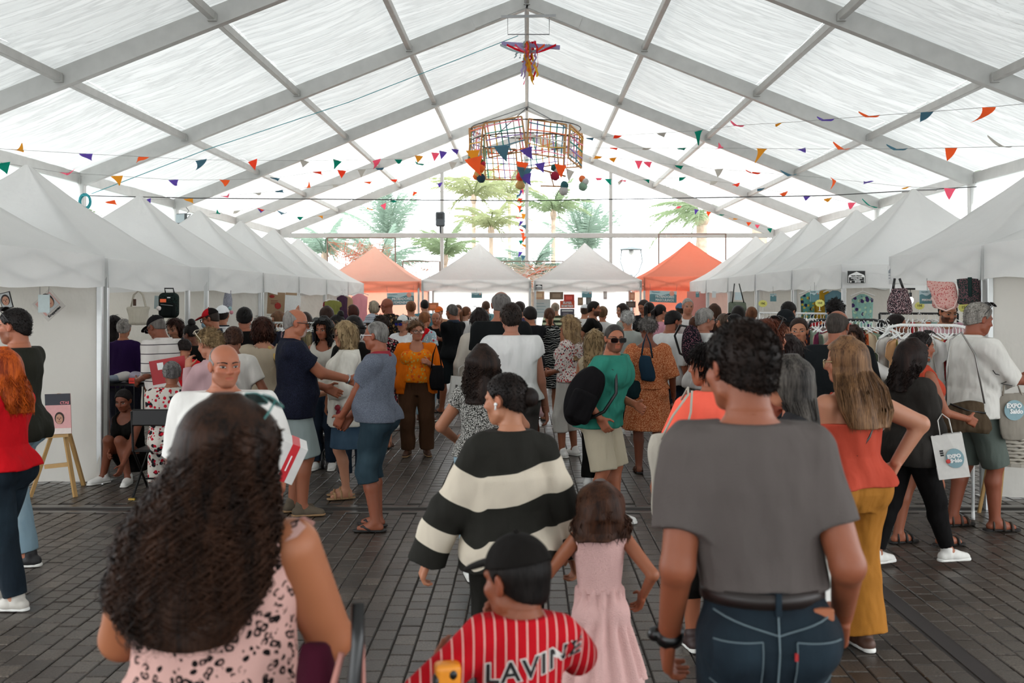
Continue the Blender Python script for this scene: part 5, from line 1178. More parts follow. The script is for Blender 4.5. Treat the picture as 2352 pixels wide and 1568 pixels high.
# --- left middle
np_ = person(682, 709, 8.85, -72, 'man in navy polo shirt and sunglasses gesturing with one hand', b=1.12, belly=.05, skin='#a4654a', hy=-4, hp=6, hair=('ring', '#67625e', '#8f8a85', dict(t=.02)), beard=('#a39c95', .75, 'goatee'), face=('b',), top=dict(m=C('#11131f', 'speckle', '#1d2030'), sl='short', neck='polo', hem=.82, fit=.02, name='polo_shirt'), bot=dict(m=C('#8f9a98'), kind='bermuda', fit=.028, hemw=.12), shoes=dict(kind='shoe', m=plain('suede_shoe', '#5d5142', .9), sole=SOLET), aR=(.05, .26, .655), aL='bent', curl=.2, feet=((.1, .06, 8), (-.1, .0, -8)), ext=[glasses('sun'), band('bracelet', STEEL, 'wristR', 1.3, .006)])
bl = person(790, 741, 9.6, 102, 'blonde woman with sunglasses in a white blouse facing the polo shirt men', fem=1, skin='#b98468', hy=4, hair=('long', '#7a6040', '#b39a74', dict(len=1.27, w=.125, back=-.05, t=.06, win=.17, front=-.13)), face=('b',), top=dict(m=C('#d9d4c9', fold=1.6), sl='three', sfit=.03, hem=.72, fit=.03, drape=1.1, name='blouse', fold=1.8, tuck=1), bot=dict(m=JM, kind='skirt', hem=.50, hemw=1.15, waist=1.0), shoes=dict(kind='sandal', m=SOLET, sole=SOLET), aR='phone', aL='bent', ext=[glasses('sun')])
gp = person(862, 738, 8.28, 80, 'man in grey polo with red trimmed collar, denim shorts and flip flops', b=1.05, belly=.05, skin='#8d5139', hy=-2, hp=2, hair=('buzz', '#4a4643', '#8b8782', dict(front=.06)), face=('b',), top=dict(m=C('#565b66', 'speckle', '#666b76'), sl='short', neck='polo', hem=.90, fit=.02, name='polo_shirt', collar=C('#8a2a34')), bot=dict(m=C('#26363f', 'denim', '#3a4d56'), kind='bermuda', cut=1.2, fit=.017, hemw=.084, waist=.98), shoes=fl, aR=(.035, .15, .535), aL=(.03, .17, .54), feet=((.1, .03, 10), (-.1, -.02, -8)), ext=[glasses('clear', plain('white_frame', '#cfcfcf', .3))])
person(742, 729, 11.2, 176, 'woman with long black hair in a pale lace top behind the gesturing man', fem=1, skin='#96593f', hy=-12, hp=14, hair=('long', '#0f0a09', None, dict(len=1.24, w=.11, back=.0)), face=True, top=dict(m=C('#c2bdb2', 'knit'), sl='none', neck='scoop', name='tank_top'), bot=jn(JD), shoes=sn(), aR='front', aL='bent', ext=[glasses('sun', None, 'top')])
person(772, 722, 12.3, 120, 'woman with black top bun and glasses behind the blonde woman', fem=1, skin='#b07a5f', hp=10, hair=('bun', '#100b0a', None, dict(bun=(0, -.35, .5), br=.2)), face=True, top=dict(m=C('#2c3a4a'), sl='none', name='vest'), bot=jn(), shoes=sn(), ext=[glasses('clear')])
person(812, 727, 10.4, 12, 'person in a big black bow hat behind the blonde woman', fem=1, skin='#a56b4e', hair=('bob', '#110c0b'), top=tee(BLK), bot=jn(JD), shoes=sn(SB), ext=[hat('bucket', C('#120e0e'))])
fl2 = person(395, 830, 9.75, 18, 'grey haired woman in a floral dress sitting on the black folding chair', h=1.62, fem=1, b=1.2, skin='#8f563c', hair=('short', '#3d3a3a', '#8a8684', dict(t=.075)), hp=16, top=dict(m=C('#c9c2b8', 'floral', '#17151a', '#b3182a', sc=.62), sl='elbow', hem=.86, fit=.03, name='dress_top', tuck=0), bot=dict(m=C('#c9c2b8', 'floral', '#17151a', '#b3182a', sc=.62), kind='trousers', hemw=.12, knee=.10), shoes=sd(), aR='phone', aL='front', feet=((.12, .42, 5), (-.12, .40, -5)))
person(283, 893, 10.4, 165, 'woman in a black dress crouching beside the tent pole', h=1.62, fem=1, skin='#7c4630', hy=10, hp=18, hair=('slick', '#120c0b', None, dict(t=.05)), face=True, top=dict(m=BLK, sl='none', neck='scoop', hem=.9, name='dress_top'), bot=dict(m=BLK, kind='short'), shoes=sn(SW), aR='front', aL=(.1, .25, .52), feet=((.16, .30, 20), (-.16, .30, -20)), lean=(0, .12))
wp = person(358, 722, 10.75, 62, 'man in black cap and white polo with thin dark stripes looking down', b=1.08, belly=.05, skin='#7c4630', hy=8, hp=24, hair=('buzz', '#55504c'), lean=(0, .14), top=dict(m=C('#cfc9c4', 'thin_h', '#3a3438', sc=.75), sl='elbow', neck='polo', hem=.84, fit=.028, name='polo_shirt', drape=1.05), bot=jn(C('#b9b4ab')), shoes=sn(), aL=(.11, .14, .60), aR='bent', ext=[hat('cap', C('#131012')), glasses('sun')])
person(285, 733, 12.4, 8, 'person in a purple sweater behind the tent pole', fem=1, b=1.1, hair=('short', '#8a8581'), top=tee(C('#2a1540'), sl='long'), bot=jn(C('#2a2a35')), shoes=sn(SB))
person(262, 727, 13.3, 4, 'person with long dark hair beside the purple sweater', fem=1, hair=('long', '#150e0d', None, dict(len=1.05, w=.12, back=-.1)), top=tee(BLK), bot=dict(m=BLK, kind='skirt', hem=.5), shoes=sn(SB))
person(400, 727, 12.4, 160, 'red brown haired seller looking down behind the white striped polo', fem=1, skin='#b98266', hp=28, hair=('bob', '#2c1610', None, dict(t=.05)), face=True, top=tee(C('#39404a')), bot=jn(), shoes=sn(), aR='front')
person(424, 775, 10.8, 10, 'person in a bright red t-shirt behind the seated woman', fem=1, hp=30, lean=(0, .1), hair=('short', '#1a1210'), top=tee(C('#c4121c'), sl='elbow'), bot=jn(), shoes=sn(), aR='bent')
person(438, 742, 11.2, 70, 'woman with black hair in a high bun looking down', fem=1, skin='#6b3d2b', hp=24, hair=('bun', '#0f0a09', None, dict(bun=(0, -.3, .55), br=.21)), face=True, top=dict(m=BLK, sl='none', name='vest'), bot=jn(), shoes=sn())
person(478, 757, 8.45, 62, 'woman with short wavy blonde hair and glasses on top, hand at chin', fem=1, skin='#b57c62', hp=16, hair=('fluffy', '#6a5236', '#a88d66', dict(t=.09, nape=-.1, noise=.022)), face=True, top=dict(m=C('#b9979a'), sl='long', hem=.84, name='cardigan'), bot=jn(), shoes=sn(), aL='chin', aR='front', ext=[glasses('clear', plain('cream_frame', '#d9cdb8', .3), 'top')])
person(482, 708, 12.6, 95, 'man in red and black cap with blue face mask', skin='#a9694d', hp=14, hair=('short', '#2a211c', None, dict(t=.03)), face=('b',), top=tee(C('#2c3238'), neck='polo'), bot=jn(JD), shoes=sn(), ext=[hat('cap', C('#b3141f'), C('#8f1018'), panel=C('#15100f')), glasses('clear'), lambda q: sdf_obj('face_mask', [ell(q.H((0, .32, -.25)), np.array([.22, .17, .19]) * q.hh, q.R)], q.vh, plain('mask_blue', '#7fa3b3', .8), q.root)])
person(511, 703, 13.6, 6, 'man in a white baseball cap worn backwards and navy polo', skin='#a56b4e', hair=('short', '#1a1310', None, dict(t=.03)), top=tee(C('#1d242c', 'stripes_h', '#c9c9c9', sc=.3), neck='polo'), bot=jn(), shoes=sn(), ext=[hat('cap', C('#d9dadb'), back=True)])
person(562, 706, 11.7, 10, 'man with black thinning hair in a black t-shirt facing the left tents', skin='#96593f', hair=('short', '#100c0b', None, dict(t=.05)), top=tee(BLK), bot=jn(JD), shoes=sn(SB), aR='front')
person(603, 729, 10.0, 24, 'woman with a red brown bob and cream lace top with yellow bag strap', fem=1, b=1.1, skin='#b07a5f', hp=8, hair=('bob', '#26120c', '#4a271a', dict(t=.08)), top=dict(m=C('#a89a86', 'knit', sc=1), sl='three', hem=.86, fit=.028, drape=1.05, name='lace_top', neck='wide'), bot=jn(JD), shoes=sn(), aL=(.06, .12, .80), aR='bent', ext=[strapline('bag_strap', plain('yellow_strap', '#b39352', .8), [(-.03, .0, 1.45), (.05, -.08, 1.42), (.10, -.135, 1.30), (.14, -.15, 1.1), (.17, -.12, .95)], .02)])
person(537, 750, 9.3, 14, 'woman with brown clipped hair in a black and white top near the bald man', fem=1, skin='#8f563c', hp=12, hair=('bun', '#2a1811', '#4a2e20', dict(bun=(0, -.42, -.15), br=.15, t=.06)), top=dict(m=C('#cfcac2'), sl='short', hem=.86, name='white_top'), bot=jn(JD), shoes=sn(), aR=(.16, .1, .56), ext=[strapline('bag_strap', BLACK, [(-.11, -.08, 1.38), (-.05, -.14, 1.25), (.05, -.14, 1.1)], .016)])
person(638, 716, 15.2, 110, 'light brown haired seller behind the clothes rail', fem=1, hp=18, skin='#b98266', hair=('long', '#5a3d28', None, dict(len=1.35, w=.1)), face=True, top=tee(C('#c9c4bd')), bot=jn(), shoes=sn())
person(700, 718, 15.6, 30, 'shopper reaching up among the hanging garments with a raised arm', fem=1, hair=('bob', '#2a1c16'), top=tee(C('#7a8794')), bot=jn(), shoes=sn(), aL=(.05, .1, 1.02), aR='bent')
person(750, 705, 17.0, 20, 'brown haired shopper among hanging clothes left of the aisle', fem=1, hair=('long', '#2c1a13', None, dict(len=1.3, w=.1)), top=tee(C('#9a8a82')), bot=jn(), shoes=sn())
# --- centre
ow = person(958, 740, 12.2, 186, 'older woman in a bright orange open shirt and brown trousers', fem=1.15, b=1.22, belly=.06, skin='#b57c62', hy=14, hp=0, hair=('fluffy', '#4a3324', '#86654a', dict(t=.12, nape=-.2, noise=.03)), face=True,
  top=dict(m=C('#e0760a', 'floral', '#c9521a', '#b9a04a', sc=.8), sl='none', neck='scoop', hem=.95, fit=.022, name='floral_top'), bot=dict(m=C('#4a3222'), kind='trousers', fit=.02, hemw=.085, waist=1.0), shoes=dict(kind='shoe', m=ST, sole=SOLET), aL=(.09, .12, .70), aR=(.18, .02, .50), feet=((.11, .02, 15), (-.13, .0, -12)), ext=[glasses('clear')])
def open_shirt(q):
    s = q.s; T = np.array(sorted(q.T)); pr = []; fit = .034; N = []
    for z in np.linspace(.80, 1.44, 14): r = [np.interp(z * s, T[:, 0], T[:, i]) for i in range(1, 5)]; w = max(0, (1.25 - z) / .5); N.append((z * s, r[0], r[1], max(r[2], .19 * s) + .05 * w, r[3] + .03 * w))
    pr = [loft(N, fit)]
    for sg in (1, -1): S, E = q.S[sg], q.E[sg]; pr.append(flat(S, S + (E - S) * .95, q.ra[0] + fit, q.ra[1] + .045))
    lo, hi = bounds(pr, .01); F = Fld(lo, hi, q.vc)
    for p in pr: F.put(p, .03)
    F.cut(lambda x, y, z: np.where(y > 0, .085 + .06 * np.clip((1.25 * s - z) / .4, 0, 1) + .0 * y - np.abs(x), -1) + 0 * z)
    F.put(cap(q.nb, q.piv + np.array([0, 0, .1]), q.nr * 1.4), .004, 's'); V, Q = F.mesh(); mob('open_shirt', V, Q, C('#d9690a', fold=1.4), q.root, True)
open_shirt(ow)
person(925, 724, 14.6, 162, 'woman in white cap and white t-shirt with beige shorts', fem=1, b=1.1, skin='#b57c62', hy=-14, hair=('short', '#8a7f74', None, dict(t=.03)), face=('b',), top=tee(C('#d9d9d9'), hem=.84, fit=.03, drape=1.1), bot=dict(m=C('#a59a88'), kind='bermuda'), shoes=sn(), ext=[hat('cap', C('#d3d6d4'), C('#16191d'), panel=C('#16191d')), glasses('sun', None, 'eyes', '#3a3a9a')])
person(1037, 699, 16.8, 48, 'man in black polo and dark shorts with hand on his chin', b=1.05, skin='#8f563c', hair=('short', '#3a3633', '#67625e', dict(t=.04)), top=tee(C('#0f1012'), neck='polo', collar=C('#2c3440')), bot=dict(m=C('#1c2224'), kind='bermuda', fit=.03), shoes=fl, aL='chin', aR='cross', feet=((.1, -.1, 5), (-.12, .12, -5)))
person(1001, 717, 18.2, 180, 'balding grey man in black facing the camera behind the black polo man', skin='#a9694d', hair=('ring', '#6b655f', None, dict(t=.02)), face=True, top=tee(BLK), bot=jn(JD), shoes=sn(SB))
person(977, 716, 15.6, -28, 'person with short ginger hair in pale blue patterned top with red scarf', fem=1, hair=('short', '#6a3a20', '#94603a', dict(t=.06)), top=tee(C('#9fb6be', 'floral', '#b3394a', '#e0dcd6', sc=.8)), bot=jn(JL), shoes=sn(ST), ext=[lambda q: sdf_obj('scarf', [cap(q.nb + np.array([-.08, -.03, .02]), q.nb + np.array([.08, -.03, .02]), .05), cap(q.nb + np.array([.07, -.08, .0]), q.nb + np.array([.02, -.14, -.12]), .03)], q.vc, C('#c4121c'), q.root)])
person(1151, 669, 10.1, -2, 'very tall balding man in a black t-shirt standing in the middle aisle', b=1.06, skin='#9a6048', hair=('ring', '#55504d', '#7a7572', dict(t=.03)), top=tee(C('#101213'), sl='short', fit=.025), bot=jn(JD), shoes=sn(SB))
wt = person(1173, 697, 9.0, -4, 'woman with short black hair in a white t-shirt seen from behind', fem=1, b=1.22, skin='#a9725c', hy=16, hair=('short', '#15100e', '#33261f', dict(t=.07)), top=tee(C('#d0cecb', fold=1.5), sl='cap', sfit=.03, fit=.03, drape=1.05, hem=.93, fold=1.6), bot=dict(m=C('#4a4644'), kind='trousers', waist=1.02), shoes=sn(), aR=(.165, .05, .47), aL='relax', ext=[glasses('clear')])
ch = person(1108, 800, 6.8, 2, 'woman with a ball of dark curly hair in a black and white speckled top', fem=1, skin='#ab7458', hair=('curly', '#120d0b', '#33221a', dict(len=1.33, w=.125, back=-.06, t=.14, noise=.05, win=.14, locks=dict(n=520, r=.0026, curl=.016, turns=5, arc=(120, 420), seg=40, seed=12))), top=dict(m=C('#141312', 'speckle', '#b5b2ac'), sl='cap', hem=.93, fit=.014, name='speckled_top'), bot=jn(JL), shoes=sn(), aR=(.12, .16, .585), aL=(.12, .16, .585), pR=(1, -.5, -.3), pL=(-1, -.5, -.3), thick=1.1)
bb = person(1102, 711, 12.2, 6, 'woman with long straight dark hair in a loose beige blouse', fem=1, skin='#a9725c', hair=('long', '#1d1412', None, dict(len=1.2, w=.1, back=-.1)), top=dict(m=C('#b9b0a4'), sl='long', sfit=.03, hem=.86, fit=.03, name='blouse'), bot=dict(m=C('#b5aa9a'), kind='trousers'), shoes=sn(), aL=(.15, .05, .50))
person(1262, 707, 15.8, 4, 'woman with brown ponytail in a black dress with white palm print', fem=1, b=1.1, hair=('pony', '#3a2016', '#63402c', dict(pony=((0, -.46, .16), (0, -.6, -.1), (0, -.55, -.5), (0, -.5, -.75)))), top=dict(m=C('#191a1b', 'palm', '#a9a9a4'), sl='none', hem=.95, name='dress_top', tuck=0), bot=dict(m=C('#191a1b', 'palm', '#a9a9a4'), kind='dress', hem=.5, hemw=.95, name='dress_skirt'), shoes=fl, aL='relax')
cb = person(1306, 728, 12.1, 58, 'woman with long blonde curls in a floral blouse and white trousers', fem=1, b=1.08, skin='#8f563c', hy=22, hair=('curly', '#5a4028', '#b0926a', dict(len=1.2, w=.14, back=-.07, t=.12, win=.12, noise=.045)), face=True, top=dict(m=C('#cfc4bd', 'floral', '#a83a3a', '#2c2a33', sc=1.3), sl='elbow', sfit=.03, hem=.92, fit=.026, name='blouse'), bot=dict(m=C('#b9b5ae'), kind='capri', hemw=.085, waist=1.02, fit=.018, belt=ST), shoes=sn(), aR='front', aL='front', feet=((.1, .0, 8), (-.12, .05, -5)))
gr = person(1412, 745, 8.4, 242, 'man with moustache and sunglasses in a green t-shirt with a black backpack', b=1.05, skin='#a9694d', hy=-48, hp=4, hair=('buzz', '#1d1917', '#4a4440', dict(t=.03)), beard=('#2a201c', .6), face=('b',), lean=(0, .12), top=tee(C('#2f7a69', fold=1.4), sl='short', fit=.024, hem=.84, drape=1.0, fold=1.6), bot=dict(m=C('#b3a892'), kind='bermuda', fit=.026, hemw=.105), shoes=sn(), aR=(.15, .06, .545), aL='front', pR=(.5, -1, 0), feet=((.1, .0, 12), (-.1, .1, -8)), ext=[glasses('sun')])
person(1368, 760, 10.2, -30, 'woman with blonde hair and beige top partly hidden by the backpack man', fem=1, hair=('long', '#6a5236', '#a88d66', dict(len=1.3, w=.1, back=-.06)), top=dict(m=C('#b8a78c'), sl='none', name='vest'), bot=dict(m=BLK, kind='trousers'), shoes=sn(), aR='bag')
od = person(1487, 732, 10.9, -6, 'grey haired woman in an orange patterned dress with a blue shoulder bag', fem=1, b=1.14, skin='#7c4630', hy=12, hair=('fluffy', '#3d3835', '#8d8782', dict(t=.10, nape=-.18, noise=.03)), top=dict(m=C('#9a4a26', 'speckle', '#c98a62', sc=.7), sl='elbow', sfit=.03, hem=.95, fit=.028, drape=1.0, tuck=0, neck='wide', name='dress_top'), bot=dict(m=C('#9a4a26', 'speckle', '#c98a62', sc=.7), kind='dress', hem=.50, hemw=1.12, flare=.03, pleat=(9, .012, .95, .5), waist=1.04, name='dress_skirt'), shoes=sd(), aL='bag', aR='relax', feet=((.1, -.05, 6), (-.1, .08, -8)))
person(1441, 716, 14.2, 2, 'white haired woman in a pale grey and cream top and black trousers', fem=1, b=1.15, hair=('fluffy', '#a9a6a2', '#d9d7d3', dict(t=.08, nape=-.1)), top=tee(C('#9fa39d'), sl='elbow', drape=1.05), bot=dict(m=BLK, kind='trousers', hemw=.1), shoes=sn(), aR='bent')
person(1366, 692, 17.2, -105, 'bearded man in a black t-shirt looking right near the raffle poster', skin='#a56b4e', hair=('short', '#16110f'), beard=('#1d1512', .85), face=True, top=tee(BLK), bot=jn(JL), shoes=sn(), aR='hip')
person(1384, 704, 17.8, -8, 'woman with short light brown hair and white t-shirt with thin bag strap', fem=1, b=1.1, hair=('short', '#5d4430', '#86684a', dict(t=.07)), top=tee(C('#d9d6d2')), bot=jn(), shoes=sn(), ext=[strapline('bag_strap', BLACK, [(-.1, -.08, 1.42), (0, -.14, 1.25), (.1, -.12, 1.05)], .01)])
person(1428, 699, 19, 110, 'woman with long dark hair in a grey top before the right end tent', fem=1, skin='#b98266', hair=('long', '#22150f', None, dict(len=1.3, w=.11)), face=True, top=tee(C('#8d9088')), bot=jn(), shoes=sn())
person(1478, 687, 18.6, 150, 'man in black t-shirt looking down under the fitting room banner', skin='#a9694d', hy=-20, hp=22, hair=('short', '#2a201b'), face=True, top=tee(C('#17171b')), bot=jn(), shoes=sn(), aR='front', aL='front')
person(1492, 694, 17.3, -30, 'woman with a high black ponytail in front of the orange tent', fem=1, hair=('pony', '#0f0b0a', None, dict(pony=((0, -.42, .3), (0, -.66, .1), (0, -.62, -.5), (0, -.55, -.9)))), top=tee(BLK), bot=jn(JD), shoes=sn())
person(1518, 699, 16.2, -60, 'woman with dark ponytail and pink t-shirt', fem=1, b=1.1, skin='#b57c62', hair=('pony', '#140e0d'), top=tee(C('#c98f9c')), bot=jn(), shoes=sn(), ext=[glasses('clear')])
person(1549, 713, 12.0, -55, 'bearded man in white t-shirt looking down with a red strap', b=1.1, skin='#96593f', hy=-20, hp=16, hair=('short', '#100c0b', None, dict(t=.06)), beard=('#14100e', .9), face=True, top=tee(C('#cfcfcd'), sl='elbow'), bot=jn(JD), shoes=sn(), ext=[strapline('strap', C('#b3202a', 'stripes_h', '#e0dcd6'), [(-.12, .03, 1.43), (-.09, -.08, 1.42), (0, -.14, 1.3), (.1, -.14, 1.1)], .014)])
person(1580, 685, 16.4, 172, 'tall grey haired man in white graphic t-shirt facing the camera', skin='#b57c62', hy=14, hair=('short', '#8a837c', '#b5afa8', dict(t=.03, front=.05)), face=True, top=tee(C('#d6d3cf')), bot=jn(), shoes=sn())
gh = person(1622, 709, 11.4, -68, 'grey haired man with glasses, white t-shirt and a dark dotted backpack', b=1.08, skin='#a9725c', hy=-8, hair=('short', '#6b6763', '#a5a09a', dict(t=.07)), face=True, top=tee(C('#d0cfcc'), sl='short', fit=.025), bot=dict(m=C('#3b4650', 'plaid', '#8a8a80'), kind='bermuda', fit=.03), shoes=sn(), aR='bent', ext=[glasses('clear')])
person(1598, 728, 13.9, -20, 'person with short auburn hair in a beige jacket left of the dotted backpack', fem=1, hair=('short', '#3a2015', '#5d3825', dict(t=.08)), top=tee(C('#a39a8e'), sl='long'), bot=jn(), shoes=sn())
person(1640, 700, 17.0, 0, 'brown haired shopper under the hanging green bag', fem=1, hair=('long', '#3a2418', None, dict(len=1.3, w=.1)), top=tee(C('#5a4a52')), bot=jn(), shoes=sn())
person(1660, 720, 13.6, 30, 'grey brown haired person with tied hair left of the sunglasses cap', fem=1, hair=('bun', '#3d2e26', '#6b584a', dict(bun=(0, -.5, .1), br=.15)), top=tee(C('#c9962e')), bot=jn(), shoes=sn())
person(1685, 722, 12.2, 60, 'person with black hair and sunglasses pushed back near the rack', fem=1, hair=('slick', '#0f0c0b', None, dict(t=.06)), top=tee(C('#2a2a2c')), bot=jn(JD), shoes=sn(), ext=[glasses('sun', None, 'top')])
person(1726, 705, 15.5, -10, 'boy with short ginger brown hair by the hanging rail', hair=('short', '#5a3420', '#7d5236', dict(t=.05)), top=tee(C('#d6d3cf')), bot=jn(), shoes=sn())
person(1694, 703, 16.6, 15, 'dark haired person in front of the green bag stall', fem=1, hair=('bob', '#17100e'), top=tee(C('#3a3440')), bot=jn(), shoes=sn())
# --- far crowd
person(809, 700, 19.0, 60, 'woman with red brown hair in a pale top near the pink dress', fem=1, skin='#b98266', hair=('bob', '#3a1a12', None, dict(t=.05)), top=tee(C('#d9cfc8')), bot=jn(), shoes=sn())
person(857, 690, 20.4, 60, 'woman with blonde grey hair and striped top', fem=1, skin='#b98266', hair=('bob', '#8a7a68', '#b5a894', dict(t=.05)), top=tee(C('#d0d4d6', 'stripes_h', '#4a5560', sc=1.6)), bot=jn(), shoes=sn())
person(888, 684, 17.3, 62, 'bald man with sunglasses in a black and gold leaf print shirt', b=1.1, skin='#8a4b35', hair=('none', '#000000'), top=dict(m=C('#17120f', 'floral', '#8a6a44', '#6b5238', sc=.6), sl='elbow', neck='polo', fit=.03, name='shirt'), bot=jn(), shoes=sn(), ext=[glasses('sun', plain('red_frame', '#8a2a22', .3))])
person(878, 728, 12.8, 5, 'woman with dark curly bob and dark floral dress behind the grey polo', fem=1, hair=('fluffy', '#150f0d', '#3a2a22', dict(t=.12, nape=-.2)), top=dict(m=C('#1c1518', 'floral', '#8a2233', '#b5a5a0', sc=1.0), sl='cap', hem=.95, name='dress_top', tuck=0), bot=dict(m=C('#1c1518', 'floral', '#8a2233', '#b5a5a0', sc=1.0), kind='dress', hem=.5, name='dress_skirt'), shoes=sd())
person(853, 722, 16.0, 20, 'child in a blue and white striped beanie', kid=1.15, hair=('short', '#3a2a20'), top=tee(C('#c9c4bd')), bot=jn(), shoes=sn(), ext=[hat('bucket', C('#c9ced6', 'stripes_h', '#26303d', sc=5))])
person(944, 692, 19.2, 8, 'person with short ginger hair in white floral shirt', hair=('crop', '#5d3420', '#8a5a3a'), top=tee(C('#d9d2c9', 'floral', '#5a4a44', '#a86a5a', sc=1.0)), bot=jn(), shoes=sn())
person(975, 688, 21.5, 15, 'man with a dark buzz cut in a teal t-shirt', skin='#b98266', hair=('buzz', '#1a1513'), top=tee(C('#4f7f8c')), bot=jn(), shoes=sn())
person(1072, 704, 19.2, -40, 'woman with ginger ponytail in a white t-shirt facing right', fem=1, skin='#c08d74', hair=('pony', '#5d3a26'), top=tee(C('#dad7d4')), bot=jn(), shoes=sn(), aR='front')
person(1116, 691, 22.5, 5, 'man with cropped hair in a light teal t-shirt before the left end tent', hair=('buzz', '#4a3326'), top=tee(C('#6b9298')), bot=jn(), shoes=sn())
person(1052, 700, 23, 170, 'woman in a red patterned top far at the end tent', fem=1, skin='#c08d74', hair=('short', '#4a3528'), top=tee(C('#b35a52')), bot=jn(), shoes=sn())
person(1193, 692, 17.5, 0, 'man with dark curly hair in a blue and red floral shirt', b=1.08, hair=('crop', '#241a15', None, dict(noise=.03)), top=tee(C('#2c3a5a', 'floral', '#8a3a33', '#4f6a80', sc=.8), sl='elbow'), bot=jn(JD), shoes=sn(SB), aR='front')
person(1217, 706, 15.4, 20, 'person with dark curly hair beside the floral shirt man', hair=('fluffy', '#17110f'), top=tee(C('#1a1a1d')), bot=jn(JD), shoes=sn(SB), aR='chin')
person(1275, 694, 21.4, 2, 'bald man in a green and white striped rugby shirt', skin='#b98266', hair=('ring', '#8a7a6a'), top=tee(C('#c9cfae', 'stripes_h', '#2c3326', sc=.7)), bot=jn(), shoes=sn(), ext=[strapline('bag_strap', BLACK, [(-.12, -.1, 1.42), (0, -.15, 1.25), (.12, -.12, 1.05)], .02)])
person(1344, 700, 19.8, -20, 'person with white cap near the raffle poster', hair=('short', '#3a2a20', None, dict(t=.03)), top=tee(C('#d9d6d2')), bot=jn(), shoes=sn(), ext=[hat('cap', C('#d9dadb'))])
person(1562, 697, 19, 15, 'person with a blue cap in front of the orange tent', hair=('short', '#3a2a20', None, dict(t=.03)), top=tee(C('#c98a72')), bot=jn(), shoes=sn(), ext=[hat('cap', C('#4a6a86'), back=True)])
person(1008, 705, 22.5, 168, 'person in an orange visor far behind the black polo man', skin='#c08d74', hair=('short', '#6a3a20'), top=tee(C('#b3866a')), bot=jn(), shoes=sn(), ext=[hat('cap', C('#d0622a'))])
# ------------------------------------------------------------ hangings under the roof
PAL = dict(o='#ff8a50', t='#2aa893', y='#f0b84a', p='#ff8aa5', v='#8870c8', b='#6d97a8', r='#ff6e4c', g='#d9d6d0')
FLM = {k: fabric_sheet('flag_' + k, c, .6) for k, c in PAL.items()}
def flag_mesh(k, i):
    g = np.random.default_rng(i); V = []; n = 7; w, h_ = .125, .26; cu = g.normal(0, .9); sk = g.normal(0, .06)
    for j in range(n):
        t = j / (n - 1); hw = w * (1 - t) + .004
        for s in (-1, 0, 1): V.append((s * hw + sk * t * t, cu * .16 * t * t + .015 * math.sin(5 * t + i) * s, -h_ * t * (1 - .12 * abs(cu) * t)))
    V = np.array(V); V2 = V + [0, .003, 0]; F = [(3 * j + s, 3 * j + s + 1, 3 * j + s + 4, 3 * j + s + 3) for j in range(n - 1) for s in (0, 1)]
    return mesh_np('flag', np.r_[V, V2], np.array(F + [tuple(x + 3 * n for x in f[::-1]) for f in F]), FLM[k], True)
FLAGS = {(k, i): flag_mesh(k, i) for k in PAL for i in range(4)}
CORD = plain('cord_grey', '#8d8d8a', .8)
def bunting(label, pts, flags, r=.004, sz=1.0, mat=CORD):
    P_ = [pt(*p) for p in pts]; t = thing('bunting', label, 'bunting', P_[0], 0, 'strings of coloured flags under the roof'); g = np.random.default_rng(len(flags) + int(abs(pts[0][0])))
    xs = np.array([p[0] for p in pts], float); o = np.argsort(xs); xs = xs[o]; ds = np.array([p[2] for p in pts], float)[o]; ys = np.array([p[1] for p in pts], float)[o]
    mb = MB(); L = [pt(x, np.interp(x, xs, ys), np.interp(x, xs, ds)) - P_[0] for x in np.linspace(xs[0], xs[-1], 26)]; mb.tube(L, r, 4); mb.build('string', mat, t)
    for f in flags:
        x, k = f[0], f[1]; D = float(np.interp(x, xs, ds)); y = float(np.interp(x, xs, ys)); el = f[2] if len(f) > 2 else g.choice([0, 0, 20, 55, -50, 75])
        ob = inst(FLAGS[(k, int(g.integers(4)))], 'flag', t, pt(x, y, D) - P_[0], (R_(el), R_(g.normal(0, 10)), R_(g.normal(0, 18)))); ob.scale = (sz * .8,) * 3
bunting('long flag string from the left eave to the hanging lantern', [(-60, 338, 14), (195, 353, 15.5), (462, 367, 18), (700, 369, 21), (915, 366, 23.5), (1070, 338, 25)], [(40, 'y', 60), (197, 'v', 55), (331, 'o', -60), (462, 'b', 5), (580, 'r', 0), (700, 'g', 50), (775, 't', 0), (865, 'p', 0), (915, 't', 20), (962, 'y', -30), (1000, 'p', 0), (1018, 'v', 0), (1045, 'v', 50)])
bunting('second flag string on the left starting with a teal flag', [(-30, 368, 14.2), (140, 396, 15.5), (268, 404, 16.5), (400, 413, 18), (520, 413, 19.5), (640, 408, 21), (728, 394, 22), (850, 388, 23.5), (1000, 372, 25)], [(6, 't', 40), (142, 'p', 50), (268, 'y', 40), (398, 'v', 20), (516, 'o', 50), (632, 'b', 70), (728, 'r', 65), (785, 'r', 30), (831, 'g', 30), (872, 'b', 40), (965, 't', 50), (1040, 'g', 0)])
bunting('third flag string low on the left', [(240, 462, 18), (335, 459, 19), (440, 456, 20), (515, 450, 21), (600, 442, 22.5), (760, 425, 25), (905, 412, 27)], [(252, 'o', 60), (335, 'v', 60), (432, 'y', 55), (515, 'p', 50), (590, 'g', 75), (640, 'b', 70), (705, 'o', 75), (770, 'g', 70), (845, 'o', 70), (905, 'r', 70)])
bunting('fourth faint flag string near the far left eave', [(480, 492, 24), (590, 478, 25), (700, 500, 27), (850, 480, 29), (1010, 420, 31)], [(498, 't', 60), (545, 'g', 60), (598, 'r', 70), (652, 'b', 70), (690, 't', 60), (735, 'y', 60), (880, 'p', 20), (905, 't', 20), (1010, 'v', 40), (955, 'o', 50), (600, 'v', 60), (850, 'y', 50)], sz=.9)
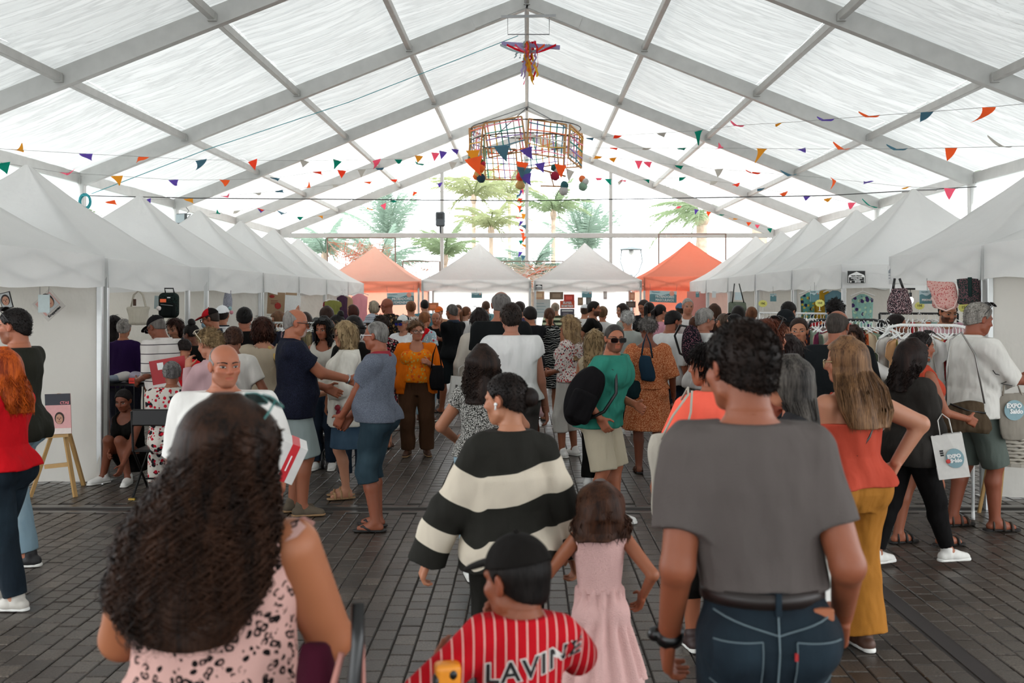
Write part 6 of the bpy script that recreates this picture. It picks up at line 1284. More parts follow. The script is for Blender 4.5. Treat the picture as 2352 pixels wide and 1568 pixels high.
bunting('flag string rising from the lantern to the upper right', [(1340, 318, 25), (1420, 311, 23.5), (1520, 305, 21.5), (1605, 300, 20), (1700, 287, 18.5), (1800, 282, 17), (1900, 274, 16), (2003, 266, 15), (2130, 257, 14), (2272, 246, 13), (2420, 232, 12)], [(1355, 'b', 70), (1420, 'r', 70), (1520, 'g', 60), (1605, 't', -30), (1697, 'p', 60), (1793, 'y', 80), (1902, 'v', 55), (2006, 'o', 60), (2130, 'b', 50), (2272, 'o', 0)])
bunting('level flag string across the right side', [(1340, 339, 25), (1485, 340, 23), (1650, 340, 20.5), (1840, 342, 18), (2070, 342, 15.5), (2380, 335, 13)], [(1410, 'r', 75), (1487, 'g', 80), (1566, 't', 75), (1651, 'p', 70), (1750, 'y', -60), (1838, 'v', -70), (1938, 'o', 70), (2070, 'b', 60), (2185, 'o', 20), (2312, 'g', 75)])
bunting('lower flag string across the right side with pink flags', [(1360, 357, 26), (1467, 369, 24.5), (1560, 380, 23.5), (1650, 388, 22.5), (1740, 396, 21.5), (1820, 402, 20.5), (1910, 410, 19.5), (2000, 420, 18.5), (2085, 429, 17.5), (2200, 433, 16.5)], [(1375, 'y', 30), (1408, 'y', 60), (1467, 'p', 0), (1488, 'p', 40), (1560, 't', 60), (1651, 'g', 20), (1738, 'r', 50), (1820, 'b', 70), (1912, 'o', -70), (1995, 'v', 100), (2085, 'y', 75), (2182, 'p', 20)])
bunting('lowest flag string on the right descending to the far eave', [(1340, 405, 27), (1440, 415, 26.5), (1568, 407, 26), (1690, 422, 24.5), (1800, 442, 23), (1900, 455, 22), (2040, 480, 20)], [(1375, 'p', 30), (1396, 't', -40), (1425, 'g', 40), (1432, 'p', 75), (1484, 't', 60), (1568, 't', 60), (1640, 'g', 20), (1690, 'r', 70), (1748, 'b', 70), (1800, 'o', 60), (1855, 'v', 60), (1902, 'y', 60), (1957, 'p', 40), (2010, 't', 70)])
bunting('small flags hanging down the middle gable post', [(1195, 395, 31), (1200, 470, 31.2), (1204, 590, 31.5)], [], sz=.8)
bunting('faint distant flags before the right gable', [(1540, 470, 30), (1650, 490, 30.5), (1775, 526, 31)], [(1560, 'p', 20), (1600, 'v', 20), (1628, 'o', 20), (1658, 't', 40), (1690, 'y', 40), (1720, 'o', 40), (1768, 't', 30), (1740, 'p', 40)], sz=.8)
t = thing('bunting', 'vertical garland of small flags below the lantern at the middle post', 'bunting', pt(1195, 395, 30), 0); mb = MB(); mb.tube([(0, 0, 0), (.1, 0, -2.6)], .006, 4); mb.build('string', CORD, t)
for i in range(22): ob = inst(FLAGS[('otypvbro'[i % 8], i % 4)], 'flag', t, (.06 * math.sin(i * 2.1) + .004 * i, 0, -.1 - .115 * i), (R_(random.uniform(-60, 60)), 0, R_(90 * (i % 2) + 40))); ob.scale = (.75,) * 3
# cables and ropes
t = thing('steel_cable', 'thin black tie cable stretched across the marquee', 'cable', (0, 18.55, 0)); mb = MB(); mb.tube([(gx(x, 18.55), 0, gz(y, 18.55)) for x, y in ((185, 449), (450, 455), (1210, 461), (1900, 449), (2255, 428))], .009, 5); mb.build('wire', plain('cable_black', '#2a2a2a', .6), t)
mb = MB(); mb.tube([(gx(x, 18.55), -.02, gz(y, 18.55)) for x, y in ((2070, 441), (2110, 437), (2150, 436))], .016, 6); mb.build('turnbuckle', STEEL, t)
t = thing('rope', 'thin teal rope running up the left slope to the ridge', 'rope', (0, 18.4, 0)); mb = MB(); mb.tube([(gx(x, 18.4), 0, gz(y, 18.4)) for x, y in ((210, 445), (470, 345), (800, 235), (1190, 82))], .008, 4); mb.build('line', plain('teal_rope', '#2f8f97', .8), t)
mb = MB()
for i in range(9):
    a0 = i * .7; mb.tube([(gx(197, 18.4) + (.10 + .015 * math.sin(i * 3)) * math.cos(a), .02 * math.sin(a + a0) - .03, gz(463, 18.4) + (.13 + .02 * math.cos(i * 2)) * math.sin(a)) for a in np.linspace(0, 6.28, 15)], .011, 4)
o = mb.build('coil', plain('teal_rope', '#2f8f97', .8), t); o['kind'] = 'stuff'
# ribbon bar
D = 18.2; p = pt(1214, 104, D); t = thing('ribbon_bar', 'lilac stick with long coloured ribbons tied under the ridge', 'decoration', p)
mb = MB(); mb.bar((gx(1152, D) - p.x, 0, .03), (gx(1286, D) - p.x, 0, -.04), .05, .07); mb.build('stick', plain('lilac_paint', '#8f86ae', .7), t)
mb = MB(); mb.tube([(-.05, 0, 1.05), (-.05, 0, .02)], .008, 4); mb.bar((-.5, 0, .52), (.5, 0, .54), .03, .05); mb.tube([(-.38, 0, .52), (-.38, 0, .2), (.38, 0, .2), (.38, 0, .52)], .01, 4); mb.build('hanger', STEEL, t)
for i in range(26):
    c = ['#f2607f', '#c9202e', '#a99bc4', '#9fb0b4', '#f0622a', '#d6a030'][i % 6]; L = .25 + .65 * random.random(); x0 = random.gauss(.02, .05); V = []
    if i % 5 == 4: L = .3
    for j in range(13):
        q = j / 12; sp = .06 + .10 * q; x = x0 + random.uniform(-.02, .02) + .09 * math.sin(3.2 * q + i) * q - .10 * q * (i % 3 == 0); y = .05 * math.cos(i * 1.7 + 3 * q) - .04; a = 2.4 * q + i
        if i % 5 == 4: x = x0 + (q - .5) * .9 * (1 if i % 2 else .6); z = .02 - .14 * math.sin(math.pi * q); V += [(x, -.04, z), (x, -.045, z - .045)]; continue
        V += [(x - .024 * math.cos(a), y - .024 * math.sin(a), .06 - L * q), (x + .024 * math.cos(a), y + .024 * math.sin(a), .06 - L * q)]
    mob('ribbon', V, np.array([(2 * j, 2 * j + 1, 2 * j + 3, 2 * j + 2) for j in range(12)]), fabric_sheet('ribbon' + c, c, .25), t, True)
# woven lantern
D = 25.0; c0 = pt(1208, 335, D); t = thing('woven_lantern', 'big round lantern of wooden lattices woven with coloured ribbons', 'lantern', c0); WD = plain('lattice_wood', '#b98a5a', .8)
mb = MB()
for z in (.42, .1):
    mb.tube([(1.38 * math.cos(a), 1.38 * math.sin(a), z) for a in np.linspace(0, 6.283, 33)], .014, 5)
mb.build('hoop', plain('black_iron', '#2a2522', .6), t)
mb = MB()
for a in (.4, 2.2, 3.6, 5.2): mb.tube([(1.38 * math.cos(a), 1.38 * math.sin(a), .42), (.05, 0, gz(245, D) - c0.z)], .012, 4)
mb.tube([(.05, 0, gz(245, D) - c0.z), (.06, 0, RZ - c0.z)], .008, 4); mb.build('chain', plain('chain_iron', '#55585a', .5, .5), t)
RC = ['#2f8f7c', '#f0784a', '#f28aa0', '#4d7f93', '#d6a845', '#9a7fc0', '#d9d4cc']
for i, (a, z, tl) in enumerate(((200, .0, 5), (248, .02, -6), (292, -.02, 4), (338, -.10, 8), (25, -.05, -5), (75, .05, 6), (120, -.30, 3), (160, .0, -4))):
    pe = bpy.data.objects.new('lattice', None); link(pe, t); ar = R_(a); pe.location = (1.32 * math.cos(ar), 1.32 * math.sin(ar), z); pe.rotation_euler = (R_(random.uniform(-8, 8)), R_(tl), ar + math.pi / 2); W, Hh = .98, .82
    mb = MB(); 
    for q in ((-W / 2, -Hh / 2, W / 2, -Hh / 2), (-W / 2, Hh / 2, W / 2, Hh / 2), (-W / 2, -Hh / 2, -W / 2, Hh / 2), (W / 2, -Hh / 2, W / 2, Hh / 2)): mb.bar((q[0], 0, q[1]), (q[2], 0, q[3]), .035, .035, up=(0, 1, 0))
    mb.build('frame', WD, pe)
    for k in range(6): x = -W / 2 + W * (k + .5) / 6; mb = MB(); mb.bar((x, .01, -Hh / 2), (x + random.uniform(-.02, .02), .01, Hh / 2), .028, .012, up=(0, 1, 0)); mb.build('ribbon', plain('lat' + RC[(k * 3 + i) % 7], RC[(k * 3 + i) % 7], .8), pe)
    for k in range(5): z2 = -Hh / 2 + Hh * (k + .5) / 5; mb = MB(); mb.tube([(-W / 2, -.01, z2), (0, -.02, z2 + random.uniform(-.05, .03)), (W / 2, -.01, z2 + random.uniform(-.02, .02))], .017, 4); mb.build('ribbon', plain('lat' + RC[(k * 2 + i) % 7], RC[(k * 2 + i) % 7], .8), pe)
for (x, y, r, c) in ((1103, 371, 7, '#5d6a2a'), (1106, 377, 8, '#b3203a'), (1103, 387, 9, '#f0702a'), (1098, 398, 8, '#d9b06a'), (1094, 405, 7, '#f0702a'), (1105, 409, 9, '#1f3b4d'), (1196, 406, 9, '#e8452f'), (1195, 425, 9, '#c9a263'), (1273, 385, 7, '#1f5b5a'), (1281, 391, 7, '#c9cfcc'), (1275, 404, 9, '#a3203f'), (1296, 425, 8, '#2f6268'), (1295, 438, 9, '#b9b7b5'), (1337, 411, 7, '#f07a45'), (1345, 417, 7, '#c9cac8'), (1339, 428, 9, '#86a58f')):
    mb = MB(); q = pt(x, y, D - 1.2 + .1 * random.random()) - c0; mb.ball((0, 0, 0), r * D / FPX * 1.15, 12, bump=.16); o = mb.build('pompom', plain('wool' + c, c, .95, 0, .2, 60), t, True); o.location = q
    mb = MB(); mb.tube([(0, 0, r * .009), (0, 0, .35)], .006, 4); mb.build('thread', CORD, o)
mb = MB(); mb.bar(pt(1230, 386, 24.2) - c0, pt(1300, 405, 24.2) - c0, .04, .04); mb.bar(pt(1241, 427, 24.2) - c0, pt(1292, 428, 24.2) - c0, .035, .035); mb.bar(pt(1262, 392, 24.2) - c0, pt(1272, 427, 24.2) - c0, .03, .03); mb.build('loose_slat', WD, t)
for x, y, k, s in ((1086, 345, 'y', 1.3), (1087, 362, 'o', 1.8), (1153, 335, 'b', 1.5), (1208, 340, 'v', 1.2), (1200, 372, 'o', 1.2), (1205, 385, 'b', 1.5), (1207, 400, 'v', 1.2), (1288, 378, 'o', 1.2), (1240, 374, 'v', 1.0), (1310, 390, 'g', 1.0)): ob = inst(FLAGS[(k, 1)], 'flag', t, pt(x, y, D - 1.45) - c0, (0, R_(random.uniform(-20, 20)), R_(random.uniform(-30, 30)))); ob.scale = (s,) * 3
# loudspeaker, floodlight
p = pt(1013, 505, 33.5); t = thing('loudspeaker', 'dark loudspeaker on a post at the gable', 'speaker', (p.x, p.y - .25, p.z)); CH_ = plain('speaker_grey', '#3a4146', .6)
mb = MB(); mb.box((-.15, -.15, -.24), (.15, .13, .24), bev=.03); mb.build('cabinet', CH_, t); mb = MB(); mb.box((-.09, -.165, .02), (.09, -.14, .19), bev=.02); mb.build('horn', plain('speaker_horn', '#1d2226', .5), t); mb = MB(); mb.box((-.12, -.16, -.21), (.12, -.145, -.02), bev=.01); mb.build('grille', plain('speaker_grille', '#4d555b', .7), t); mb = MB(); mb.box((-.03, -.02, -.45), (.03, .25, -.24)); mb.build('bracket', plain('bracket_black', '#1c1f21', .5), t)
p = pt(418, 502, 23.3); t = thing('floodlight', 'grey floodlight on the left eave between tent peaks', 'lamp', p, R_(-30)); mb = MB(); mb.box((-.16, -.05, -.12), (.16, .03, .12), bev=.02); mb.build('housing', plain('flood_grey', '#565b5d', .5, .3), t); mb = MB(); mb.box((-.14, -.06, -.10), (.14, -.048, .10)); mb.build('glass', plain('flood_glass', '#9aa5a8', .15), t); mb = MB(); mb.tube([(-.18, 0, 0), (-.18, .1, .1), (.18, .1, .1), (.18, 0, 0)], .012, 5); mb.tube([(0, .1, .1), (-.1, .3, .2), (-.2, .3, .3)], .012, 5); mb.build('bracket', STEEL, t)

# ------------------------------------------------------------ signs and posters
PRW, PRB, TEAL, PTEAL = plain('print_white', '#e6e6e4', .7), plain('print_black', '#141012', .7), plain('sign_teal', '#5f8b92', .6), plain('sign_pale', '#b9d0d3', .6)
def board(name, label, cat, px, py, D, w, h, m, rz_=0, ry=0, group=None):
    """a flat board w x h pixels large at its place, facing the aisle"""
    p = pt(px, py, D); W, Hh = w * D / FPX, h * D / FPX; t = thing(name, label, cat, p, R_(rz_), group); t.rotation_euler = (0, R_(ry), R_(rz_)); mb = MB(); mb.box((-W / 2, -.004, -Hh / 2), (W / 2, .006, Hh / 2)); mb.build('panel', m, t); return t, W, Hh
def patch(t, x0, z0, x1, z1, m, name='print', y=-.006):
    mb = MB(); mb.box((x0, y - .001, z0), (x1, y + .004, z1)); return mb.build(name, m, t)
def wave(t, W, Hh, m):
    n = 12; P0 = [(-W / 2, -.0065, -Hh / 2)] + [(-W / 2 + W * k / n, -.0065, Hh * (.12 + .08 * math.sin(k * .8 + .5) + .12 * k / n)) for k in range(n + 1)] + [(W / 2, -.0065, -Hh / 2)]; mb = MB(); mb.slab(P0[::-1], (0, .003, 0)); mb.build('wave', m, t)
def banner(label, l1, l2, px, py, w, h, D, ry):
    t, W, Hh = board('banner', label, 'banner', px, py, D, w, h, PTEAL, 0, ry); wave(t, W, Hh, TEAL)
    text('Exposaldo', Hh * .17, plain('sign_deep', '#4a7a84', .6), t, (-W * .27, -.009, Hh * .38)); text(l1, Hh * .29, PRW, t, (W * .06, -.011, -.02 * Hh), bold=Hh * .006, sx=.92); text(l2, Hh * .29, PRW, t, (W * .06, -.011, -.31 * Hh), bold=Hh * .006, sx=.92)
    mb = MB(); mb.ball((W * .32, -.006, Hh * .30), (.07, .004, .07), 10); mb.build('emblem', plain('sign_coral', '#e8a08a', .6), t)
    mb = MB()
    for sg in (1, -1): mb.tube([(sg * W * .48, 0, Hh / 2), (sg * W * .5, .02, Hh / 2 + .18)], .004, 4)
    mb.build('tie', CORD, t)
banner('tilted teal banner reading PROBADORES FEMENINOS', 'PROBADORES', 'FEMENINOS', 920, 686, 62, 28, 27.05, -2)
banner('tilted teal banner reading PROBADORES MASCULINOS', 'PROBADORES', 'MASCULINOS', 1523, 681, 62, 26, 27.05, 2)
def small_sign(label, px, py, w, h, D, txt='', rz_=0):
    t, W, Hh = board('hanging_sign', label, 'sign', px, py, D, w, h, PTEAL, rz_); wave(t, W, Hh, TEAL); text('Exposaldo', Hh * .12, plain('sign_deep', '#4a7a84', .6), t, (-W * .18, -.009, Hh * .38))
    if txt: text(txt, Hh * .2, PRW, t, (W * .05, -.011, -.22 * Hh), bold=.001)
    mb = MB(); mb.ball((W * .32, -.006, Hh * .22), (W * .07, .004, W * .08), 10); mb.build('emblem', plain('sign_coral', '#e8a08a', .6), t)
    mb = MB(); mb.tube([(0, 0, Hh / 2), (0, .01, Hh / 2 + .12)], .003, 4); mb.build('string', CORD, t)
small_sign('teal hanging sign reading PEKENINES between patterned bags', 2130, 682, 36, 31, 9.9, 'PEKENINES'); small_sign('small teal sign under the left white end tent', 1095, 678, 24, 12, 27.1); small_sign('small teal sign under the right white end tent', 1348, 676, 23, 14, 27.1)
small_sign('pale teal sign hung before the yellow dress', 1871, 680, 22, 26, 14.6, '', 8); small_sign('faded teal sign beside the first yellow starburst', 1776, 683, 14, 18, 17.0); small_sign('tiny teal sign on the pink cloth right of the orange tent', 1602, 676, 8, 13, 24)
# print company signs
LOGO_S = (('REAL PRINT', .14, .10), ('ALQUILER y VENTA', .085, -.13), ('de CARPAS', .07, -.22))
def print_logo(label, px, py, D, w, h, m1, m2, full=True):
    t, W, Hh = board('print_sign', label, 'sign', px, py, D, w, h, m1); mb = MB(); o = [(-.44, -.02), (-.44, .16), (0, .44), (.44, .16), (.44, -.02)]; mb.slab([(x * W, -.0075, z * Hh) for x, z in o], (0, .003, 0)); mb.build('roof_shape', m2, t)
    if full:
        text('REAL PRINT', Hh * .17, m1, t, (0, -.011, .09 * Hh), sx=W / Hh * .66); text('ALQUILER y VENTA', Hh * .10, m2, t, (0, -.011, -.11 * Hh), sx=W / Hh * .74, bold=.001); text('de CARPAS', Hh * .10, m2, t, (0, -.011, -.22 * Hh), bold=.001); patch(t, -.4 * W, -.30 * Hh, .4 * W, -.285 * Hh, m2, 'line'); text('928 51 09 06', Hh * .09, m2, t, (W * .06, -.011, -.345 * Hh), bold=.001); text('638 77 24 84', Hh * .09, m2, t, (W * .06, -.011, -.435 * Hh), bold=.001); mb = MB(); mb.ball((-.33 * W, -.006, -.39 * Hh), (.05 * W, .003, .07 * Hh), 10); mb.build('phone_mark', m2, t)
        for sg in (1, -1): patch(t, sg * .45 * W - .004, -.46 * Hh, sg * .45 * W + .004, .1 * Hh, m2, 'line')
    else: patch(t, -.42 * W, -.2 * Hh, .42 * W, -.12 * Hh, m2, 'line'); patch(t, -.42 * W, -.4 * Hh, .42 * W, -.33 * Hh, m2, 'line')
SGK = plain('sign_black', '#171a18', .6)
print_logo('black and white REAL PRINT tent hire sign on a valance', 1967, 636, 13.84, 40, 28, SGK, PRW); print_logo('tiny black print sticker on the right end tent valance', 1238, 659, 27.1, 15, 11, SGK, PRW, False); print_logo('small pale print sticker on the corner of the bag tent valance', 2047, 627, 12.06, 15, 32, PRW, plain('logo_grey', '#9a9fa6', .6), False)
# price bursts
def burst(label, px, py, D, w):
    p = pt(px, py, D); r = w * D / FPX / 2; t = thing('price_sign', label, 'price sign', p); n = 26; mb = MB(); mb.slab([(r * (1 if k % 2 else .86) * math.cos(2 * math.pi * k / n), -.004, r * .78 * (1 if k % 2 else .86) * math.sin(2 * math.pi * k / n)) for k in range(n)][::-1], (0, .006, 0)); mb.build('card', plain('burst_yellow', '#e3df7c', .7), t); text('15€', r * .62, PRB, t, (0, -.009, 0), ext=.001)
    mb = MB(); mb.tube([(0, .004, -r * .7), (0, .004, -r * 1.5)], .006, 5); mb.box((-r * .3, 0, -r * 1.56), (r * .3, .01, -r * 1.48)); mb.build('stand', WHITE, t)
burst('yellow oval price card by the folded teal sign', 1752, 697, 15.6, 22); burst('yellow starburst price card in front of the yellow dress', 1883, 696, 14.3, 23); burst('yellow starburst price card near the light bulb', 2112, 702, 11.9, 24); burst('yellow starburst price card behind the pink shirt man', 2215, 706, 12.1, 30)
# faces on posters
def portrait(t, cx, cz, r, y=-.009, hairc='#2a1a14', bgd=None):
    for nm, c, rx, rz_, dx, dz, yy in (('hair_print', hairc, .62, .8, 0, .08, 0), ('face_print', '#b98a72', .47, .66, 0, -.05, .0015)):
        mb = MB(); n = 20; mb.slab([(cx + r * (dx + rx * math.cos(2 * math.pi * k / n)), y - yy, cz + r * (dz + rz_ * math.sin(2 * math.pi * k / n))) for k in range(n)][::-1], (0, .001, 0)); mb.build(nm, plain(nm + hairc, c, .7), t)
    mb = MB()
    for sg in (1, -1): mb.box((cx + r * (sg * .2 - .1), y - .003, cz + r * .02), (cx + r * (sg * .2 + .1), y - .0022, cz + r * .1)); mb.box((cx + r * (sg * .2 - .13), y - .003, cz + r * .16), (cx + r * (sg * .2 + .13), y - .0022, cz + r * .2))
    mb.box((cx - r * .05, y - .003, cz - r * .2), (cx + r * .06, y - .0022, cz + r * .02)); mb.build('features_print', plain('feature_print', '#4a2a20', .7), t)
    mb = MB(); mb.box((cx - r * .17, y - .003, cz - r * .40), (cx + r * .17, y - .0022, cz - r * .32)); mb.build('lips_print', plain('lip_print', '#9a4a44', .7), t)
t, W, Hh = board('portrait_poster', 'dark framed portrait poster hung at the left edge', 'poster', 14, 690, 9.9, 26, 38, plain('frame_dark', '#22201f', .6), 0, -14); patch(t, -W * .43, -Hh * .45, W * .43, Hh * .45, plain('photo_grey', '#b9bcbc', .6)); portrait(t, 0, .0, W * .62, -.0105)
t, W, Hh = board('diamond_poster', 'square portrait poster hung on its corner behind a pale tag', 'poster', 112, 700, 10.0, 54, 54, plain('paper_grey', '#c5bfb8', .8), 0, -42); patch(t, -W * .40, -Hh * .28, W * .40, Hh * .40, plain('poster_pink', '#c99a92', .7)); patch(t, -W * .30, -Hh * .28, W * .36, Hh * .34, plain('photo_grey', '#b9bcbc', .6), 'print', -.0075); portrait(t, .02, .03, W * .42, -.0105); text('Kruppentau', W * .14, PRB, t, (0, -.011, -Hh * .39), bold=.001)
t, W, Hh = board('paper_tag', 'pale blue paper tag hanging in front of the diamond poster', 'tag', 101, 697, 9.8, 26, 41, plain('tag_blue', '#c3d0d0', .7)); mb = MB(); mb.tube([(-.04, 0, Hh / 2), (-.04, 0, Hh / 2 + .08)], .003, 4); mb.tube([(.04, 0, Hh / 2), (.05, 0, Hh / 2 + .08)], .003, 4); mb.build('string', CORD, t)
# easel
D = 9.75; p = pt(140, 1130, D); e = thing('easel', 'light wooden easel with a pink portrait poster by the left tent wall', 'easel', (p.x, D, 0)); EW = plain('easel_wood', '#b08a55', .6, 0, .12, 12)
def lp(px, py, d=0): q = pt(px, py, D); return (q.x - p.x, d, q.z)
for a, b_ in (((150, 1000), (186, 1141)), ((118, 1000), (84, 1141))): mb = MB(); mb.bar(lp(*a), (lp(*b_)[0], -.12, 0.0), .035, .03); mb.build('leg', EW, e)
mb = MB(); mb.bar(lp(134, 905, .0), (0, .5, .0), .035, .03); mb.build('leg', EW, e)
mb = MB(); mb.bar(lp(95, 1002, -.05), lp(165, 997, -.05), .05, .03); mb.build('ledge', EW, e); mb = MB(); mb.bar(lp(108, 1070, -.04), lp(165, 1064, -.04), .03, .04); mb.build('crossbar', EW, e)
t, W, Hh = board('portrait_board', 'pink board with face photos standing on the easel ledge', 'poster', 134, 950, 9.66, 58, 92, plain('board_pink', '#d39a98', .6), 0, -2); patch(t, -W / 2, Hh * .22, W / 2, Hh * .5, plain('board_dark', '#22242e', .6)); text('CTAS', W * .15, plain('board_pink2', '#d97f86', .6), t, (W * .28, -.011, Hh * .27), bold=.001); patch(t, -W / 2, -Hh * .5, W / 2, -Hh * .36, plain('board_cream', '#d9cbc3', .6)); portrait(t, W * .05, -Hh * .12, W * .3); portrait(t, -W * .36, -Hh * .16, W * .16)
# end stall posters
t, W, Hh = board('raffle_poster', 'orange poster reading SUPER SORTEO in the right end tent', 'poster', 1303, 699, 27.5, 33, 17, plain('poster_orange', '#e0643f', .6)); text('SUPER', Hh * .42, PRW, t, (0, -.011, Hh * .22), bold=.006); text('SORTEO', Hh * .42, PRW, t, (0, -.011, -Hh * .24), bold=.006)
t, W, Hh = board('dark_poster', 'dark poster below the raffle poster', 'poster', 1303, 724, 27.5, 32, 30, plain('poster_dark', '#4a4752', .6)); patch(t, -W * .3, -Hh * .2, W * .1, Hh * .2, plain('poster_mid', '#77737d', .6)); patch(t, -W * .4, Hh * .3, W * .4, Hh * .4, PRW)
t, W, Hh = board('notice_board', 'pale notice board left of the bald rugby shirt man', 'notice', 1246, 708, 27.6, 36, 42, plain('notice_pale', '#d3dcdc', .6))
for k in range(4): patch(t, -W * .4, Hh * (.25 - .16 * k), W * (.1 + .1 * (k % 2)), Hh * (.29 - .16 * k), plain('notice_blue', '#9db7bd', .6), 'line')
for lab, x, y, w, h, c in (('brown jute bag display at the top of the right end tent', 1278, 679, 31, 17, '#8a7460'), ('tan garment hung left in the right end tent', 1238, 678, 24, 18, '#e0b48f'), ('red and white towel in the right end tent', 1307, 684, 24, 16, '#cc4a3c'), ('small brown printed shirt in the right end tent', 1333, 692, 12, 18, '#9a7d62'), ('small dark printed shirt in the right end tent', 1352, 690, 12, 20, '#6b6a68'), ('tall narrow tag hung in the right end tent', 1390, 678, 8, 18, '#d9c9c4'), ('orange and white pennant in the right end tent', 1452, 680, 12, 18, '#e3a285'), ('framed dark print by the right end tent post', 1449, 699, 22, 14, '#5d5148'), ('orange portrait photo in the left end tent', 995, 704, 24, 18, '#c9754a')):
    t, W, Hh = board('display_card', lab, 'display', x, y, 27.45, w, h, plain('disp' + c, c, .7)); patch(t, -W * .3, -Hh * .25, W * .3, Hh * .25, plain('disp_in' + c, tuple(min(1, v * 1.5 + .03) for v in lin(c)), .7))
for lab, x, y, w, h, D, c in (('brown paper poster with red flowers in the fourth left tent', 634, 696, 40, 50, 17.6, '#a08468'), ('second brown paper poster in the fourth left tent', 668, 697, 26, 50, 17.7, '#a88c70'), ('large white paper sheet hung beside the brown posters', 672, 700, 36, 44, 17.2, '#e3e3e0'), ('white note on the green bag stall', 1640, 676, 9, 15, 21, '#dfe6e6'), ('pale blue note above the green bag', 1696, 680, 17, 18, 18.6, '#cfdfe3'), ('thin grey paper strip beside the black backpack', 359, 694, 9, 30, 12.6, '#9fadad')):
    t, W, Hh = board('paper_poster', lab, 'poster', x, y, D, w, h, plain('pap' + c, c, .8), 0, 3)
    if 'flowers' in lab:
        mb = MB(); mb.ball((W * .12, -.006, -Hh * .12), (.06, .004, .06), 8); mb.ball((-W * .25, -.006, Hh * .3), (.05, .004, .03), 8); mb.build('flower_print', plain('flower_red', '#a8322c', .8), t)
        for k in range(3): patch(t, -W * .3, Hh * (.1 - .07 * k), W * .1, Hh * (.125 - .07 * k), plain('print_brown', '#7a3f30', .8), 'line')

# ------------------------------------------------------------ clothes rails
GM = {}
def garment(kind, m):
    k = (kind, m.name)
    if k in GM: return GM[k]
    g = np.random.default_rng(len(GM)); prof = dict(tee=[(0, .05), (-.03, .19), (-.05, .25), (-.2, .27), (-.21, .2), (-.6, .22)], dress=[(0, .04), (-.05, .17), (-.25, .16), (-.4, .15), (-.7, .22), (-1.0, .27)], baby=[(0, .04), (-.02, .12), (-.04, .16), (-.14, .17), (-.15, .12), (-.38, .15)], trousers=[(0, .16), (-.02, .17), (-.3, .18), (-.95, .15)])[kind]
    zs = [p[0] for p in prof][::-1]; ws = [p[1] for p in prof][::-1]; n, c = 15, 9; V = []
    for side in (-1, 1):
        for i in range(n):
            z = zs[0] * i / (n - 1); w = np.interp(z, zs, ws)
            for j in range(c): u = -1 + 2 * j / (c - 1); th = .022 * (1 - abs(u) ** 3) + .004; V.append((u * w, side * th + .012 * math.sin(u * 7 + i * .5) * i / n + (.02 * math.sin(3 * u)) * i / n, z))
    F = []
    for s in range(2):
        o = s * n * c
        for i in range(n - 1):
            for j in range(c - 1): f = (o + i * c + j, o + i * c + j + 1, o + (i + 1) * c + j + 1, o + (i + 1) * c + j); F.append(f if s else f[::-1])
    for i in range(n - 1):
        for j in (0, c - 1): F.append((i * c + j, (i + 1) * c + j, n * c + (i + 1) * c + j, n * c + i * c + j))
    for j in range(c - 1): F.append(((n - 1) * c + j, (n - 1) * c + j + 1, n * c + (n - 1) * c + j + 1, n * c + (n - 1) * c + j))
    GM[k] = mesh_np('fabric', V, np.array(F), m, True); return GM[k]
mb = MB(); mb.tube([(-.19, 0, -.045), (0, 0, .02), (.19, 0, -.045)], .009, 5); mb.tube([(0, 0, .02), (0, 0, .07), (.03, 0, .1), (.0, 0, .125), (-.025, 0, .10)], .004, 5); HG = mb.mesh('hanger', WHITE)
PALS = dict(print=['#c9b89a', '#c9623a', '#4a3a44', '#8a9a86', '#e0d0be', '#8a3a5a', '#e08a4a', '#d9a8b8', '#2a2a2e', '#9ab8b0', '#e6dccc', '#c5323a'], white=['#dedbd5', '#d6d0c8', '#e3e0da', '#cfc2c4', '#b3232f', '#2a2622', '#8a8048', '#d9a87a', '#e0dcd6', '#d8d4d0'], dark=['#15141a', '#2a2c3a', '#1c1a1a', '#5a4a54', '#8a8064', '#b89aa0', '#3a3a48', '#c9b48a'])
def cname(h):
    r, g, b = [int(h[i:i + 2], 16) for i in (1, 3, 5)]; v, s = max(r, g, b), max(r, g, b) - min(r, g, b)
    if v < 75: return 'black' if s < 22 else 'dark purple'
    if s < 26: return 'white' if v > 205 else 'pale grey' if v > 150 else 'grey'
    if r > 160 and g < 80: return 'red'
    if r >= g >= b: return 'cream' if v > 195 and s < 70 else 'orange' if r - g > 55 else 'tan'
    return 'green' if g >= r and g > b - 6 else 'mauve'
ORD = 'first second third fourth fifth sixth seventh eighth ninth tenth eleventh twelfth thirteenth fourteenth fifteenth sixteenth seventeenth eighteenth nineteenth twentieth twenty-first twenty-second twenty-third twenty-fourth'.split()
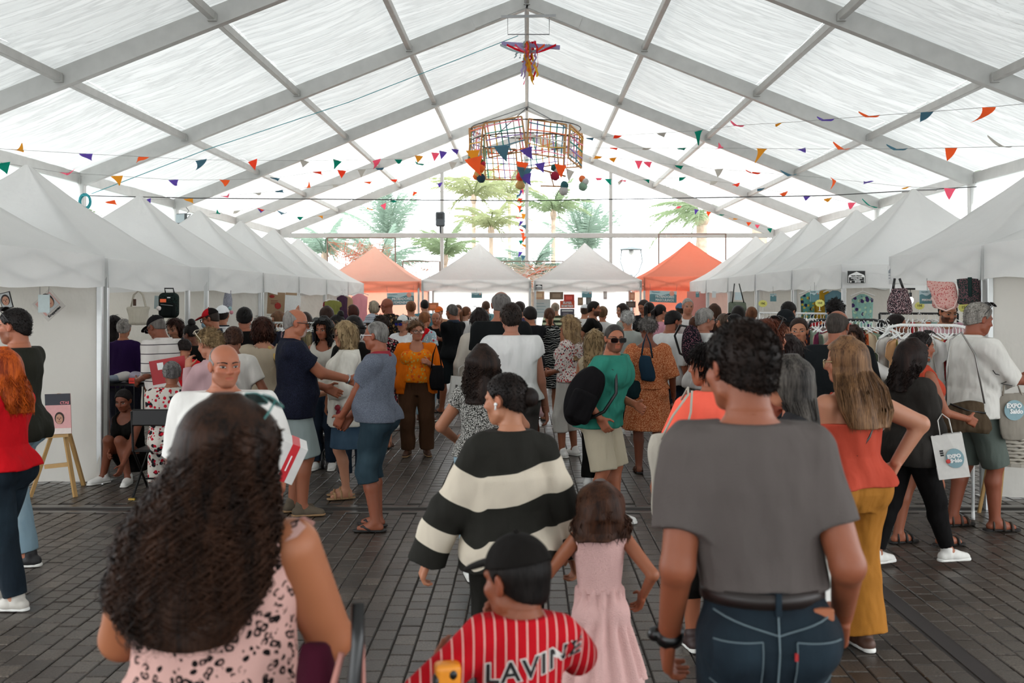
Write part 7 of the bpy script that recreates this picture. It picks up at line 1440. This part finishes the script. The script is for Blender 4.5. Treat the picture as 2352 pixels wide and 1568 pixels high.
def rail(label, glabel, a, b, z, n, pal, kinds, m=ALU, group=None, tilt=(8, 48), leg=True, curved=False, gscale=1.0, y0=0):
    A = Vector((gx(*a), a[1], 0)); B = Vector((gx(*b), b[1], 0)); t = thing('clothes_rail', label, 'clothes rail', A); d = B - A; L = d.length; u = d.normalized(); g = np.random.default_rng(int(a[0]))
    mb = MB(); mb.tube([(0, 0, z - .12), u * .04 + Vector((0, 0, z - .02)), u * .14 + Vector((0, 0, z)), d - u * .14 + Vector((0, 0, z)), d - u * .04 + Vector((0, 0, z - .02)), d + Vector((0, 0, z - .12))] if curved else [(0, 0, z), d + Vector((0, 0, z))], .014, 7); mb.build('bar', m, t, True)
    for e in (Vector((0, 0, 0)), d): mb = MB(); nrm = Vector((-u.y, u.x, 0)); mb.tube([e + Vector((0, 0, z - (.12 if curved else 0))), e + Vector((0, 0, .06))], .014, 7); mb.bar(e + nrm * .25 + Vector((0, 0, .05)), e - nrm * .25 + Vector((0, 0, .05)), .03, .03); mb.build('upright', m, t, True)
    an = math.atan2(u.y, u.x)
    for i in range(n):
        s = (i + .5 + g.uniform(-.25, .25)) / n; c = PALS[pal][g.integers(len(PALS[pal]))]; k = kinds[g.integers(len(kinds))]; pat = g.random()
        mm = cloth(c, 'floral', PALS[pal][(i * 5 + 1) % len(PALS[pal])], PALS[pal][(i * 7 + 2) % len(PALS[pal])], .9) if pat < .22 and pal != 'white' else cloth(c)
        r = thing('hanging_garment', '%s %s, %s from left end %s' % (cname(c), dict(tee='top', dress='dress', baby='baby top')[k], ORD[i], glabel), 'garment', A + d * s + Vector((0, 0, z - .085)), an + math.pi / 2 - R_(g.uniform(*tilt)) * g.choice([1, -1]), group); r.scale = (gscale,) * 3
        inst(HG, 'hanger', r, (0, 0, 0), (0, 0, 0), (.62, 1, .72) if k == 'baby' else (.88, 1, .72)); inst(garment(k, mm), 'fabric', r, (0, 0, -.02))
rail('long white clothes rail under the yellow starburst cards', 'of the rail under yellow cards', (1745, 14.6), (1930, 13.6), 1.72, 24, 'print', ('tee', 'dress'), WHITE, 'clothes on the rail under the yellow cards')
rail('black round cornered clothes rail behind the bald man', 'of the black rounded rail', (1852, 9.9), (2042, 9.7), 1.71, 24, 'print', ('tee', 'dress', 'tee'), BLACK, 'clothes on the black round cornered rail', curved=True)
rail('white round cornered rail of baby clothes behind the curly haired woman', 'of the white curved rail', (2030, 9.0), (2235, 8.7), 1.68, 24, 'white', ('baby', 'tee', 'baby'), WHITE, 'baby clothes on the white round cornered rail', curved=True)
rail('black back rail inside the bag tent', 'of the black rail inside the bag tent', (2020, 12.3), (2200, 12.2), 1.74, 20, 'print', ('tee', 'baby'), BLACK, 'clothes on the black back rail of the bag tent')
rail('steel clothes rail behind the gesturing man in navy', 'of the left steel rail', (622, 14.4), (765, 14.0), 1.58, 24, 'dark', ('dress', 'tee', 'dress'), ALU, 'dark clothes on the left steel rail')
def hung(name, label, px, py, D, kind, m, rz_=10, sc=1.0, cat='garment'):
    r = thing(name, label, cat, pt(px, py, D), R_(rz_)); r.scale = (sc,) * 3; inst(HG, 'hanger', r); inst(garment(kind, m), 'fabric', r, (0, 0, -.02))
hung('hanging_dress', 'mustard yellow dress hung behind the starburst card', 1893, 664, 15.2, 'dress', cloth('#b8902c')); hung('hanging_dress', 'grey blue dress hung at the tent leg', 1918, 664, 15.0, 'dress', cloth('#5f7f8a')); hung('hanging_dress', 'teal patterned dress hung left of the mustard dress', 1862, 668, 15.4, 'dress', cloth('#5f9a92', 'floral', '#2a3350', '#c9b44a', .5)); hung('hanging_dress', 'turquoise and lilac leaf dress hung on the pale cloth', 1981, 672, 14.4, 'dress', cloth('#7fa89e', 'floral', '#3a2a55', '#a8c0a0', .45))
hung('hanging_dress', 'pale pink tank dress hung at the last left tent', 826, 672, 24.3, 'dress', cloth('#f0a0a8'), 5, 1.15); hung('hanging_dress', 'purple garment hung at the sixth left tent', 786, 676, 20.6, 'dress', cloth('#4a3144'), 40, .75); hung('hanging_dress', 'tan garment hung beside the purple one', 792, 678, 20.9, 'tee', cloth('#a88a6a'), 60); hung('hanging_shirt', 'olive top hung in the fifth left tent', 764, 688, 20.2, 'tee', cloth('#8a8a4a'), 10, .7); hung('hanging_shirt', 'dark red top hung in the fifth left tent', 756, 688, 20.3, 'tee', cloth('#8a2038'), 60, .7)
t, W, Hh = board('draped_cloth', 'pale pink cloth wall beside the bright orange tent', 'cloth', 1600, 700, 25.2, 44, 62, fabric_sheet('pink_wall', '#f0b5ab', .3))

# ------------------------------------------------------------ bags
def straps(t, pts, r, m, name='handle'): mb = MB(); mb.tube(pts, r, 6); return mb.build(name, m, t, True)
def soft(name, label, px, py, D, w, h, d, m, rz_=0, cat='bag', nar=.85, fold=1.0, vox=.009, round_=.3, sag=0.0, parent_label=None):
    """a soft bag of w x h x d metres"""
    t = thing(name, label, cat, pt(px, py, D), R_(rz_)); N1 = sines(int(px), 22, 6)
    pr = [loft([(-h / 2, 0, 0, w / 2 * .82, d / 2 * .7), (-h * .38, 0, 0, w / 2, d / 2), (0, 0, 0, w / 2 * .98, d / 2), (h * .4, 0, 0, w / 2 * nar, d / 2 * .6), (h / 2, 0, 0, w / 2 * nar * .9, d / 2 * .3)])]
    sdf_obj('body', pr, vox, m, t, .01, lambda x, y, z: .006 * fold * nz(x, y, z, N1)); return t
t = soft('tote_bag', 'white cotton tote bag hanging from the coral t-shirt woman', 1541, 1100, 5.15, .25, .47, .09, cloth('#b9b1a4', fold=1.5), 10, nar=.8)
straps(t, [(-.06, -.02, .21), (.0, -.03, .33), (.08, -.04, .44), (.10, .02, .47), (.09, .1, .40)], .006, cloth('#b9b1a4')); straps(t, [(.06, -.03, .21), (.09, -.05, .35), (.10, -.04, .46)], .006, cloth('#b9b1a4'))
def paper_bag(label, px, py, D, w, h, d, rz_, ry, txt=True):
    t = thing('paper_bag', label, 'bag', pt(px, py, D), R_(rz_)); t.rotation_euler = (0, R_(ry), R_(rz_)); W, Hh = w / 2, h / 2; pm = plain('bag_paper', '#cfccc6', .6)
    V = [(-W, -d / 2, -Hh), (W, -d / 2, -Hh), (W, d / 2, -Hh), (-W, d / 2, -Hh), (-W, -d * .25, Hh), (0, -d * .3, Hh), (W, -d * .25, Hh), (W * .86, 0, Hh), (W, d * .25, Hh), (0, d * .3, Hh), (-W, d * .25, Hh), (-W * .86, 0, Hh), (W * .95, 0, -Hh * .3), (-W * .95, 0, -Hh * .3)]
    mb = MB(); mb.add(V, [(3, 2, 1, 0), (0, 1, 6, 5, 4), (2, 3, 10, 9, 8), (1, 12, 7, 6), (1, 2, 12), (2, 8, 7, 12), (3, 13, 11, 10), (3, 0, 13), (0, 4, 11, 13)]); mb.build('body', pm, t)
    for s in (-1, 1): straps(t, [(-W * .4, s * d * .27, Hh), (-W * .36, s * .01, Hh + .10), (0, 0, Hh + .14), (W * .36, s * .01, Hh + .10), (W * .4, s * d * .27, Hh)], .004, pm)
    if txt:
        y = -d * .43; mb = MB(); n = 24; r = W * .58; mb.slab([(W * .25 + r * math.cos(2 * math.pi * k / n), y - .008, -Hh * .1 + r * 1.15 * math.sin(2 * math.pi * k / n)) for k in range(n)][::-1], (0, .004, 0)); o = mb.build('emblem', plain('emblem_teal', '#7d9ca3', .6), t)
        text('EXPO', W * .34, PRW, o, (W * .22, y - .011, Hh * .0), bold=.002); text('Saldo', W * .34, PRW, o, (W * .3, y - .011, -Hh * .21), bold=.002)
        mb = MB(); mb.ball((-W * .2, y - .009, -Hh * .2), (.016, .004, .016), 8); mb.build('red_dot', plain('emblem_red', '#c9423c', .6), o)
    mb = MB()
    for k in range(3): mb.box((-W * .62, -d * .40, Hh * (.05 + .1 * k)), (-W * .40, -d * .36, Hh * (.12 + .1 * k)))
    mb.build('black_print', PRB, t)
paper_bag('white paper bag with round EXPO Saldo emblem in the blazer woman\'s hand', 2182, 1046, 6.85, .20, .30, .09, -18, -10); paper_bag('white paper bag behind the grey shirt man\'s right hand', 1903, 1352, 4.4, .14, .28, .07, 20, -4, False); paper_bag('white and brown paper bag held by the beige blouse woman', 1058, 893, 12.0, .26, .30, .1, 20, 6, False)
t = soft('tote_bag', 'pale tote with EXPO Saldo emblem hanging at the right edge', 2330, 955, 8.05, .30, .38, .05, cloth('#8d867b'), 5, nar=.95); W = .15
mb = MB(); n = 24; mb.slab([(-.02 + .085 * math.cos(2 * math.pi * k / n), -.034, .05 + .082 * math.sin(2 * math.pi * k / n)) for k in range(n)][::-1], (0, .004, 0)); o = mb.build('emblem', plain('emblem_teal', '#7d9ca3', .6), t); text('EXPO', .05, PRW, o, (-.025, -.038, .085), bold=.002); text('Saldo', .05, PRW, o, (-.005, -.038, .04), bold=.002)
for s in (-1, 1): straps(t, [(-.1, .01 * s, .17), (-.08, 0, .28), (-.05, 0, .34), (.02, 0, .28), (.06, .01 * s, .17)], .005, cloth('#b9b1a4'))
QB = cloth('#4a3d2e', 'plain', fold=2.2)
t = soft('quilted_bag', 'puffy brown quilted shoulder bag with chain on the white shirt man', 2218, 958, 8.0, .36, .24, .13, QB, -8, nar=.92, fold=1.6)
straps(t, [(-.15, 0, .10), (-.14, .02, .4), (-.10, .06, .62), (.0, .12, .68), (.10, .1, .5), (.15, .02, .11)], .007, plain('chain_silver', '#8d8a86', .35, .8), 'chain'); straps(t, [(-.13, -.04, .11), (.0, -.05, .06), (.14, -.04, .04)], .008, BLACK, 'strap')
t = thing('backpack', 'big black backpack slung on the green t-shirt man', 'backpack', pt(1342, 902, 8.2), R_(20)); BN = cloth('#100e10', fold=1.5); N1 = sines(3, 20, 6)
sdf_obj('body', [ell((0, 0, -.04), (.145, .12, .235)), ell((.035, 0, .10), (.11, .10, .15))], .009, BN, t, .06, lambda x, y, z: .006 * nz(x, y, z, N1)); t.rotation_euler = (0, R_(24), R_(20)); sdf_obj('pocket', [rbox((-.03, -.11, -.12), (.11, .045, .13), .04)], .009, BN, t, .01); straps(t, [(.06, -.02, .27), (.17, -.06, .26), (.23, -.08, .10), (.20, -.06, -.08), (.10, -.02, -.2)], .014, BLACK, 'strap')
for lab, px, py, D, w, h, d, c in (('navy blue fabric shoulder bag on the orange dress woman', 1486, 845, 10.72, .17, .27, .1, '#1c3140'), ('dark teal bag hanging below the blue shoulder bag', 1459, 895, 10.78, .20, .20, .12, '#12262a'), ('large black shoulder bag of the orange shirt woman', 1003, 868, 12.05, .17, .30, .12, '#121113'), ('brown leather bag hanging beside the white t-shirt woman', 1226, 984, 9.2, .13, .20, .08, '#4a2414'), ('dark brown leather bag behind the green t-shirt man', 1419, 912, 8.95, .13, .20, .08, '#2a1512'), ('brown shoulder bag with red charm on the blonde woman', 790, 905, 9.42, .18, .24, .1, '#6b5232'), ('pink and white plastic bag held in the middle of the aisle', 1240, 925, 9.6, .16, .26, .1, '#c9a2a2'), ('maroon bag beside the leopard top woman', 728, 1552, 2.25, .10, .16, .1, '#3a0a1c'), ('cream handbag on the pastel arm of the seller side', 1995, 880, 8.6, .17, .24, .08, '#b5aea2')):
    t = soft('shoulder_bag', lab, px, py, D, w, h, d, cloth(c, fold=1.6), 12, nar=.8, fold=1.2); hm = cloth(c)
    if 'maroon' not in lab: straps(t, [(-w * .38, 0, h * .4), (-w * .25, .0, h * .95), (0, .02, h * 1.35), (w * .22, .0, h * .95), (w * .36, 0, h * .4)], .009, hm, 'strap')
    if 'charm' in lab: mb = MB(); mb.ball((-.06, -.06, -.12), .03, 8); mb.ball((-.05, -.06, -.17), .028, 8); mb.build('charm', plain('charm_red', '#8a1a2c', .7), t, True)
t = thing('shoulder_strap', 'black and pink straps hanging by the leopard top woman\'s elbow', 'strap', pt(785, 1520, 2.2)); straps(t, [(.03, .03, .12), (.035, 0, .04), (.03, -.02, -.04), (.02, -.03, -.16)], .016, BLACK, 'black_strap'); straps(t, [(.0, .0, .02), (-.02, -.01, -.06), (-.05, 0, -.16)], .008, cloth('#b07a70'), 'pink_strap'); straps(t, [(.045, .0, .04), (.05, 0, -.16)], .006, cloth('#b07a70'), 'pink_strap')
t = thing('backpack', 'dark backpack with pink dots on the grey haired man', 'backpack', pt(1588, 792, 11.2), R_(70)); N1 = sines(9, 20, 6); sdf_obj('body', [ell((0, 0, 0), (.14, .11, .23)), ell((0, -.03, -.08), (.15, .12, .14))], .011, cloth('#17141c', 'spots', '#8a5a66', sc=3.0), t, .05, lambda x, y, z: .005 * nz(x, y, z, N1)); straps(t, [(.05, .03, .2), (.05, .14, .22), (.05, .2, .1), (.05, .14, -.1), (.05, .03, -.16)], .014, BLACK, 'strap')
# hanging stock
t = soft('patterned_tote', 'navy tote with small white and pink print hung from a tent valance', 2066, 692, 9.55, .27, .24, .16, cloth('#15151c', 'floral', '#c9b5b5', '#a87a80', 4.0), 10, nar=.6); straps(t, [(-.07, 0, .1), (-.05, 0, .22)], .012, BLACK, 'strap'); straps(t, [(.05, 0, .1), (.0, 0, .22)], .012, BLACK, 'strap')
t = soft('patterned_tote', 'pink bag with red dots hung above the pink shirt man', 2166, 678, 9.75, .27, .27, .1, cloth('#d2a49c', 'spots', '#a83a3a', sc=3.0), 0, nar=.98); straps(t, [(-.13, -.04, -.02), (-.08, -.06, -.12), (.0, -.07, -.15), (.08, -.06, -.12), (.13, -.04, -.02)], .009, plain('pink_strap', '#d9b8b0', .7), 'strap')
t = soft('patterned_tote', 'dark green dotted bag hung at the beige tent wall', 2228, 670, 9.7, .24, .24, .1, cloth('#20312f', 'speckle', '#6b4a50', sc=.6), 0, nar=.9); straps(t, [(-.02, -.05, -.05), (-.02, -.04, .14)], .02, cloth('#20312f'), 'strap')
t = soft('canvas_tote', 'cream canvas tote with loop handles hung in the second left tent', 318, 725, 11.9, .27, .22, .12, cloth('#c9c2b3'), -10, nar=1.1); straps(t, [(-.1, 0, .09), (-.06, 0, .25), (.0, 0, .30), (.06, 0, .25), (.10, 0, .09)], .012, cloth('#c9c2b3')); mb = MB(); mb.box((-.04, -.05, .12), (-.005, -.04, .2)); mb.build('leather_tag', ST, t)
t = thing('backpack', 'black backpack with orange tag hung in the second left tent', 'backpack', pt(388, 699, 11.8), R_(5)); sdf_obj('body', [rbox((0, 0, -.01), (.115, .07, .15), .06)], .008, cloth('#0f1413', 'speckle', '#1c2a26', sc=.4), t, .01); sdf_obj('pocket', [rbox((0, -.06, -.06), (.095, .035, .085), .03)], .008, cloth('#0f1413'), t, .01)
mb = MB(); mb.box((-.08, -.085, .025), (-.01, -.08, .065)); mb.build('orange_tag', plain('tag_orange', '#f06a3c', .7), t); mb = MB(); mb.box((.0, -.078, .075), (.035, -.072, .088)); mb.build('label_patch', PRW, t); mb = MB(); mb.tube([(-.07, -.098, -.0), (.07, -.098, -.015)], .004, 5); mb.build('zip', STEEL, t); mb = MB(); mb.ball((-.09, -.1, -.045), .028, 10, bump=.1); mb.build('pompom', plain('pom_white', '#d9cfca', .9), t, True)
straps(t, [(-.04, 0, .14), (-.05, 0, .19), (.05, 0, .19), (.06, 0, .13)], .009, BLACK)
t = soft('umbrella_pouch', 'grey drawstring pouch with pompoms hung in the third left tent', 523, 688, 14.8, .13, .26, .1, cloth('#7a7a85', 'speckle', '#a5a5ae'), 0, nar=.6)
for k, c in enumerate(('#8fb0b4', '#d08a94')): mb = MB(); mb.ball((.05 + .02 * k, -.05, -.13 - .06 * k), .03, 8, bump=.1); mb.build('pompom', plain('pom' + c, c, .9), t, True)
t = soft('green_tote', 'big olive green shopper with long black handles hung on the right', 1694, 707, 17.2, .34, .22, .14, cloth('#6b7264'), 0, nar=1.0, vox=.012); straps(t, [(-.1, -.05, .09), (-.06, -.03, .42)], .01, BLACK, 'strap'); straps(t, [(.1, -.05, .09), (.02, -.03, .42)], .01, BLACK, 'strap')
t = thing('light_bulb', 'white bulb in a black socket inside the bag tent', 'light bulb', pt(2091, 682, 11.0)); mb = MB(); mb.ball((0, 0, -.035), (.036, .036, .04), 12); bm_ = NT('bulb_glow'); m_ = bm_.done(bm_.n('ShaderNodeEmission', Color=(1, .97, .9, 1), Strength=3.0).outputs[0]); mb.build('bulb', m_, t, True); mb = MB(); mb.cyl((0, 0), .016, -.005, .05, 10); mb.tube([(0, 0, .05), (0, 0, .09)], .004, 5); mb.box((-.05, -.01, .08), (.05, .01, .1)); mb.build('socket', BLACK, t)

# ------------------------------------------------------------ furniture and carried things
D = 9.55; X = gx(352, D); ch_ = thing('folding_chair', 'black metal folding chair with the floral dress woman on it', 'chair', (X, D, 0)); BM = plain('chair_black', '#0e0c0c', .4, .3)
for sg in (1, -1):
    mb = MB(); mb.tube([(sg * .2, -.02, .84), (sg * .2, .02, .46), (sg * .2, .42, .0)], .013, 6); mb.build('leg', BM, ch_); mb = MB(); mb.tube([(sg * .18, .40, .46), (sg * .18, -.06, .0)], .013, 6); mb.build('leg', BM, ch_)
mb = MB(); mb.box((-.2, -.03, .70), (.2, .0, .86), bev=.012); mb.build('backrest', BM, ch_); mb = MB(); mb.box((-.2, .02, .44), (.2, .42, .465), bev=.01); mb.build('seat', BM, ch_); mb = MB(); mb.tube([(-.18, -.05, .02), (.18, -.05, .02)], .01, 6); mb.build('crossbar', BM, ch_); mb = MB(); mb.tube([(-.2, .3, .14), (.2, .3, .14)], .01, 6); mb.build('crossbar', BM, ch_)
for x in (-.18, .18): mb = MB(); mb.box((x - .03, -.075, .0), (x + .03, -.045, .018)); mb.build('foot_cap', plain('yellow_cap', '#a8872a', .6), ch_)
t = thing('sales_table', 'dark wire table piled with clothes under a red price card in the left tent', 'table', (gx(312, 11.0), 11.0, 0)); mb = MB(); mb.box((-.3, -.3, .98), (.3, .3, 1.0))
for k in range(7): mb.tube([(-.3 + .1 * k, -.3, 1.0), (-.3 + .1 * k, -.3, .55)], .006, 4)
mb.build('basket', BM, t)
for x in (-.28, .28):
    for y in (-.28, .28): mb = MB(); mb.tube([(x, y, 0), (x, y, 1.0)], .014, 6); mb.build('leg', BM, t)
for i, c in enumerate(('#8a96a3', '#c9c4c0', '#4a4a58', '#a8a0b0', '#d9d2cc')):
    N1 = sines(i + 40, 30, 5); sdf_obj('folded_cloth', [ell((gx(312, 11.0) - .2 + .1 * i, 10.85 + .06 * (i % 3), 1.05 + .02 * (i % 2)), (.11, .12, .05))], .012, cloth(c), None, .01, lambda x, y, z: .012 * nz(x, y, z, N1)); o = bpy.context.scene.objects[-1]
for o, c in zip([o for o in bpy.data.objects if o.name.startswith('folded_cloth')], ('blue grey', 'light grey', 'charcoal', 'mauve', 'cream')): tag(o, 'crumpled %s garment heaped on the dark wire table' % c, 'garment', 'garments heaped on the wire table')
t, W, Hh = board('price_card', 'bright red price card on the dark wire table', 'price sign', 303, 874, 10.65, 14, 13, plain('card_red', '#e03a2c', .7)); patch(t, -W * .35, -.01, W * .35, .0, plain('card_print', '#8a1a14', .7), 'line')
t = thing('sales_table', 'white table edge under the clothes behind the curly haired woman', 'table', (gx(2030, 9.3), 9.3, 0)); mb = MB(); mb.box((-.25, -.3, 1.03), (.9, .4, 1.06), bev=.006); mb.build('top', WHITE, t)
for x in (-.2, .85):
    for y in (-.25, .35): mb = MB(); mb.box((x - .02, y - .02, 0), (x + .02, y + .02, 1.03)); mb.build('leg', ALU, t)
# red catalogue, box, toy, specs
t = thing('red_catalogue', 'red catalogue held under the arm of the white striped polo man', 'book', pt(388, 850, 9.95), R_(8)); t.rotation_euler = (0, R_(-10), R_(8)); mb = MB(); mb.box((-.17, -.014, -.12), (.17, -.010, .12)); mb.box((-.17, .012, -.12), (.17, .016, .12)); mb.box((-.172, -.014, -.12), (-.166, .016, .12)); mb.build('cover', plain('cover_red', '#a3121c', .4), t); mb = MB(); mb.box((-.165, -.010, -.115), (.163, .012, .115)); mb.build('pages', PRW, t); mb = MB(); mb.box((-.1, -.0155, .02), (-.04, -.013, .09)); mb.build('white_print', PRW, t)
D = 4.92; t = thing('cardboard_box', 'white cardboard box with a red stripe under the bald man\'s arm', 'box', pt(655, 1050, D), R_(-8)); t.rotation_euler = (R_(8), R_(24), R_(18)); w, d, h = .15, .17, .19; mb = MB(); mb.box((-w / 2, -d / 2, -h / 2), (w / 2, d / 2, h / 2), bev=.002); mb.build('carton', plain('carton_white', '#cfccc8', .5), t); RS = plain('stripe_red', '#c0202a', .5)
mb = MB(); mb.box((-.005, -d / 2 - .001, -h / 2), (.035, -d / 2 + .004, h / 2)); mb.box((-.005, -d / 2, h / 2 - .004), (.035, d / 2, h / 2 + .001)); o = mb.build('stripe', RS, t); patch(o, .012, -.04, .018, .04, PRW, 'line', -d / 2 - .002); patch(t, -.053, .01, -.047, .05, PRB, 'line', -d / 2 - .001)
t = thing('toy', 'small orange and black toy held by the boy', 'toy', pt(1028, 1548, 2.5), R_(10)); sdf_obj('body', [rbox((0, 0, 0), (.033, .025, .03), .012)], .004, plain('toy_orange', '#e08a1c', .4), t, .004); mb = MB(); mb.ball((.012, -.022, .006), (.012, .006, .014), 10); mb.ball((-.03, -.01, -.01), (.01, .02, .02), 10); mb.build('black_spot', BLACK, t, True)
t = thing('spectacles', 'dark rimmed spectacles held out by the white shirt man', 'glasses', pt(2318, 868, 8.0), R_(-20)); mb = MB(); mb.tube([(-.12, 0, .06), (-.10, 0, .03), (-.02, 0, .012), (.06, .02, .035)], .004, 5); mb.tube([(.06, .02, .035), (.055, .02, -.03), (.02, .0, -.06), (-.06, 0, -.045), (-.02, 0, -.03)], .004, 5); mb.build('frame', BLACK, t)
# earbud, hair clip
t = thing('earbud', 'white wireless earbud in the ear of the sweater woman', 'earbud', Vector(sw.root.location) + Matrix.Rotation(sw.root.rotation_euler.z, 3, 'Z') @ Vector(sw.H((-.375, .0, -.06)))); mb = MB(); mb.ball((0, 0, 0), .008, 8); mb.tube([(0, 0, 0), (-.002, .004, -.024)], .004, 6); mb.build('shell', WHITE, t, True)
# stroller
D = 11.5; t = thing('stroller', 'dark pushchair with chrome wheels between the polo shirt men', 'pushchair', (gx(742, D), D, 0)); CH2 = plain('chrome', '#b5b5b5', .2, .9); SF = cloth('#2a2423')
for x, y, r in ((.06, -.25, .10), (-.16, -.25, .10), (.04, .35, .13), (-.22, .35, .13)):
    mb = MB(); mb.tube([(x, y + r * math.cos(a), r + .012 + r * math.sin(a)) for a in np.linspace(0, 6.283, 25)], .016, 6); o = mb.build('wheel', BLACK, t, True); mb = MB()
    for k in range(6): a = k * math.pi / 3; mb.tube([(x, y, r + .012), (x, y + r * .9 * math.cos(a), r + .012 + r * .9 * math.sin(a))], .007, 4)
    mb.tube([(x, y + r * .86 * math.cos(a), r + .012 + r * .86 * math.sin(a)) for a in np.linspace(0, 6.283, 21)], .008, 4); mb.build('spokes', CH2, o, True)
for x in (.0, -.2): mb = MB(); mb.tube([(x, -.25, .12), (x - .02, .1, .5), (x - .02, .45, 1.0)], .013, 6); mb.tube([(x, .35, .14), (x - .02, .05, .55)], .013, 6); mb.build('frame', CH2, t, True)
mb = MB(); mb.tube([(.0 - .02, .45, 1.0), (-.12, .5, 1.04), (-.22, .45, 1.0)], .018, 6); mb.build('push_handle', BLACK, t, True); sdf_obj('seat', [rbox((-.11, .08, .5), (.15, .2, .05), .03), rbox((-.11, .25, .72), (.15, .05, .22), .03), rbox((-.11, -.15, .36), (.14, .03, .14), .02)], .014, SF, t, .03); sdf_obj('hood', [ell((-.11, .12, .93), (.18, .26, .2))], .014, cloth('#8a7c6c'), t, .01, None, (lambda x, y, z: .9 - z - .3 * (y - .1),)); sdf_obj('basket', [rbox((-.11, .1, .24), (.14, .2, .06), .03)], .016, SF, t, .01)
# wicker basket stand
D = 8.75; t = thing('wicker_basket', 'white wicker basket on wooden legs at the right edge', 'basket', (gx(2335, D), D, 0)); mb = MB()
for k in range(9): z = .50 + .03 * k; mb.tube([(.26 * math.cos(a) * (1 + .02 * k), .2 * math.sin(a) * (1 + .02 * k), z + .006 * math.sin(a * 14 + k * 3.14)) for a in np.linspace(0, 6.283, 41)], .016, 5)
o = mb.build('weave', plain('wicker_white', '#b5ada0', .8), t, True); mb = MB(); mb.tube([(.31 * math.cos(a), .24 * math.sin(a), .77) for a in np.linspace(0, 6.283, 31)], .022, 6); mb.build('rim', plain('wicker_white', '#b5ada0', .8), t, True); mb = MB(); mb.cyl((0, 0), .25, .47, .5, 20); mb.build('bottom', plain('wicker_white', '#b5ada0', .8), t)
for x, y in ((-.2, -.14), (.2, -.14), (-.2, .14), (.2, .14)): mb = MB(); mb.tube([(x * .9, y * .9, .5), (x * 1.25, y * 1.25, 0)], .017, 6); mb.build('leg', EW, t)
N1 = sines(77, 22, 6)
for i, (c, x, y) in enumerate((('#b9a58a', -.08, -.04), ('#a8594a', .1, .0), ('#5f8a86', .04, .08))): o = sdf_obj('scarf', [ell((t.location.x + x, D + y, .80), (.15, .12, .09))], .012, cloth(c, 'floral', '#d9cfc0', '#a83a3a', 1.0), None, .01, lambda x, y, z: .014 * nz(x, y, z, N1)); tag(o, ['beige patterned scarf heaped in the white wicker basket', 'red patterned scarf heaped in the white wicker basket', 'teal patterned scarf heaped in the white wicker basket'][i], 'scarf', 'scarves in the wicker basket')
